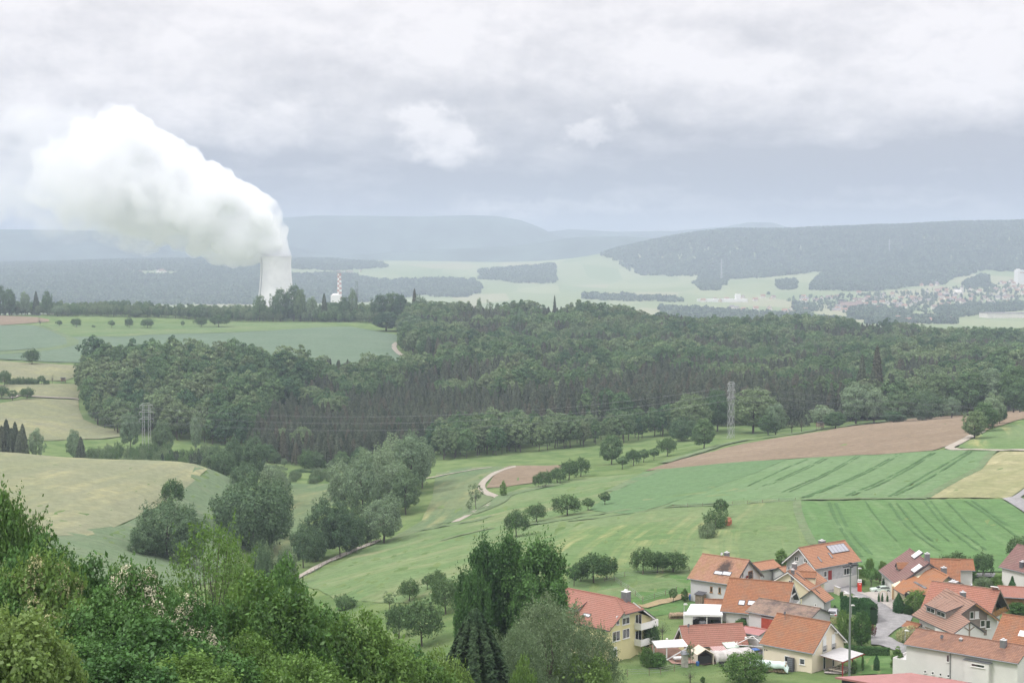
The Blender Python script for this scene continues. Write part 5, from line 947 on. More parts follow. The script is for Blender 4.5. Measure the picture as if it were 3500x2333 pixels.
# ================================================================ the village
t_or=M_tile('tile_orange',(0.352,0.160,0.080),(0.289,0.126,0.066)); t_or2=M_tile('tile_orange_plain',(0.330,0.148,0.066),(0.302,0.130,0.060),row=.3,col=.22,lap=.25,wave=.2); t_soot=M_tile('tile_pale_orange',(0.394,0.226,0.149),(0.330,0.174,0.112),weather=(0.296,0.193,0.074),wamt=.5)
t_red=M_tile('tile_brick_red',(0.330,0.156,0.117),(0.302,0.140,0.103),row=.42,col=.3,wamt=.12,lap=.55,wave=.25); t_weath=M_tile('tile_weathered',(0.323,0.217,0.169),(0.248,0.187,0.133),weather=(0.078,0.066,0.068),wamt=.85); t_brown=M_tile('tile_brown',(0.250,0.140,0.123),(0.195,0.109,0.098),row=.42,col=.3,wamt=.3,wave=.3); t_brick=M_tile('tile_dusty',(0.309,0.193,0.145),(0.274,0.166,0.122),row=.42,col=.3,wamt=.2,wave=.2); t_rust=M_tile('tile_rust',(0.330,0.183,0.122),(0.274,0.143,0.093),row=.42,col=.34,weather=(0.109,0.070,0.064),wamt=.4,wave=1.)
w_white=M_plain('render_white',(.70,.685,.665),.9,.05,.4,spec=.1); w_grey=M_plain('render_pale_grey',(.58,.575,.58),.9,.06,.4,spec=.1); w_cream=M_plain('render_cream',(.78,.69,.55),.9,.04,.4,spec=.1); w_yellow=M_plain('render_yellow',(.72,.65,.38),.9,.05,.4,spec=.1); w_pyel=M_plain('render_pale_yellow',(.68,.63,.46),.9,.05,.4,spec=.1)
m_glass=M_glass('window_glass'); m_sky=M_glass('skylight_glass',(.30,.32,.33),.5); m_frame=M_plain('white_frame',(.80,.79,.77),.5,.03,1.); m_shut=M_plain('roller_shutter',(.78,.78,.78),.6,.03,1.); m_zinc=M_plain('zinc',(.24,.25,.27),.45,.1,2.,.5); m_lead=M_plain('dark_flashing',(.09,.09,.10),.5,.1,2.); m_redmet=M_plain('red_sheet',(.36,.165,.155),.55,.1,.5); m_reddoor=M_plain('rust_red_door',(.40,.075,.045),.7,.15,2.); m_redpost=M_plain('dark_red_wood',(.28,.04,.035),.7,.15,2.); m_tarp=M_plain('pale_green_tarp',(.58,.70,.66),.5,.1,1.5,bump=.5); m_gtarp=M_plain('grey_tarp',(.50,.48,.46),.7,.2,1.,bump=.6); m_log=M_plain('cut_logs',(.33,.25,.17),.95,.6,6.); m_stone=M_plain('stone',(.42,.40,.36),.95,.3,2.); m_blue=M_plain('blue_plastic',(.05,.15,.42),.5,.1,1.)
m_tan=M_plain('tan_wall',(.62,.56,.46),.95,.1,1.); m_cwhite=M_plain('tent_white',(.70,.70,.70),.6,.04,1.); m_roof_clear=M_plain('pale_sheet_roof',(.50,.49,.49),.5,.08,.8); m_silver=M_plain('silver_car',(.45,.46,.48),.3,.03,1.,.6,.5); m_black=M_plain('black_car',(.015,.016,.018),.25,.03,1.,0,.5); m_rubber=M_plain('rubber',(.02,.02,.02),.9); m_rlight=M_plain('red_lamp',(.5,.02,.02),.3); m_pgreen=M_plain('pale_green_cover',(.58,.68,.60),.6,.1,1.)
t=NT('soot_stained_tile'); 
def board_mat(name,c,wd=.18,dark=.45):
    t=NT(name); ob=t.n('ShaderNodeTexCoord').outputs['Object']; sp=t.n('ShaderNodeSeparateXYZ',{0:ob}); f=t.math('FRACT',t.math('DIVIDE',t.math('ADD',sp.outputs[0],sp.outputs[1]),wd)); k=t.smooth(t.math('ABSOLUTE',t.math('SUBTRACT',f,.5)),.36,.48,1.,dark)
    nzz=t.smooth(t.noise(ob,1.5,4),.3,.7,.85,1.1); kk=t.math('MULTIPLY',k,nzz); col=t.mix(1.,(*c,1),t.n('ShaderNodeCombineColor',{0:kk,1:kk,2:kk}).outputs[0],'MULTIPLY'); return t.out(t.n('ShaderNodeBsdfPrincipled',{'Base Color':col,'Roughness':.9}).outputs[0])
w_board=board_mat('grey_boarding',(.50,.505,.515)); w_wood=board_mat('weathered_boarding',(.26,.22,.19),.2,.5); w_brownb=board_mat('brown_boarding',(.30,.17,.08),.16,.5)
class House:
    def __init__(s,label,x,y,yaw,L,Wn,Wf,en,ef,r,wall,roof,zb=None,og=.5,oe=.5,name='house',cat='house',walls=True,near_poly=None,gutter=True,barge=None,hipR=0,th=.17):
        s.yaw=yaw; s.L,s.Wn,s.Wf,s.en,s.ef,s.r=L,Wn,Wf,en,ef,r; s.og,s.oe=og,oe; s.base=Vector((x,y,(ZC-69. if zb is None else ZC+zb)))
        s.o=empty(name,s.base,yaw,label,cat); s.M=Matrix.Translation(s.base)@Matrix.Rotation(yaw,4,'Z'); s.I=s.M.inverted(); s.th=th
        s.slope=lambda sd:(s.Wn,s.en) if sd<0 else (s.Wf,s.ef)
        h=L/2
        if walls:
            zr=lambda yy:(s.r-(s.r-(s.en if yy<0 else s.ef))*abs(yy)/(s.Wn if yy<0 else s.Wf))-th
            a,b=-(Wn-oe),Wf-oe; x0=-h+og; mb=MB(); mb.prism([(x0,a,-1.5),(x0,b,-1.5),(x0,b,zr(b)),(x0,0,zr(0)),(x0,a,zr(a))],(L-2*og,0,0)); s.wall=mb.build('wall',[wall],s.o)
        mb=MB()
        for sd in (-1,1):
            w,e=s.slope(sd); sl=math.hypot(w,s.r-e)
            if sd<0 and near_poly: continue
            q=[(-h,0,s.r),(h,0,s.r),(h,sd*w,e),(-h,sd*w,e)]; s.slab(mb,q if sd<0 else q[::-1],[(-h,0),(h,0),(h,sl),(-h,sl)] if sd<0 else [(-h,sl),(h,sl),(h,0),(-h,0)])
        if near_poly:
            q=[s.onroof(u,v) for u,v in near_poly]; mb2=[(p.x,p.y,p.z) for p in q]; uv=[(p.x,math.hypot(p.y,s.r-p.z)) for p in q]; s.slab(mb,mb2,uv)
        s.roof=mb.build('roof',[roof,m_lead],s.o)
        mb=MB().tube([(-h-.02,0,s.r+.0),(h+.02,0,s.r+.0)],.13,8); mb.build('ridge_tiles',[roof],s.roof)
        if gutter and not near_poly:
            mb=MB().tube([(-h,-Wn-.05,en-.1),(h,-Wn-.05,en-.1)],.08,6); mb.build('gutter',[m_zinc],s.roof)
        if barge:
            for sx in (-1,1):
                mb=MB()
                for sd in (-1,1):
                    w,e=s.slope(sd); X=sx*(h-.03); 
                    if sd<0 and near_poly: continue
                    mb.prism([(X,0,s.r-th*1.2),(X,sd*w,e-th*1.2),(X,sd*w,e-th*1.2-.24),(X,0,s.r-th*1.2-.24)],(sx*.05,0,0))
                if mb.f: mb.build('bargeboard',[barge],s.o)
    def slab(s,mb,q,uv):
        n=len(q); b=[(p[0],p[1],p[2]-s.th) for p in q]; mb.face(q,0,uv); mb.face(b[::-1],1)
        for i in range(n): j=(i+1)%n; mb.face([q[j],q[i],b[i],b[j]],1)
    def lray(s,u,v):
        a,m=ray(u,v); O=s.I@Vector((0,0,ZC)); d=(s.I.to_3x3()@Vector((a,1,m))); return O,d
    def onplane(s,u,v,p,n):
        O,d=s.lray(u,v); n=Vector(n); return O+d*((Vector(p)-O).dot(n)/d.dot(n))
    def onroof(s,u,v,sd=-1):
        w,e=s.slope(sd); return s.onplane(u,v,(0,0,s.r),(0,sd*(s.r-e),w))
    def face(s,f):
        return {'front':((0,-(s.Wn-s.oe),0),(0,-1,0)),'back':((0,s.Wf-s.oe,0),(0,1,0)),'right':((s.L/2-s.og,0,0),(1,0,0)),'left':((-s.L/2+s.og,0,0),(-1,0,0))}[f]
    def rect(s,f,p0,p1,pl_=None):
        p,n=pl_ or s.face(f); a=s.onplane(*p0,p,n); b=s.onplane(*p1,p,n)
        ax=0 if abs(n[1])>.5 else 1
        return ax,p,n,sorted((a[ax],b[ax])),sorted((a.z,b.z))
    def panel(s,name,f,p0,p1,mat,d0=.0,d1=.05,parent=None,pl_=None,pad=0.):
        ax,p,n,(a0,a1),(z0,z1)=s.rect(f,p0,p1,pl_); mb=MB(); s._bx(mb,ax,p,n,a0-pad,a1+pad,z0-pad,z1+pad,d0,d1); return mb.build(name,[mat],parent or s.o)
    def _bx(s,mb,ax,p,n,a0,a1,z0,z1,d0,d1):
        k=1-ax; c=p[k]; sg=n[k]; e0,e1=sorted((c+sg*d0,c+sg*d1))
        if ax==0: mb.box(a0,a1,e0,e1,z0,z1)
        else: mb.box(e0,e1,a0,a1,z0,z1)
    def window(s,f,p0,p1,frame=None,pane=None,bars=1,shut=0.,sill=True,pl_=None,name='window',rail=False,ft=.09):
        frame=frame or m_frame; pane=pane or m_glass; ax,p,n,(a0,a1),(z0,z1)=s.rect(f,p0,p1,pl_); mb=MB(); t=ft
        for q in ((a0,a1,z0,z0+t),(a0,a1,z1-t,z1),(a0,a0+t,z0+t,z1-t),(a1-t,a1,z0+t,z1-t)): s._bx(mb,ax,p,n,*q,-.05,.07)
        for i in range(bars-1):
            c=a0+(a1-a0)*(i+1)/bars; s._bx(mb,ax,p,n,c-t*.45,c+t*.45,z0+t,z1-t,-.05,.065)
        w=mb.build(name,[frame],s.o); mb=MB(); s._bx(mb,ax,p,n,a0+t,a1-t,z0+t,z1-t,-.05,.025); mb.build('pane',[pane],w)
        if shut: mb=MB(); s._bx(mb,ax,p,n,a0+.02,a1-.02,z1-(z1-z0)*shut,z1+.02,.02,.10); mb.build('roller_shutter',[m_shut],w)
        if sill: mb=MB(); s._bx(mb,ax,p,n,a0-.1,a1+.1,z0-.09,z0-.005,-.02,.16); mb.build('sill',[frame],w)
        if rail:
            mb=MB()
            for z in (z0+.1,z0+.95): s._bx(mb,ax,p,n,a0-.1,a1+.1,z,z+.05,.18,.22)
            for i in range(9): c=a0-.1+(a1-a0+.2)*i/8; s._bx(mb,ax,p,n,c-.012,c+.012,z0+.1,z0+.95,.185,.215)
            mb.build('railing',[m_zinc],w)
        return w
    def skylight(s,p0,p1,sd=-1,frame=None,name='skylight',pane=None,n=1):
        a=s.onroof(*p0,sd); b=s.onroof(*p1,sd); x0,x1=sorted((a.x,b.x)); w,e=s.slope(sd); sl=math.hypot(w,s.r-e); d=sorted((abs(a.y)*sl/w,abs(b.y)*sl/w))
        return s.onslope(name,x0,x1,d[0],d[1],sd,frame or m_lead,pane or m_sky,n)
    def RP(s,x,d,h,sd=-1):
        w,e=s.slope(sd); sl=math.hypot(w,s.r-e); return Vector((x,sd*d*w/sl+sd*h*(s.r-e)/sl,s.r-d*(s.r-e)/sl+h*w/sl))
    def slopebox(s,mb,x0,x1,d0,d1,h0,h1,sd=-1,m=0):
        P=[s.RP(x,d,h,sd) for h in (h0,h1) for d in (d0,d1) for x in (x0,x1)]
        for q in ((0,2,3,1),(4,5,7,6),(0,1,5,4),(1,3,7,5),(3,2,6,7),(2,0,4,6)): mb.face([P[k] for k in q],m)
    def onslope(s,name,x0,x1,d0,d1,sd,frame,pane,n=1,t=.1,h=.1):
        mb=MB(); 
        for q in ((x0,x1,d0,d0+t),(x0,x1,d1-t,d1),(x0,x0+t,d0+t,d1-t),(x1-t,x1,d0+t,d1-t)): s.slopebox(mb,*q,-.05,h,sd)
        for i in range(n-1): c=x0+(x1-x0)*(i+1)/n; s.slopebox(mb,c-t/3,c+t/3,d0+t,d1-t,-.05,h-.005,sd)
        w=mb.build(name,[frame],s.roof); mb=MB(); s.slopebox(mb,x0+t,x1-t,d0+t,d1-t,-.05,h-.03,sd); mb.build('pane',[pane],w); return w
    def chimney(s,u,v,vt,wd,sd=-1,mat=None,cap=None,back=.6,pots=0,dp=None):
        """foot near (u, v) on slope; top at vt"""
        p=s.onroof(u,v,sd) if sd<0 else None
        if p is None: p=s.onplane(u,v,(0,back,0),(0,1,0))
        O,d=s.lray(u,vt); zt_=(O+d*((p.y-O.y)/d.y)).z; w=wd/2; dp=(dp or wd)/2; mb=MB().box(p.x-w,p.x+w,p.y-dp,p.y+dp,p.z-1.2,zt_); c=mb.build('chimney',[mat or m_zinc],s.roof)
        mb=MB().box(p.x-w-.04,p.x+w+.04,p.y-dp-.04,p.y+dp+.04,zt_,zt_+.07); mb.tube([(p.x,p.y,zt_),(p.x,p.y,zt_+.3)],w*.5,8)
        for i in range(pots): x=p.x+(i-(pots-1)/2)*wd*.32; mb.tube([(x,p.y,zt_+.1),(x,p.y,zt_+.42)],.13,8)
        mb.build('chimney_cap',[cap or w_grey],c); return c
    def dish(s,u,v,px,parent=None,sd=-1,mat=None,mast_v=None,face=None,aim=None):
        p=s.onroof(u,mast_v or v,sd) if face is None else s.onplane(u,v,*s.face(face)); O,d=s.lray(u,v); q=O+d*((p.y-O.y)/d.y) if face is None else p+Vector(s.face(face)[1])*.35
        R_=px*s.base.y/F/2; wd=Vector(aim or (-.75,-.55,.45)); ld=(s.I.to_3x3()@wd).normalized(); T=Matrix.Translation(q)@ld.to_track_quat('Z','Y').to_matrix().to_4x4()
        mb=MB(); mb.lathe([(.001,0),(R_*.5,R_*.07),(R_*.85,R_*.2),(R_,R_*.29),(R_*.97,R_*.31),(R_*.8,R_*.2),(.001,.04)],n=20,T=T); o=mb.build('satellite_dish',[mat or m_lead],parent or s.roof)
        mb=MB(); mb.bar(p-Vector((0,0,.3)) if face is None else p,q,.06); mb.bar(T@Vector((0,-R_*.9,.2*R_)),T@Vector((0,-R_*.2,R_*1.0)),.04); mb.box(-.07,.07,-.07,.07,R_*.92,R_*1.1,0,T@Matrix.Translation((0,-R_*.2,0))); mb.build('bracket',[m_zinc],o); return o
def pz(u,v,z):
    """point on the line of sight at height z above the village ground"""
    a,m=ray(u,v); D=(z-69.)/m; return Vector((a*D,D,ZC-69+z))
# --- white house with the sooty roof
h1=House('white house with soot stains spreading over its orange roof',42.8,312.6,-.673,10.9,5.8,5.8,4.6,4.6,8.7,w_grey,t_soot,barge=m_lead,oe=.6)
h1.skylight(za(588,512),za(688,585)); h1.skylight(za(722,520),za(825,600)); h1.chimney(*za(772,300),za(772,222)[1],.85,1,back=.8); h1.dish(*za(695,245),11,mat=w_grey,mast_v=za(695,275)[1])
h1.window('front',za(506,765),za(543,862),m_woodo); h1.window('front',za(640,780),za(677,880),m_woodo); h1.window('right',za(1015,540),za(1040,625),m_frame); h1.window('right',za(1115,525),za(1185,632),m_woodo,rail=True); h1.dish(*za(1076,612),11,face='right',mat=m_redpost,parent=h1.o)
t=NT('soot'); ob=t.n('ShaderNodeTexCoord').outputs['Object']
# soot lies on the tiles as a stain with a shape of its own
def soot(tm,c,rx,ry):
    tr_=tm.node_tree; b=[n for n in tr_.nodes if n.type=='BSDF_PRINCIPLED'][0]; T2=NT.__new__(NT); T2.t=tr_; src=b.inputs['Base Color'].links[0].from_socket
    ob=T2.n('ShaderNodeTexCoord').outputs['UV']; d=T2.n('ShaderNodeVectorMath',{0:ob,1:(c[0],c[1],0)},operation='SUBTRACT').outputs[0]; d=T2.n('ShaderNodeVectorMath',{0:d,1:(1/rx,1/ry,0)},operation='MULTIPLY').outputs[0]; L_=T2.n('ShaderNodeVectorMath',{0:d},operation='LENGTH').outputs['Value']
    nn=T2.noise(ob,1.6,5,.7); f=T2.smooth(T2.math('ADD',L_,T2.math('MULTIPLY',T2.math('SUBTRACT',nn,.5),1.3)),1.,.35,0.,.88); T2.t.links.new(T2.mix(f,src,(.035,.03,.03)),b.inputs['Base Color'])
_a=h1.onroof(*za(740,470)); soot(t_soot,(_a.x,abs(_a.y)*math.hypot(5.8,4.1)/5.8),2.0,2.9)
o=empty('shed',h1.M@Vector((-1.9,-6.2,0)),-.673,'small weathered lean-to shed against the white house','shed'); MB().box(-.8,.8,-.9,.55,-.4,1.9).build('wall',[m_wood],o); MB().prism([(-1,-1.1,1.95),(1,-1.1,1.95),(1,.6,2.3),(-1,.6,2.3)],(0,0,.08)).build('roof',[m_lead],o)
def barrel(u,v,lb,mat,h=.95,r=.33):
    p=hit(u,v); o=tag(MB().lathe([(r*.85,-.1),(r,.15),(r*1.06,h/2),(r,h*.9),(r*.85,h),(.01,h)],n=14).build('barrel',[mat]),lb,'barrel'); o.location=p; return o
barrel(*za(198,990),'blue barrel at the corner of the white house',m_blue,1.2,.42)
def crate(u,v,lb,w,d,h,mat,rz=-.6):
    p=hit(u,v); o=empty('crate',p,rz,lb,'crate'); mb=MB()
    for i in range(5): mb.box(-w/2,w/2,-d/2,-d/2+.04,h*i/5+.03,h*(i+.75)/5); mb.box(-w/2,-w/2+.04,-d/2,d/2,h*i/5+.03,h*(i+.75)/5); mb.box(w/2-.04,w/2,-d/2,d/2,h*i/5+.03,h*(i+.75)/5)
    mb.box(-w/2+.05,w/2-.05,-d/2+.05,d/2-.05,0,h*.9); mb.build('slatted_side',[mat],o); mb=MB(); [mb.box(x-.05,x+.05,y-.05,y+.05,-.2,h) for x in (-w/2,w/2) for y in (-d/2,d/2)]; mb.build('corner_post',[mat],o)
crate(*za(392,1005),'pale slatted crate beside the lean-to shed',1.0,.8,1.3,m_tan); crate(*za(440,1008),'grey slatted crate right of the pale crate',.7,.7,1.4,m_wood); crate(*za(268,1000),'small brown crate left of the lean-to shed',.6,.5,.7,m_woodo)
# --- grey boarded house with solar collectors
h2=House('grey boarded house with solar collectors on its orange roof',64.7,326.1,.645,14.2,4.65,4.65,4.9,4.9,8.6,w_board,t_soot,og=.9,barge=m_frame,zb=-68.8)
h2.roof.data.materials[0]=M_tile('tile_salmon',(.42,.215,.125),(.36,.18,.105),row=.38,col=.3,wamt=.1,wave=.25); 
h2.skylight(zb(480,425),zb(580,518)); h2.skylight(zb(672,360),zb(770,448)); h2.chimney(*zb(572,195),zb(572,140)[1],1.1,1,back=.9)
m_solar=M_glass('solar_glass',(.22,.23,.27),.30); h2.onslope('solar_panel',*[f for f in (lambda a,b:(a.x,b.x))(h2.onroof(*zb(650,250)),h2.onroof(*zb(1058,318)))],.75,2.95,-1,m_lead,m_solar,5,.07,.16)
h2.window('left',zb(85,412),zb(152,512),bars=2); h2.window('left',zb(255,440),zb(318,540),bars=2); h2.window('front',zb(603,685),zb(655,780)); h2.window('front',zb(960,635),zb(1102,730),bars=3); h2.panel('door','front',zb(685,675),zb(745,850),m_redpost,-.02,.05); h2.panel('plinth','front',zb(470,880),zb(1200,930),w_white,-.3,.06)
mb=MB(); [mb.tube([(6.2,-4.3,4.7),(6.2,-4.3,-.2)],.06,6)]; mb.build('downpipe',[m_zinc],h2.o)
# --- small outbuilding behind
h3=House('low outbuilding with an orange roof beside the grey house',53.6,333.5,.62,6.4,2.6,2.6,2.5,2.5,3.7,w_grey,t_soot,name='outbuilding',cat='outbuilding'); h3.roof.data.materials[0]=h2.roof.data.materials[0]
h3b=House('second low outbuilding joining the outbuilding to the grey house',58.4,331.5,.62,5.4,2.4,2.4,2.0,2.0,3.1,w_grey,t_or,name='outbuilding',cat='outbuilding'); h3b.roof.data.materials[0]=h2.roof.data.materials[0]
# --- yellow gabled house with dormer and annex
t_h4=h2.roof.data.materials[0]
h4=House('pale yellow gabled house with a dormer and a lower annex',57.2,313.2,1.0,9.6,4.6,4.6,3.4,3.4,6.5,w_pyel,t_h4,barge=m_frame)
h4.chimney(*za(1832,560),za(1832,500)[1],.6); h4.chimney(*za(1860,475),za(1860,400)[1],.8,cap=w_white); h4.dish(*za(1772,470),8,mast_v=za(1772,545)[1]); h4.window('left',za(1770,660),za(1830,730),bars=2)
h4.skylight(za(1880,545),za(2035,665),pane=m_frame)
d_=House('',58.9,311.6,-.25,3.6,1.5,1.5,5.0,5.0,5.9,w_pyel,t_or,name='dormer',cat=None,gutter=False,og=.1,oe=.2); d_.o.parent=h4.o; d_.o.matrix_basis=h4.I@d_.M
for c_ in list(d_.o.children): pass
an=House('low white annex with a steep salmon roof in front of the yellow gabled house',59.3,304.6,1.0,4.6,2.9,2.6,2.0,2.0,4.1,w_grey,t_h4,name='annex',cat='annex'); an.skylight(za(2090,720),za(2190,810)); an.window('left',za(2185,1040),za(2215,1090))
# --- big orange roof in the middle
h5=House('house with a big dark orange roof and white gable balcony',47.,294.3,-.40,12.4,6.55,6.55,2.7,2.7,7.75,w_white,t_or,og=1.1,barge=m_frame)
h5.skylight(za(972,985),za(1055,1072)); h5.skylight(za(1120,990),za(1235,1078)); h5.panel('vent_tile','front',za(1,1),za(2,2),m_lead) if 0 else None
h5.window('front',za(1000,1265),za(1085,1370),m_lead); 
mb=MB(); zz_=2.7; mb.box(5.1,6.5,-3.6,3.9,zz_-.15,zz_); mb.box(6.42,6.5,-3.6,3.9,zz_,zz_+1.); mb.box(5.1,6.42,-3.68,-3.6,zz_,zz_+1.); mb.box(5.1,6.42,3.9,3.98,zz_,zz_+1.); mb.build('balcony',[m_frame],h5.o)
MB().prism([(5.9,-2.9,5.2),(5.9,2.9,5.2),(5.9,2.9,5.45),(5.9,-2.9,5.45)],(.15,0,0)).build('tie_beam',[m_frame],h5.o); MB().box(5.08,5.14,-1.2,1.2,2.8,4.9).build('glazed_door',[m_glass],h5.o)
# --- long low weathered roof with the red door
h6=House('long low building with weathered roof and a rust red door',50.,281.,-.727,12.9,4.5,4.5,4.7,4.7,6.4,w_grey,t_weath,oe=.45)
h6.panel('garage_door','front',ze(275,310),ze(500,650),m_reddoor,-.02,.06); h6.panel('door_lintel','front',ze(275,283),ze(510,312),m_lead,.0,.10); h6.window('left',za(1000,1268),za(1060,1330)) if 0 else None
# --- orange garage roof and white carport
h6b=House('small tiled outbuilding behind the white carport',39.3,297.6,-.15,5.2,2.6,2.6,2.0,2.0,3.4,w_white,t_or,name='outbuilding',cat='outbuilding')
p0=hit(*za(420,1400)); cpo=empty('carport',p0,-.10,'white carport sheltering two dark cars','carport'); mb=MB().prism([(-3.7,-2.3,2.55),(3.2,-2.3,2.55),(3.2,2.9,3.35),(-2.6,2.9,3.35)],(0,0,.12)); mb.build('roof',[m_cwhite],cpo); mb=MB().box(-3.9,3.2,-2.36,-2.28,2.3,2.62); mb.build('fascia',[m_cwhite],cpo)
for x in (-2.4,.3,3.05): MB().box(x-.08,x+.08,-2.25,-2.1,-.3,2.5).build('post',[m_cwhite],cpo)
MB().box(-4.0,-2.5,-2.2,1.2,-.3,2.35).build('storage_box',[m_cwhite],cpo); MB().box(-2.4,3.1,2.5,2.6,-.3,3.1).build('back_wall',[w_grey],cpo)
def car(p,rz,lb,paint,L=4.4,Wd=1.8,H=1.5,suv=False,cover=False):
    o=empty('car',p,rz,lb,'car'); w=Wd/2; l=L/2; s=H/1.5
    prof=[(-l,.35),(-l+.02,.72),(-l+.15,.86),(-l*.42,.95),(-l*.05,1.42*s) ,(l*.55,1.46*s),(l*.80,1.38*s if suv else 1.15*s),(l*.93,.95),(l,.85),(l,.38),(l-.25,.25),(-l+.25,.25)] if True else []
    mb=MB(); ws=[1 if z<1 else .82 for x,z in prof]; A_=[(x,-w*k,z) for (x,z),k in zip(prof,ws)]; B_=[(x,w*k,z) for (x,z),k in zip(prof,ws)]; mb.face(A_[::-1]); mb.face(B_); n=len(prof)
    for i in range(n): j=(i+1)%n; mb.face([A_[i],A_[j],B_[j],B_[i]])
    b=mb.build('body',[paint],o); bv=b.modifiers.new('b','BEVEL'); bv.width=.07; bv.segments=2; bv.limit_method='ANGLE'
    mb=MB(); 
    for sy in (-1,1): mb.face([(-l*.34,sy*(w*.95),1.0),(l*.80,sy*(w*.95),1.0),(l*.66,sy*(w*.845),1.36*s),(-l*.04,sy*(w*.845),1.36*s)])
    mb.face([(-l*.40,-w*.8,1.0),(-l*.40,w*.8,1.0),(-l*.09,w*.72,1.38*s),(-l*.09,-w*.72,1.38*s)]); mb.face([(l*.93,-w*.75,1.02),(l*.93,w*.75,1.02),(l*.83,w*.7,1.3*s),(l*.83,-w*.7,1.3*s)]); mb.build('window',[m_glass],o)
    for x in (-l*.62,l*.60):
        for y in (-w,w): T=Matrix.Translation((x,y*.93,.32))@Matrix.Rotation(math.pi/2,4,'X'); wh=MB().lathe([(.01,-.11),(.30,-.11),(.33,-.07),(.33,.07),(.30,.11),(.01,.11)],n=16,T=T).build('wheel',[m_rubber],o); MB().lathe([(.01,-.12),(.2,-.12),(.2,.12),(.01,.12)],n=12,T=T).build('rim',[m_silver],wh)
    for y in (-w*.72,w*.72): MB().box(-l-.01,-l+.1,y-.2,y+.2,.62,.78).build('headlight',[m_frame],o); MB().box(l-.08,l+.012,y-.18,y+.18,.72,.9).build('tail_light',[m_rlight],o)
    return o
car(cpo.matrix_basis@Vector((-.95,-.4,0)),-1.35,'black car with covered front in the white carport',m_black,4.5,1.8,1.62,True); car(cpo.matrix_basis@Vector((1.9,-.3,0)),-1.5,'dark low estate car at the right of the white carport',m_black,4.3,1.75,1.35)
car(hit(*zb(780,1490)),-1.9,'silver car parked beyond the white gable end',m_silver,4.6,1.85,1.65,True)
# --- cream house
h7=House('cream house with steep orange roof and red-posted pergola',49.4,264.,-.712,10.4,5.8,5.8,3.5,3.5,7.7,w_cream,t_or,barge=m_frame)
h7.dish(*ze(697,228),11,mast_v=ze(697,345)[1]); h7.window('front',ze(690,980),ze(775,1108),shut=.12); h7.window('front',ze(960,1030),ze(1050,1155),shut=.12)
h7.window('right',ze(1368,650),ze(1425,905),shut=.85,rail=True,name='balcony_window'); h7.window('right',ze(1528,615),ze(1585,865),shut=.85,rail=True,name='balcony_window'); h7.window('right',ze(1376,985),ze(1414,1225),name='glazed_door'); h7.window('right',ze(1540,940),ze(1572,1175),shut=.2,name='glazed_door')
for sd in (-1,1): pass
mb=MB(); [mb.box(4.5,5.25,y-.1,y+.1,3.4+(5.8-abs(y))*.72-.6,3.4+(5.8-abs(y))*.72-.38) for y in (2.2,5.2,-5.2)]; mb.build('purlin_end',[m_frame],h7.o); mb=MB(); [mb.lathe([(.01,0),(.12,0),(.12,.04),(.01,.04)],n=8,T=Matrix.Translation((x,-5.33,2.5))@Matrix.Rotation(R(90),4,'X')) for x in (-4.3,-3.9)]; mb.build('vent',[m_lead],h7.o)
MB().tube([(-4.55,-5.38,3.3),(-4.55,-5.38,-.2)],.06,6).build('downpipe',[m_frame],h7.o); mb=MB(); h7.slopebox(mb,-3.5,4.5,2.6,5.4,.3,.38,1); mb.build('solar_panel',[m_lead],h7.roof)
p=h7.M@Vector((7.0,-.2,0)); pg=empty('pergola',p,-.712,'pergola with dark red posts and pale sheet roof','pergola'); mb=MB().prism([(-1.9,-3.3,2.75),(2.4,-3.3,2.35),(2.4,3.8,2.35),(-1.9,3.8,2.75)],(0,0,.05)); mb.build('sheet_roof',[m_roof_clear],pg)
for x,z in ((2.3,2.3),(-1.7,2.6)):
    for y in (-3.1,.2,3.6):
        if x>0: MB().box(x-.08,x+.08,y-.08,y+.08,-.4,z).build('post',[m_redpost],pg)
mb=MB().box(2.2,2.4,-3.4,3.9,2.16,2.33); [mb.bar((-1.9,y,2.7),(2.7,y,2.27),.1) for y in np.linspace(-3.2,3.7,7)]; mb.build('rafter',[m_redpost],pg)
for k,y in enumerate((-2.2,-1.2,-.2,.9)):
    q=pg.matrix_basis@Vector((.6,y,0)); tb=empty('bench',q,-.712+1.57*0,('front','second','third','rear')[k]+' pale slatted bench under the pergola','bench','benches under the pergola'); MB().box(-1.5,1.5,-.18,.18,.42,.48).build('seat',[m_tan],tb); [MB().box(x-.04,x+.04,-.15,.15,-.1,.42).build('leg',[m_wood],tb) for x in (-1.2,1.2)]
o=empty('garden_cupboard',h7.M@Vector((1.0,-5.75,0)),-.712,'tall dark slatted cupboard against the cream wall','cupboard'); MB().box(-.55,.55,-.28,.28,-.2,2.1).build('body',[m_lead],o); mb=MB(); [mb.box(-.5,.5,-.31,-.285,.1+.33*i,.36+.33*i) for i in range(6)]; mb.build('front_slat',[m_zinc],o)
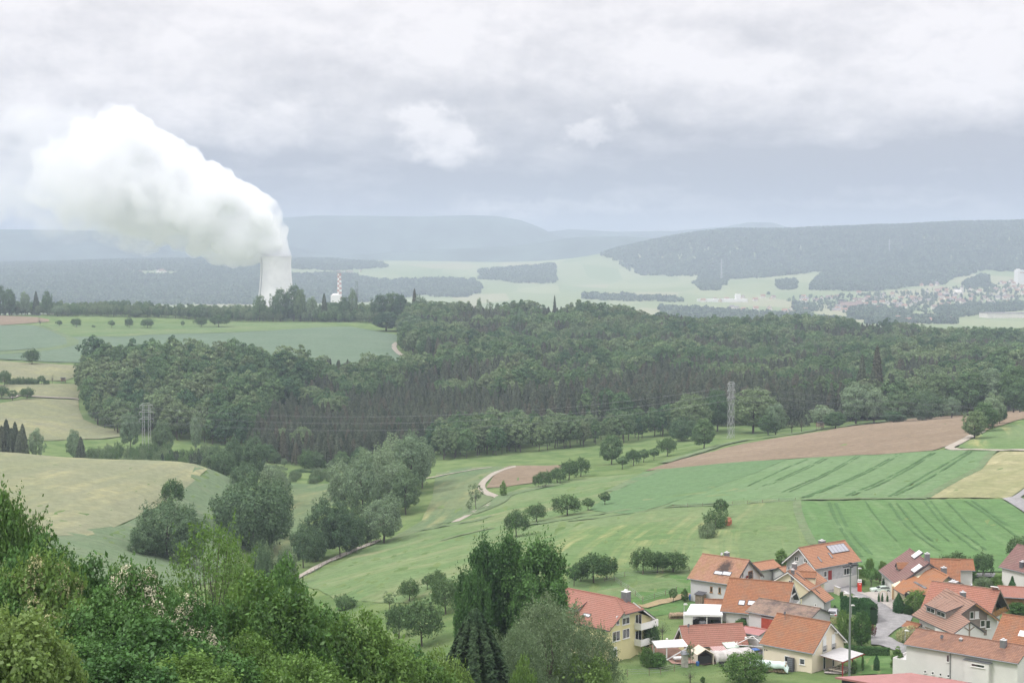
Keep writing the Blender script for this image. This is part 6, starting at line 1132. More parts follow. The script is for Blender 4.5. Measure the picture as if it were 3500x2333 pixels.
# woodpile under tarp
def tarp_pile(a,b,h,w,lb,mat,logs=True,seed=1):
    a,b=Vector(a),Vector(b); d=b-a; L=d.length; rz=math.atan2(d.y,d.x); o=empty('woodpile' if logs else 'tarp_heap',a,rz,lb,'woodpile' if logs else 'heap')
    if logs:
        mb=MB(); rg=random.Random(seed)
        for i in range(int(L/.28)):
            for j in range(int(h*.85/.26)): r=rg.uniform(.10,.14); mb.tube([(i*.28+.14+rg.uniform(-.03,.03),-w/2+rg.uniform(-.06,.05),j*.26+.13),(i*.28+.14,w/2,j*.26+.13)],r,6)
        mb.build('log_stack',[m_log],o)
    nx,ny=40,14; rg=random.Random(seed); V=[]
    for i in range(nx+1):
        for j in range(ny+1):
            x=i/nx*L*1.06-.03*L; q=j/ny*2-1; z=h*(1-.25*abs(q)**2.5)+noise.noise(Vector((x*.7,q*1.5,seed)))*.25+.05
            if abs(q)>.75: z-= (abs(q)-.75)*h*(2.2 if not logs else 1.3)
            if i<2 or i>nx-4: z-=h*.55*(1 if i<1 or i>nx-2 else .5)
            V.append((x,q*(w/2+.22),max(z,.05)))
    ii=[(i*(ny+1)+j) for i in range(nx) for j in range(ny)]; Fq=[(k,k+ny+1,k+ny+2,k+1) for k in ii]; t_=link('tarp',npmesh('tarp',np.array(V),np.array(Fq),[mat],None,True),o); sm=t_.modifiers.new('s','SOLIDIFY'); sm.thickness=.03
    return o
tarp_pile(hit(*ze(60,1230)),hit(*ze(740,1310)),1.55,1.3,'firewood pile under a pale green tarpaulin beside the cream house',m_tarp,True,2)
# --- low brick-red roof with yellow gable
h8=House('low yellow building with long brick red metal-tile roof',34.8,272.4,.20,11.6,3.3,3.3,1.5,1.5,4.5,w_yellow,t_red,og=.8,barge=m_frame,gutter=False)
h8.dish(*zf(825,195),12,mast_v=zf(800,330)[1]); o=empty('canopy',hit(*zf(500,800)),.2,'white open canopy left of the brick red roof','canopy'); mb=MB().prism([(-3.0,-1.5,2.3),(2.6,-1.5,2.3),(2.6,1.6,2.75),(-3.0,1.6,2.75)],(0,0,.14)); mb.build('roof',[m_cwhite],o); [MB().box(x-.1,x+.1,y-.1,y+.1,-.3,2.3).build('post',[m_cwhite],o) for x,y in ((-2.7,1.3),(-1.2,-1.3),(2.3,-1.3))]; MB().bar((-1.2,-1.4,.2),(2.2,-1.4,2.0),.25,.12).build('stair_rail',[m_cwhite],o)
def globe(u,v,vb,lb):
    p=hit(u,vb); H=ZC+ray(u,v)[1]*p.y-p.z; o=empty('globe_lamp',p,0,lb,'lamp'); MB().tube([(0,0,-.2),(0,0,H-.2)],.05,6).build('post',[m_zinc],o); b=MB(); b.lathe([(.001,-.24),(.17,-.17),(.24,0),(.17,.17),(.001,.24)],(0,0,H),14); b.build('globe',[m_frame],o,smooth=True)
globe(*zf(1865,420),zf(0,720)[1],'white globe lamp at the right end of the brick red roof'); globe(*zf(425,445),zf(0,520)[1],'small white globe lamp left of the brick red roof')
# yard clutter
tn=empty('storage_tent',hit(*zf(1080,890)),.25,'pale ribbed storage tent with an open dark front','tent'); mb=MB(); mb.prism([(-1.5,-1.3,-.2),(-1.5,-1.3,1.9),(0,-1.3,2.8),(1.5,-1.3,1.9),(1.5,-1.3,-.2),(1.4,-1.3,-.2),(1.4,-1.3,1.85),(0,-1.3,2.7),(-1.4,-1.3,1.85),(-1.4,-1.3,-.2)],(0,3.4,0)); mb.build('tent_skin',[m_tan],tn); MB().box(-1.35,1.35,1.9,2.0,-.2,1.9).build('back_panel',[m_tan],tn); MB().box(-1.2,1.2,-.9,1.6,0,1.5).build('stored_goods',[m_dark],tn)
tarp_pile(hit(*zf(1260,850)),hit(*zf(2000,800)),1.7,3.4,'grey crumpled tarpaulin heap in the yard',m_gtarp,False,5)
for x,y,lb,mat,w,d,h in ((1370,690,'red and white striped sheet lying on a low stack in the yard',m_redmet,2.6,1.8,1.9),(1590,640,'pale green sheet over a low stack in the yard',m_pgreen,2.4,2.0,2.1)):
    o=empty('covered_stack',hit(*zf(x,y+120)),.3,lb,'stack'); MB().box(-w/2+.1,w/2-.1,-d/2+.1,d/2-.1,-.2,h-.35).build('stack',[m_wood],o); mb=MB()
    for i in range(9): mb.prism([(-w/2+w*i/9,-d/2,h-.3),(-w/2+w*(i+.55)/9,-d/2,h-.3),(-w/2+w*(i+.55)/9,d/2,h+.15),(-w/2+w*i/9,d/2,h+.15)],(0,0,.06)); 
    mb.build('ribbed_sheet',[mat],o); MB().prism([(-w/2,-d/2,h-.36),(w/2,-d/2,h-.36),(w/2,d/2,h+.09),(-w/2,d/2,h+.09)],(0,0,.055)).build('sheet',[m_frame if mat is m_redmet else mat],o)
fr=empty('frame_tent',hit(*zf(1990,760)),-.3,'bare white metal tent frame over the yard','tent frame'); mb=MB(); w=2.6
for x in (-w,w):
    for y in (-w,w): mb.bar((x,y,-.3),(x,y,2.5),.09)
for a,b in (((-w,-w,2.5),(w,-w,2.5)),((w,-w,2.5),(w,w,2.5)),((w,w,2.5),(-w,w,2.5)),((-w,w,2.5),(-w,-w,2.5)),((-w,-w,2.5),(0,0,3.6)),((w,-w,2.5),(0,0,3.6)),((w,w,2.5),(0,0,3.6)),((-w,w,2.5),(0,0,3.6))): mb.bar(a,b,.09)
mb.build('frame',[m_frame],fr)
car(hit(*zf(1990,770)),.4,'blue car half hidden under the white tent frame',m_blue,4.0,1.7,1.4); car(hit(*zf(2120,850)),.9,'dark car behind the tarpaulin heap by the cream house',m_black,4.2,1.7,1.4)
o=tag(MB().lathe([(.3,-.15),(.42,0),(.45,.3),(.42,.6),(.3,.75),(.2,.6),(.2,0)],n=16).build('tyre_stack',[m_rubber]),'dark tyre stack at the edge of the yard','tyres'); o.location=hit(*zf(1425,940))
barrel(*zf(1280,870),'black barrel beside the tarpaulin heap',m_rubber); barrel(*zf(985,925),'small blue barrel in front of the storage tent',m_blue,.7,.28)
o=empty('garden_table',hit(*zf(650,880)),.2,'white covered garden table left of the storage tent','table'); MB().prism([(-1,-.6,.8),(1,-.6,.8),(1,.6,.8),(-1,.6,.8)],(0,0,.25)).build('cover',[m_cwhite],o); [MB().box(x-.05,x+.05,y-.05,y+.05,-.1,.8).build('leg',[m_zinc],o) for x in (-.8,.8) for y in (-.4,.4)]
o=empty('stone_post',hit(*zf(750,950)),.2,'grey-green hut-like pillar with a pale cap left of the storage tent','pillar'); MB().box(-.5,.5,-.4,.4,-.2,2.2).build('shaft',[m_stone],o); MB().prism([(-.7,-.6,2.2),(.7,-.6,2.2),(.4,-.3,2.6),(-.4,-.3,2.6)],(0,1.0,0)).build('cap',[m_zinc],o)
h8b=House('flat red-roofed shed between the brick red roof and the cream house',43.3,276.5,-.72,4.6,2.6,2.6,2.4,2.4,2.9,w_grey,t_red,name='shed',cat='shed'); h8b.roof.data.materials[0]=m_redmet
# --- yellow three-storey house
h9=House('tall yellow house with a half-hipped red roof and white balconies',14.6,272.3,-.76,17.,6.35,6.35,6.1,6.1,10.2,w_yellow,t_red,og=.7,barge=m_frame,walls=True,zb=-69.2,near_poly=[zg(160,95)]+[zg(1275,245),zg(1305,580),zg(1065,905),zg(330,800)])
R9=h9.onroof(*zg(1275,245)); E9=h9.onroof(*zg(1305,580))
h9.roof.children[0].data.transform(Matrix.Scale((R9.x+8.5)/17.,4,(1,0,0))); h9.roof.children[0].data.transform(Matrix.Translation((R9.x-8.5*(R9.x+8.5)/17.,0,0)))
# rebuild far slope cut by the half hip, and the hip itself
mb=MB(); hx=8.5; ye=abs(E9.y); ze_=E9.z; F9=Vector((hx,ye,ze_)); E9=Vector((hx,-ye,ze_))
h9.slab(mb,[(R9.x,0,h9.r),(-hx,0,h9.r),(-hx,6.35,6.1),(hx,6.35,6.1),(hx,ye,ze_)],[(R9.x,0),(-hx,0),(-hx,7),(hx,7),(hx,3)]); h9.slab(mb,[(R9.x,0,h9.r),(E9.x,E9.y,E9.z),(hx+.35,E9.y*1.12,E9.z-.3),(hx+.35,-E9.y*1.12,E9.z-.3),(hx,ye,ze_)],[(0,0),(-ye,3),(-ye*1.1,3.3),(ye*1.1,3.3),(ye,3)])
q=[(-hx,0,h9.r),(R9.x,0,h9.r),(E9.x,E9.y,E9.z),(hx,-6.35,6.1),(-hx,-6.35,6.1)]; h9.slab(mb,q,[(a[0],math.hypot(a[1],h9.r-a[2])) for a in q])
old=h9.roof.data; tmp=mb.build('roof',[t_red,m_lead]); h9.roof.data=tmp.data; bpy.data.objects.remove(tmp)
mb=MB().tube([(R9.x,0,h9.r+.02),(E9.x,E9.y,E9.z+.02)],.13,6); mb.tube([(R9.x,0,h9.r+.02),(E9.x,-E9.y,E9.z+.02)],.13,6); mb.build('hip_tiles',[t_red],h9.roof)
wm=h9.wall.data
for v in wm.vertices:
    if v.co.x>0 and abs(v.co.y)<.01: v.co.z=ze_-.1; 
wm.update()
mb=MB().prism([(hx-.7,-ye+.35,ze_-.35),(hx-.7,ye-.35,ze_-.35),(R9.x+.3,0.2,h9.r-.5),(R9.x+.3,-.2,h9.r-.5)],(-.3,0,0)); mb.build('gable_wall',[w_yellow],h9.o)
h9.chimney(*zg(1388,300),zg(1388,215)[1],1.2,1,back=1.2,mat=m_zinc,cap=m_frame,pots=2); h9.skylight(zg(625,610),zg(715,690))
mb=MB(); A9=h9.onroof(*zg(420,370)); B9=h9.onroof(*zg(765,390)); C9=h9.onroof(*zg(510,590)); top=Vector((B9.x-.1,A9.y,A9.z+.1)); x0_,x1_=C9.x-4.4,C9.x+.2
yy0,yy1=A9.y+.3,C9.y-.35; z0_=h9.r-(h9.r-6.1)*abs(yy0)/6.35; q=[(x0_,yy0,z0_+.05),(x1_,yy0,z0_+.05),(x1_,yy1,z0_-.95),(x0_,yy1,z0_-.95)]; h9.slab(mb,q,[(a[0],-a[1]) for a in q]); dm=mb.build('dormer_roof',[t_red,m_lead],h9.roof); zb_=h9.r-(h9.r-6.1)*abs(yy1)/6.35; MB().prism([(x0_+.2,yy0,z0_-.2),(x0_+.2,yy1+.3,z0_-1.0),(x0_+.2,yy1+.3,zb_-.3)],(x1_-x0_-.4,0,0)).build('dormer_wall',[w_board],h9.roof)
for a,b,bars,sh in (((1210,665),(1262,815),1,.4),((1318,615),(1450,795),2,.45),((1140,955),(1275,1100),2,0),((1325,910),(1450,1050),2,0),((1150,1240),(1220,1380),1,.3)): h9.window('right',zg(*a),zg(*b),bars=bars,shut=sh)
def lrect(f,p0,p1): ax,p,n,a,z=h9.rect(f,p0,p1); return a,z
(a0,a1),(z0,z1)=lrect('right',zg(1540,735),zg(1855,800))
for k,dz in enumerate((0,-2.8)):
    X=hx-.7; mb=MB().box(X-.02,X+1.5,a0,a1,z0+dz-.15,z0+dz); mb.box(X+1.42,X+1.5,a0,a1,z0+dz,z0+dz+1.0); mb.box(X,X+1.42,a0,a0+.08,z0+dz,z0+dz+1.0); mb.box(X,X+1.42,a1-.08,a1,z0+dz,z0+dz+1.0); mb.build('balcony',[m_frame],h9.o); mb=MB().box(X,X+.06,a0+.2,a0+1.9,z0+dz+.05,z0+dz+2.2); mb.build('balcony_door',[m_glass],h9.o); mb=MB(); [mb.box(X+.01,X+.09,c,c+.08,z0+dz+.05,z0+dz+2.2) for c in (a0+.2,a0+1.0,a0+1.85)]; mb.build('door_frame',[m_frame],h9.o)
# --- brown-roofed pair and the orange roof before it
h10=House('house with a large dark brown roof and white roof lanterns',83.3,319.7,-1.567,15.4,6.4,6.4,3.,3.,7.6,w_white,t_brown,barge=m_lead)
def lantern(h,p,lb,n=1,w=1.3):
    a=h.onroof(*p); mb=MB(); w_,e=h.slope(-1); sl=math.hypot(w_,h.r-e); d=abs(a.y)*sl/w_; h.slopebox(mb,a.x-w*n/2,a.x+w*n/2,d-1.1,d+1.1,-.05,.22); q=mb.build('roof_light',[m_lead],h.roof); 
    for i in range(n): mb=MB(); h.slopebox(mb,a.x-w*n/2+w*i+.07,a.x-w*n/2+w*(i+1)-.07,d-1.02,d+1.02,.1,.34); mb.build('pane',[m_frame],q)
lantern(h10,zc(640,265),'',2); lantern(h10,zc(640,490),'',2); h10.chimney(*zc(795,330),zc(795,240)[1],.9)
mb=MB(); a=h10.onroof(*zc(385,430)); 
def gdormer(h,p,wd,ln,hh,roofm,wallm,sd=-1):
    a=h.onroof(*p); w_,e=h.slope(sd); m_=(h.r-e)/w_; zt_=a.z+hh; mb=MB(); yb=-(h.r-zt_)/m_ if zt_<h.r else 0
    fy=a.y-ln*.5; th=h.th; mb2=[(a.x,fy,zt_),(a.x,yb+.1,zt_)]
    for s in (-1,1):
        zl=zt_-wd*.45; ybl=-(h.r-zl)/m_; q=[(a.x,fy-.25,zt_),(a.x,yb,zt_),(a.x+s*wd/2,ybl,zl),(a.x+s*wd/2,fy-.25,zl)]; q=q if s<0 else q[::-1]; mb.face(q,0,[(v[1],abs(v[0]-a.x)*1.2) for v in q]); b=[(v[0],v[1],v[2]-.12) for v in q]; mb.face(b[::-1],1)
        for i in range(4): j=(i+1)%4; mb.face([q[j],q[i],b[i],b[j]],1)
    r=mb.build('dormer_roof',[roofm,m_lead],h.roof); zl=zt_-wd*.45; zf_=h.r-m_*abs(fy); MB().prism([(a.x-wd/2+.15,fy,zf_-.2),(a.x+wd/2-.15,fy,zf_-.2),(a.x+wd/2-.15,fy,zl),(a.x,fy,zt_-.16),(a.x-wd/2+.15,fy,zl)],(0,max(.2,-fy+yb),0)).build('dormer_wall',[wallm],h.roof); MB().box(a.x-.35,a.x+.35,fy-.05,fy+.02,zf_+.15,zl+.1).build('dormer_window',[m_glass],h.roof)
gdormer(h10,zc(370,470),2.6,1.4,1.2,t_or,w_wood)
h10b=House('orange cross gable beside the dark brown roof',87.,317.5,-.25,8.,4.4,4.4,3.6,3.6,7.3,w_white,t_or,name='cross_wing',cat='house wing'); h10c=House('low orange-roofed wing behind the cross gable',92.,322.,-.1,6.,2.6,2.6,4.6,4.6,6.4,w_white,t_or,name='cross_wing',cat='house wing')
h11=House('pale yellow house with plain bright orange roof and two skylights',84.2,311.,-1.43,11.,8.4,6.,2.9,3.4,6.4,w_pyel,t_or2,barge=m_lead,walls=False,near_poly=[zc(850,440),zc(1155,590),zc(1010,720),zc(880,905),zc(630,892),zc(490,832),zc(415,897),zc(245,800),zc(515,562),zc(650,625)])
MB().prism([(-3.2,-7.7,-1.5),(-3.2,5.4,-1.5),(-3.2,5.4,3.4),(-3.2,0,6.2),(-3.2,-7.7,2.95)],(8.1,0,0)).build('wall',[w_pyel],h11.o); MB().prism([(-5.,-3.2,-1.5),(-5.,5.4,-1.5),(-5.,5.4,3.4),(-5.,0,6.2),(-5.,-3.2,4.8)],(1.79,0,0)).build('back_wall',[w_pyel],h11.o)
h11.skylight(zc(602,690),zc(700,768)); h11.skylight(zc(672,728),zc(770,808)); h11.chimney(*zc(1062,520),zc(1062,465)[1],.9,1,back=.8); h11.panel('carport_shade_panel','front',zc(440,850),zc(540,1000),m_dark,-.02,.03)  # carport mouth is a dark panel on the wall, shade put into its colour
MB().box(-1.7,-1.5,-8.1,-7.9,-.3,2.9).build('porch_post',[m_woodo],h11.o)
# --- timber gabled house with long dormer
h12=House('house with dusty brown roof, long dormer and dark timber gable',79.9,279.3,-1.263,9.5,5.95,5.95,4.1,4.1,8.1,w_white,t_brick,og=.9,barge=m_woodo,near_poly=[zc(1105,790),zc(1580,1035),zc(1340,1213),zc(1492,1328),zd(1080,605),zc(540,1225)])
h12.panel('timber_gable','right',zc(1380,1130),zc(1800,1400),w_wood,.0,.04) if 0 else None
X=4.75-.9; mb=MB().prism([(X,-3.6,5.2),(X,3.9,5.2),(X,3.2,5.7),(X,0,7.75),(X,-3.0,5.9)],(.06,0,0)); mb.box(X,X+.06,-3.2,3.4,1.6,5.2); mb.build('timber_cladding',[w_wood],h12.o)
h12.window('right',zc(1480,1170),zc(1545,1285),frame=m_frame,pl_=((X+.06,0,0),(1,0,0))); h12.window('right',zc(1565,1165),zc(1625,1275),pl_=((X+.06,0,0),(1,0,0)),pane=m_shut); h12.window('right',zc(1650,1310),zc(1725,1412),bars=1,pl_=((X+.06,0,0),(1,0,0))); h12.window('right',zc(1735,1310),zc(1810,1440),pl_=((X+.06,0,0),(1,0,0)))
# annex gable
P1=h12.onroof(*zc(1492,1328)); P2=h12.onroof(*zd(1080,605)); P0=h12.onroof(*zc(1340,1213)); m12=(8.1-4.1)/5.95
Y3=P1.y+(P1.y-P2.y); mb=MB(); q=[(P1.x,P1.y,P1.z),(P0.x-.3,P1.y,P1.z),(P0.x-.3,Y3,P2.z),(P1.x,Y3,P2.z)]; h12.slab(mb,q,[(a[0],abs(a[1]-P1.y)*1.2) for a in q]); mb.build('annex_roof',[t_brick,m_lead],h12.o)
mb=MB().prism([(P1.x-.3,P2.y+.25,-1.5),(P1.x-.3,Y3-.25,-1.5),(P1.x-.3,Y3-.25,P2.z-.1),(P1.x-.3,P1.y,P1.z-.22),(P1.x-.3,P2.y+.25,P2.z-.1)],(-(P1.x-3.),0,0)); mb.build('annex_wall',[w_white],h12.o)
mb=MB(); xx=P1.x-.29; mb.box(xx,xx+.06,P1.y-.12,P1.y+.12,-1,P1.z-.3); mb.bar((xx+.03,P1.y-1.,P1.z-1.05),(xx+.03,P1.y,P1.z-1.7),.06,.16); mb.bar((xx+.03,P1.y+1.,P1.z-1.05),(xx+.03,P1.y,P1.z-1.7),.06,.16); mb.build('timber_brace',[m_wood],h12.o)
# shed dormer
a=h12.onroof(*zc(870,1165)); b=h12.onroof(*zc(1010,1350)); mb=MB(); xa,xb=a.x-1.2,b.x+.4; yf_=min(a.y,b.y)+.9; zf_=8.1-m12*abs(yf_)
ytop=yf_+3.6; ztop=8.1-m12*abs(ytop)+.02; zfr=zf_+1.35
for x0_,x1_ in ((xa,(xa+xb)/2-.05),((xa+xb)/2+.05,xb)):
    q=[(x0_-.2,ytop,ztop),(x1_+.15,ytop,ztop),(x1_+.15,yf_-.3,zfr),(x0_-.2,yf_-.3,zfr)]; mb=MB(); h12.slab(mb,q,[(v[0],-v[1]) for v in q]); mb.build('dormer_roof',[t_brick,m_lead],h12.roof)
    MB().prism([(x0_,yf_,zf_-.3),(x0_,yf_,zfr-.15),(x0_,ytop,ztop-.2)],(x1_-x0_,0,0)).build('dormer_wall',[w_wood],h12.roof); w=MB().box(x0_+.3,x1_-.3,yf_-.06,yf_+.02,zf_+.2,zfr-.3).build('dormer_window',[m_frame],h12.roof); MB().box(x0_+.4,x1_-.4,yf_-.075,yf_+.0,zf_+.3,zfr-.4)
    mb=MB(); c=(x0_+x1_)/2; mb.box(x0_+.38,c-.04,yf_-.08,yf_-.05,zf_+.28,zfr-.38); mb.box(c+.04,x1_-.38,yf_-.08,yf_-.05,zf_+.28,zfr-.38); mb.build('pane',[m_glass],w) if 0 else mb.build('dormer_pane',[m_glass],h12.roof)
h12.chimney(*zc(1370,925),zc(1370,860)[1],.8,1,back=1.5); MB().box(-4.2,4.,-5.5,-5.44,2.2,2.5).build('timber_beam',[m_wood],h12.o); h12.window('front',zd(540,450),zd(585,525),m_frame,bars=2); h12.window('front',zd(645,510),zd(690,560),m_frame,bars=2)
h12b=House('tiny red-roofed porch at the corner of the street',72.6,281.5,-.9,3.2,1.6,1.6,2.0,2.0,2.7,w_white,t_or,name='porch',cat='porch',og=.2,oe=.2)
# --- house behind with timber balcony gable
h13=House('house with long salmon roof and an open brown timber balcony gable',84.3,290.,-.66,13.2,5.,5.,3.4,3.4,7.7,w_white,t_brick,og=1.7,barge=m_wood)
h13.roof.data.materials[0]=M_tile('tile_salmon_rows',(.39,.175,.125),(.34,.15,.10),row=.42,col=.32,wamt=.15,wave=.6); h13.roof.children[0].data.materials[0]=h13.roof.data.materials[0]
X=6.6-1.7; MB().prism([(X,-3.9,3.),(X,3.9,3.),(X,3.9,3.6),(X,0,7.1),(X,-3.9,3.6)],(.05,0,0)).build('timber_cladding',[w_brownb],h13.o); mb=MB(); mb.box(X+1.3,X+1.38,-4.2,4.2,3.0,3.12); [mb.box(X+1.31,X+1.37,-4.2,4.2,z,z+.16) for z in (3.25,3.5,3.75)]; [mb.box(X+1.28,X+1.38,y-.06,y+.06,2.9,4.0) for y in (-4.1,-2.7,-1.3,0,1.4,2.8,4.1)]; mb.build('balcony_rail',[m_woodo],h13.o); MB().box(X,X+1.4,-4.2,4.2,2.8,2.95).build('balcony_floor',[m_wood],h13.o); h13.panel('balcony_door','right',zc(1900,960),zc(1990,1100),m_glass,0,.09)
h13.chimney(*zc(1218,740),zc(1218,690)[1],1.4,1,back=.7,pots=2); h13.dish(*zc(1508,735),10,mat=w_grey,mast_v=zc(1508,760)[1]); o=h13.onslope('solar_panel',5.0,6.4,-.9,.1,1,m_frame,m_sky)
# --- long white house in front
h14=House('long white house with a low rust-coloured roof and slit windows',73.9,250.2,-.688,19.1,4.85,4.85,6.,6.,7.7,w_white,t_rust,og=.3,oe=.55)
for a,b in (((972,970),(1020,1105)),((568,1245),(608,1300)),((706,1272),(744,1327)),((842,1298),(882,1353)),((982,1322),(1022,1378))): h14.window('front',zd(*a),zd(*b),m_frame,ft=.05)
ax,pf,nf,(a0,a1),(z0,z1)=h14.rect('front',zd(1345,1045),zd(1780,1480)); a_=h14.onplane(*zd(1395,1180),pf,nf).x; b_=h14.onplane(*zd(1720,1240),pf,nf).x
MB().box(a_-.6,b_+.4,-5.2,-4.2,-1.5,5.2).build('bay',[w_white],h14.o); MB().box(a_-.85,b_+.65,-5.3,-4.25,5.2,5.3).build('bay_roof',[m_zinc],h14.o); h14.window('front',zd(1410,1120),zd(1648,1215),pl_=((0,-5.2,0),(0,-1,0)),ft=.06)
h14.dish(*zd(890,655),15,mast_v=zd(890,720)[1]); h14.chimney(*zd(1985,830),zd(1985,710)[1],.85); h14.chimney(*zd(1225,720),zd(1225,690)[1],.45); x_=h14.onplane(*zd(1040,1000),pf,nf).x; MB().tube([(x_,-4.4,5.7),(x_,-4.4,-1)],.07,6).build('downpipe',[m_zinc],h14.o)
MB().box(-11.6,-8.9,-4.29,1.5,-1.5,3.0).build('terrace_block',[w_white],h14.o); mb=MB().box(-11.6,-9.2,-4.29,-4.14,3.0,3.35); mb.box(-11.6,-11.45,-4.14,1.5,3.0,3.35); mb.build('terrace_parapet',[w_white],h14.o)
# --- roof at the right edge
h15=House('house at the right picture edge with a bright orange wavy tile roof',87.1,259.5,-.655,11.,5.1,5.1,5.,5.,8.6,w_white,t_or,barge=m_frame); h15.skylight(zd(2285,540),zd(2420,665),frame=m_frame)
# --- flat dark red roof in front
zc16=2.6; q=[pz(*ze(1590,1375),zc16),pz(*zd(330,1300),zc16),pz(*zd(1430,1478),zc16)]; q2=pz(*ze(1700,1500),zc16); fr_=[q[0],q[1],q[2],q[2]+(pz(*ze(1800,1640),zc16)-q[1])*.9,pz(*ze(1690,1430),zc16)+Vector((3,-9,0))]
o=empty('flat_roofed_shed',q[1],0,'shed with a flat dull red sheet roof at the bottom edge','shed'); loc=[v-q[1] for v in (q[0],q[1],q[2])]; d1=loc[0]; d2=loc[2]; A4=[Vector((0,0,0)),d1,d1+d2,d2]
c0=[Vector((v.x,v.y,-.25)) for v in A4]; mb=MB().prism(c0,(0,0,.3)); mb.build('roof',[m_redmet],o); cen=sum(c0,Vector())/4; mb=MB().prism([cen+(v-cen)*.9-Vector((0,0,3.5)) for v in c0],(0,0,3.52)); mb.build('wall',[m_dark],o)
# --- right edge buildings
h17=House('white house with dark chimney at the right picture edge',106.5,318.,-1.1,10.,5.,5.,5.2,5.2,9.4,w_white,t_brown,barge=m_wood); h17.chimney(*zc(2330,440),zc(2330,370)[1],.9,mat=m_lead)
h18=House('orange-brown timber building with a pale red roof at the right edge',99.3,304.,-.3,9.,3.6,3.6,3.0,3.0,4.4,w_brownb,t_red,name='barn',cat='barn')
# ---------------------------------------------------------------- street furniture
def lamp(f,x,yt,yb,lb,arm=.6):
    u,vb=f(x,yb); p=hit(u,vb); H=ZC+ray(u,f(x,yt)[1])[1]*p.y-p.z; o=empty('street_lamp',p,0,lb,'street lamp','slim grey street lamps of the village'); MB().tube([(0,0,-.3),(0,0,H)],[.07,.045],8).build('post',[m_steel],o); b=MB().box(-.1,arm,-.13,.13,H-.03,H+.10); b.prism([(-.1,-.16,H+.1),(arm,-.16,H+.1),(arm*.7,-.16,H+.2),(0,-.16,H+.2)],(0,.32,0)); b.build('lamp_head',[m_frame],o)
lamp(zb,1222,640,1040,'street lamp beside the red sign pillar'); lamp(zb,968,1090,1320,'street lamp at the end of the tan garden wall'); lamp(zb,1100,1300,1500,'street lamp standing in the conifer hedge'); lamp(zd,225,550,960,'street lamp at the corner of the long white house'); lamp(za,85,1060,1412,'street lamp left of the white carport'); lamp(zc,2280,830,1050,'street lamp in front of the orange-brown timber building')
u,v=ze(1845,1350); p=hit(u,v); H=ZC+ray(u,zb(0,600)[1])[1]*p.y-p.z; o=empty('floodlight_mast',p,.3,'very tall grey mast with a cross of dark floodlights on top','mast'); MB().tube([(0,0,-.5),(0,0,H*.5),(0,0,H)],[.22,.17,.09],10).build('pole',[M_plain('pole_grey',(.20,.225,.21),.6,.08,1.)],o); mb=MB(); mb.bar((-1.5,-.2,H),(1.5,.2,H+.05),.09); mb.bar((-.5,-1.2,H+.1),(.6,1.2,H+.3),.09); mb.build('crossarm',[m_dark],o)
for x,y,z in ((-1.2,-.2,H),(-.5,-.1,H),(.5,.1,H+.1),(1.2,.2,H+.1),(.45,.9,H+.3),(-.4,-.9,H+.1)): MB().box(x-.28,x+.28,y-.2,y+.2,z-.02,z+.16).build('floodlight',[m_dark],o)
p=hit(*zb(1243,1060)); o=empty('sign_pillar',p,-.15,'red sign pillar with a white top beside the driveway','sign'); mb=MB().box(-.42,.42,-.18,.18,-.2,2.0); mb.build('panel',[M_plain('sign_red',(.62,.05,.03),.5,.03)],o); MB().box(-.42,.42,-.18,.18,2.0,2.65).build('head',[m_frame],o); mb=MB(); [mb.box(x,x+w_,-.19,-.181,z,z+.1) for x,w_,z in ((-.25,.14,2.3),(-.05,.12,2.3),(.13,.14,2.3))]; mb.build('lettering',[m_dark],o); mb=MB(); [mb.box(x,x+.16,-.19,-.181,1.62,1.74) for x in (-.15,.06)]; mb.build('lettering',[m_frame],o)
for k,(x0,y0,x1,y1,yt,lb) in enumerate(((800,1085,890,1115,940,'upper tan garden wall by the forecourt'),(968,1200,1060,1240,1035,'middle tan garden wall by the lane'),(1125,1235,1212,1260,1120,'lower tan garden wall by the lane'))):
    a,b=hit(*zb(x0,y0)),hit(*zb(x1,y1)); H=ZC+ray(*zb(x0,yt))[1]*a.y-a.z; d=b-a; o=empty('garden_wall',a,math.atan2(d.y,d.x),lb,'wall','tan garden walls'); MB().box(0,d.length,-.2,.2,-.5,H*.95).build('masonry',[m_tan],o); MB().box(-.06,d.length+.06,-.26,.26,H*.95,H).build('coping',[m_roof_clear],o)
a=hit(*zb(1625,1060)); 
for x,lb in ((1588,'left clipped column cypress of the driveway arch'),(1648,'middle clipped column cypress of the driveway arch'),(1738,'right clipped column cypress of the driveway arch')):
    p=hit(*zb(x,1250)); plant('thuja',p,185/5.2275*p.y/F,42/5.2275*p.y/F,'cypress',lb,'tree')
p=hit(*zb(1660,1250)); o=empty('garden_arch',p,-.1,'small stone garden arch between clipped cypresses','arch'); mb=MB(); [mb.box(x-.12,x+.12,-.15,.15,-.2,1.9) for x in (-.55,.75)]; prev=None
for i in range(9):
    th=math.pi*i/8; c=Vector((.1-.65*math.cos(th),0,1.9+.55*math.sin(th))); 
    if prev: mb.bar(prev,c,.28,.24)
    prev=c
mb.build('arch_ring',[m_tan],o)
o=car(hit(*zb(1625,1062)),.1,'pale green covered car on the paved driveway',m_pgreen,4.2,1.7,1.35)
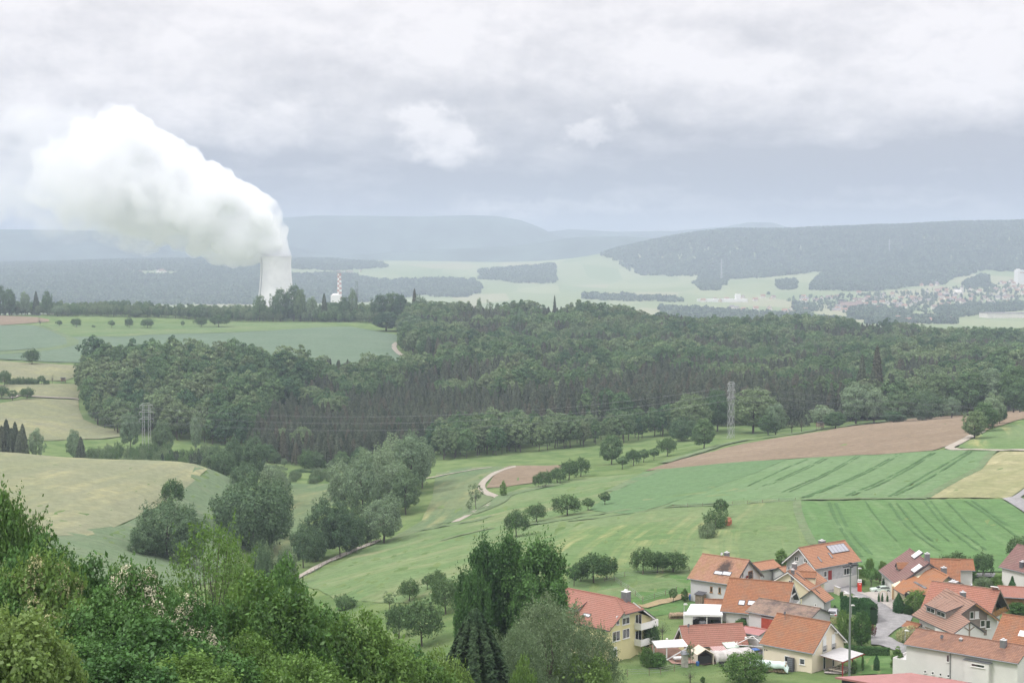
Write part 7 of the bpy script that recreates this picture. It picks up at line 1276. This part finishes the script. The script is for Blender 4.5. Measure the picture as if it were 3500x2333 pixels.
# hedges
def hedge(a,b,h,w,lb,leaf,n=9000,seed=3,name='hedge',bumps=0):
    a,b=Vector(a),Vector(b); d=b-a; L=d.length; rng=np.random.default_rng(seed); o=empty(name,a,math.atan2(d.y,d.x),lb,'hedge'); n=int(n); f=rng.random(n); P=np.empty((n,3)); N=np.empty((n,3))
    x=rng.uniform(0,L,n); top=f<.4; hh=h*(1+(.18*np.abs(np.sin(x*math.pi/bumps)) if bumps else 0.)); 
    y=np.where(top,rng.uniform(-w/2,w/2,n),np.sign(rng.random(n)-.5)*w/2); z=np.where(top,hh,rng.uniform(-.1,1,n)*hh); P=np.stack([x,y,z],1)+rng.normal(size=(n,3))*.07; N=np.stack([rng.normal(size=n)*.4,np.where(top,0,np.sign(y)),np.where(top,1,.35)],1)+rng.normal(size=(n,3))*.35; N/=np.linalg.norm(N,axis=1)[:,None]
    V,Fq=kites(P,N,.11*rng.uniform(.7,1.3,n),rng,.6); link('foliage',npmesh('foliage',V,Fq,[leaf]),o); MB().box(.1,L-.1,-w/2+.12,w/2-.12,-.3,h*.9).build('stem_core',[M_plain('hedge_core',(.02,.05,.02),1.,.2)],o); return o
hedge(hit(*ze(1780,970)),hit(*ze(2560,1000)),1.5,1.1,'low clipped hedge behind the pergola lawn',L_dark,9000)
hedge(hit(*zb(925,1410)),hit(*zb(1300,1470)),2.6,1.3,'dark conifer hedge, its back stretch by the lawn',L_thuja,9000,4,bumps=1.1); hedge(hit(*zb(1330,1480)),hit(*zb(1500,1640)),3.0,1.4,'dark conifer hedge, its stretch along the street',L_thuja,9000,5,bumps=1.1)
# village trees and shrubs
for f,x,vb,h,w,k,lb,nm in ((zb,830,840,220,190,'garden','round green tree at the grey house door','garden_tree'),(zb,800,935,110,150,'shrubp','pale shrub below the grey house wall','shrub'),(zb,1010,920,130,150,'gardend','green shrub below the grey house window','shrub'),(zb,1270,920,100,150,'olive','rounded shrub at the grey house corner','shrub'),(zb,1420,700,250,150,'garden','tall light green tree at the right of the grey house','garden_tree'),(zb,1270,790,220,120,'garden','green bush at the right wall of the grey house','shrub'),
   (zb,1445,1010,370,320,'umb','umbrella-shaped tree with thin trunk on the driveway lawn','garden_tree'),(zb,1600,900,220,200,'redbush','dark red-brown bush beside the brown roof','shrub'),(zb,1660,690,180,150,'olive','flowering bush at the brown roof corner','shrub'),(zb,1720,980,190,160,'gardend','dark bush under the brown eaves','shrub'),(zb,1290,1330,160,170,'redbush','dark red shrub beside the street','shrub'),(zb,1180,1330,150,110,'gardend','green shrub left of the red shrub','shrub'),(zb,925,1180,130,70,'gardend','small round shrub between the tan walls','shrub'),
   (zb,1945,1400,330,170,'cone','pointed conifer in front of the carport','conifer'),(zb,1960,1430,220,220,'thuja','dark column conifer beside the pointed one','conifer'),(zb,2090,1380,170,120,'thuja','third conifer by the carport','conifer'),(zb,800,1400,120,60,'cone','small dark conifer on the lawn edge','conifer'),(zb,750,1400,80,30,'cone','tiny conifer left of the small dark conifer','conifer'),
   (zc,640,1210,380,400,'garden','big bright green maple beside the dusty roof','garden_tree'),(zc,490,1220,150,150,'gardend','dark low shrub below the bright maple','shrub'),(zc,330,1200,330,170,'cone','second pointed conifer by the street corner','conifer'),
   (zc,1270,650,400,420,'fruit1','large dark tree behind the salmon roof','garden_tree'),(zc,1400,680,350,330,'gardend','dark tree beside the large dark tree','garden_tree'),(zc,1690,630,370,330,'fruit0','round tree with forked trunk by the field lane','garden_tree'),(zc,2270,420,420,380,'fruit1','dark tree at the right edge in front of the crop','garden_tree'),(zc,1400,750,120,200,'bushg','grey-green shrub behind the salmon roof','shrub'),(zc,1720,760,140,320,'bushg','wide grey shrub behind the salmon roof','shrub'),(zc,2000,850,200,220,'garden','green shrub behind the balcony gable','shrub'),(zc,2160,1000,400,140,'thuja','tall dark conifer by the right-edge white house','conifer'),(zc,2250,1210,180,300,'gardend','dark round bush below the timber building','shrub'),(zc,1960,760,180,260,'garden','shrubs in the garden by the field lane','shrub'),
   (ze,1760,800,620,300,'garden','large bright green shrub tree behind the mast','garden_tree'),(ze,2060,820,600,340,'gardend','large dark green shrub tree right of the mast','garden_tree'),(ze,2250,690,250,160,'redbush','purple-red shrub at the edge of the street','shrub'),(ze,1590,430,130,150,'shrubp','white flowering shrub behind the cream roof','shrub'),(ze,1930,1310,270,130,'column','slim columnar tree right of the mast','garden_tree'),(ze,2085,1270,320,60,'column','thin sapling on the lawn','garden_tree'),(ze,2330,1250,290,110,'cone','dark pointed conifer on the lawn','conifer'),
   (zd,85,1310,520,280,'column','bright green columnar tree at the corner of the long white house','garden_tree'),(zd,190,740,210,240,'shrubp','cream flowering shrub by the tiny porch','shrub'),(zd,320,720,260,330,'shrubp','large pale flowering shrub before the timbered wall','shrub'),(zd,310,960,200,120,'gardend','green shrub behind the long white house','shrub'),
   (zf,340,480,420,300,'bare','pollarded tree with a whitewashed trunk','garden_tree'),(zf,140,730,540,310,'fruit1','leaning dark tree at the yellow house','garden_tree'),(zf,850,960,500,170,'sparse','thin grey sapling in front of the storage tent','garden_tree'),(zf,1850,1240,560,800,'garden','green bush in front of the cream house','shrub'),(zf,850,1240,260,330,'bare','dry brown bush at the bottom edge','shrub'),(zf,1790,180+520,230,300,'gardend','green shrub at the end of the brick red roof','shrub'),(zf,1780,310,230,240,'gardend','green shrub beside the weathered building','shrub'),(zf,1600,200,230,160,'redbush','reddish bare shrub below the big orange roof','shrub'),
   (zf,60,960,380,260,'garden','bright shrub below the yellow house','shrub'),(zf,250,960,260,330,'gardend','dark sprawling shrub below the yellow house','shrub'),(zg,1170,1420,470,350,'bare','bare-branched young tree before the yellow wall','garden_tree'),(za,690,945,95,70,'gardend','small shrub at the white house wall','shrub'),(za,1650,440,300,240,'column','spiky green shrub behind the outbuilding','shrub'),(zf,1080,1240,130,110,'column','bright green shoot at the bottom edge','shrub')):
    T_(k,*f(x,vb),h/{zb:5.2275,zc:4.706,ze:5.229,zd:5.229,zf:5.348,zg:5.348,za:4.706}[f],w/{zb:5.2275,zc:4.706,ze:5.229,zd:5.229,zf:5.348,zg:5.348,za:4.706}[f],lb,nm,{'garden_tree':'tree','conifer':'tree'}.get(nm,'shrub'))
# woodpiles, fences
tarp_pile(hit(*za(-150,1280)),hit(*za(245,1290)),1.1,1.,'long low woodpile left of the white carport',m_log,True,8)
def post_fence(px,lb,h=1.2,st=4.):
    P=[hit(*q) for q in px]; pts_=[]
    for a,b in zip(P,P[1:]):
        n=max(1,int((b-a).length/st)); pts_+=[a.lerp(b,i/n) for i in range(n)]
    pts_.append(P[-1]); pts_=[Vector((q.x,q.y,float(zt(q.x,q.y)))) for q in pts_]; o=empty('wire_fence',pts_[0],0,lb,'fence')
    for q in pts_[:99]: r=q-pts_[0]; MB().box(r.x-.05,r.x+.05,r.y-.05,r.y+.05,r.z-.3,r.z+h).build('post',[m_wood],o)
    mb=MB()
    for z in (.45,.85,1.15): [mb.bar(a-pts_[0]+Vector((0,0,z)),b-pts_[0]+Vector((0,0,z)),.025) for a,b in zip(pts_,pts_[1:])]
    mb.build('wire',[m_wire],o)
post_fence(pl(z2,'600 250 790 200 960 190 1150 170 1400 150'),'wire fence along the orchard behind the white house'); post_fence(pl(z2,'690 240 960 440 1280 340'),'wire fence along the garden track'); post_fence(pl(z8,'0 1150 300 1135 600 1118 820 1105'),'wire fence between the crop and the mown meadow'); post_fence(pl(S_,'1010 1990 1100 1938 1200 1893 1300 1850'),'wire fence beside the valley lane'); post_fence(pl(zf,'-300 1130 100 1110 310 1090 560 1030 900 960'),'wire fence across the rough grass at the bottom',1.1,3.)
haze(1.3e-4,(.605,.69,.845))
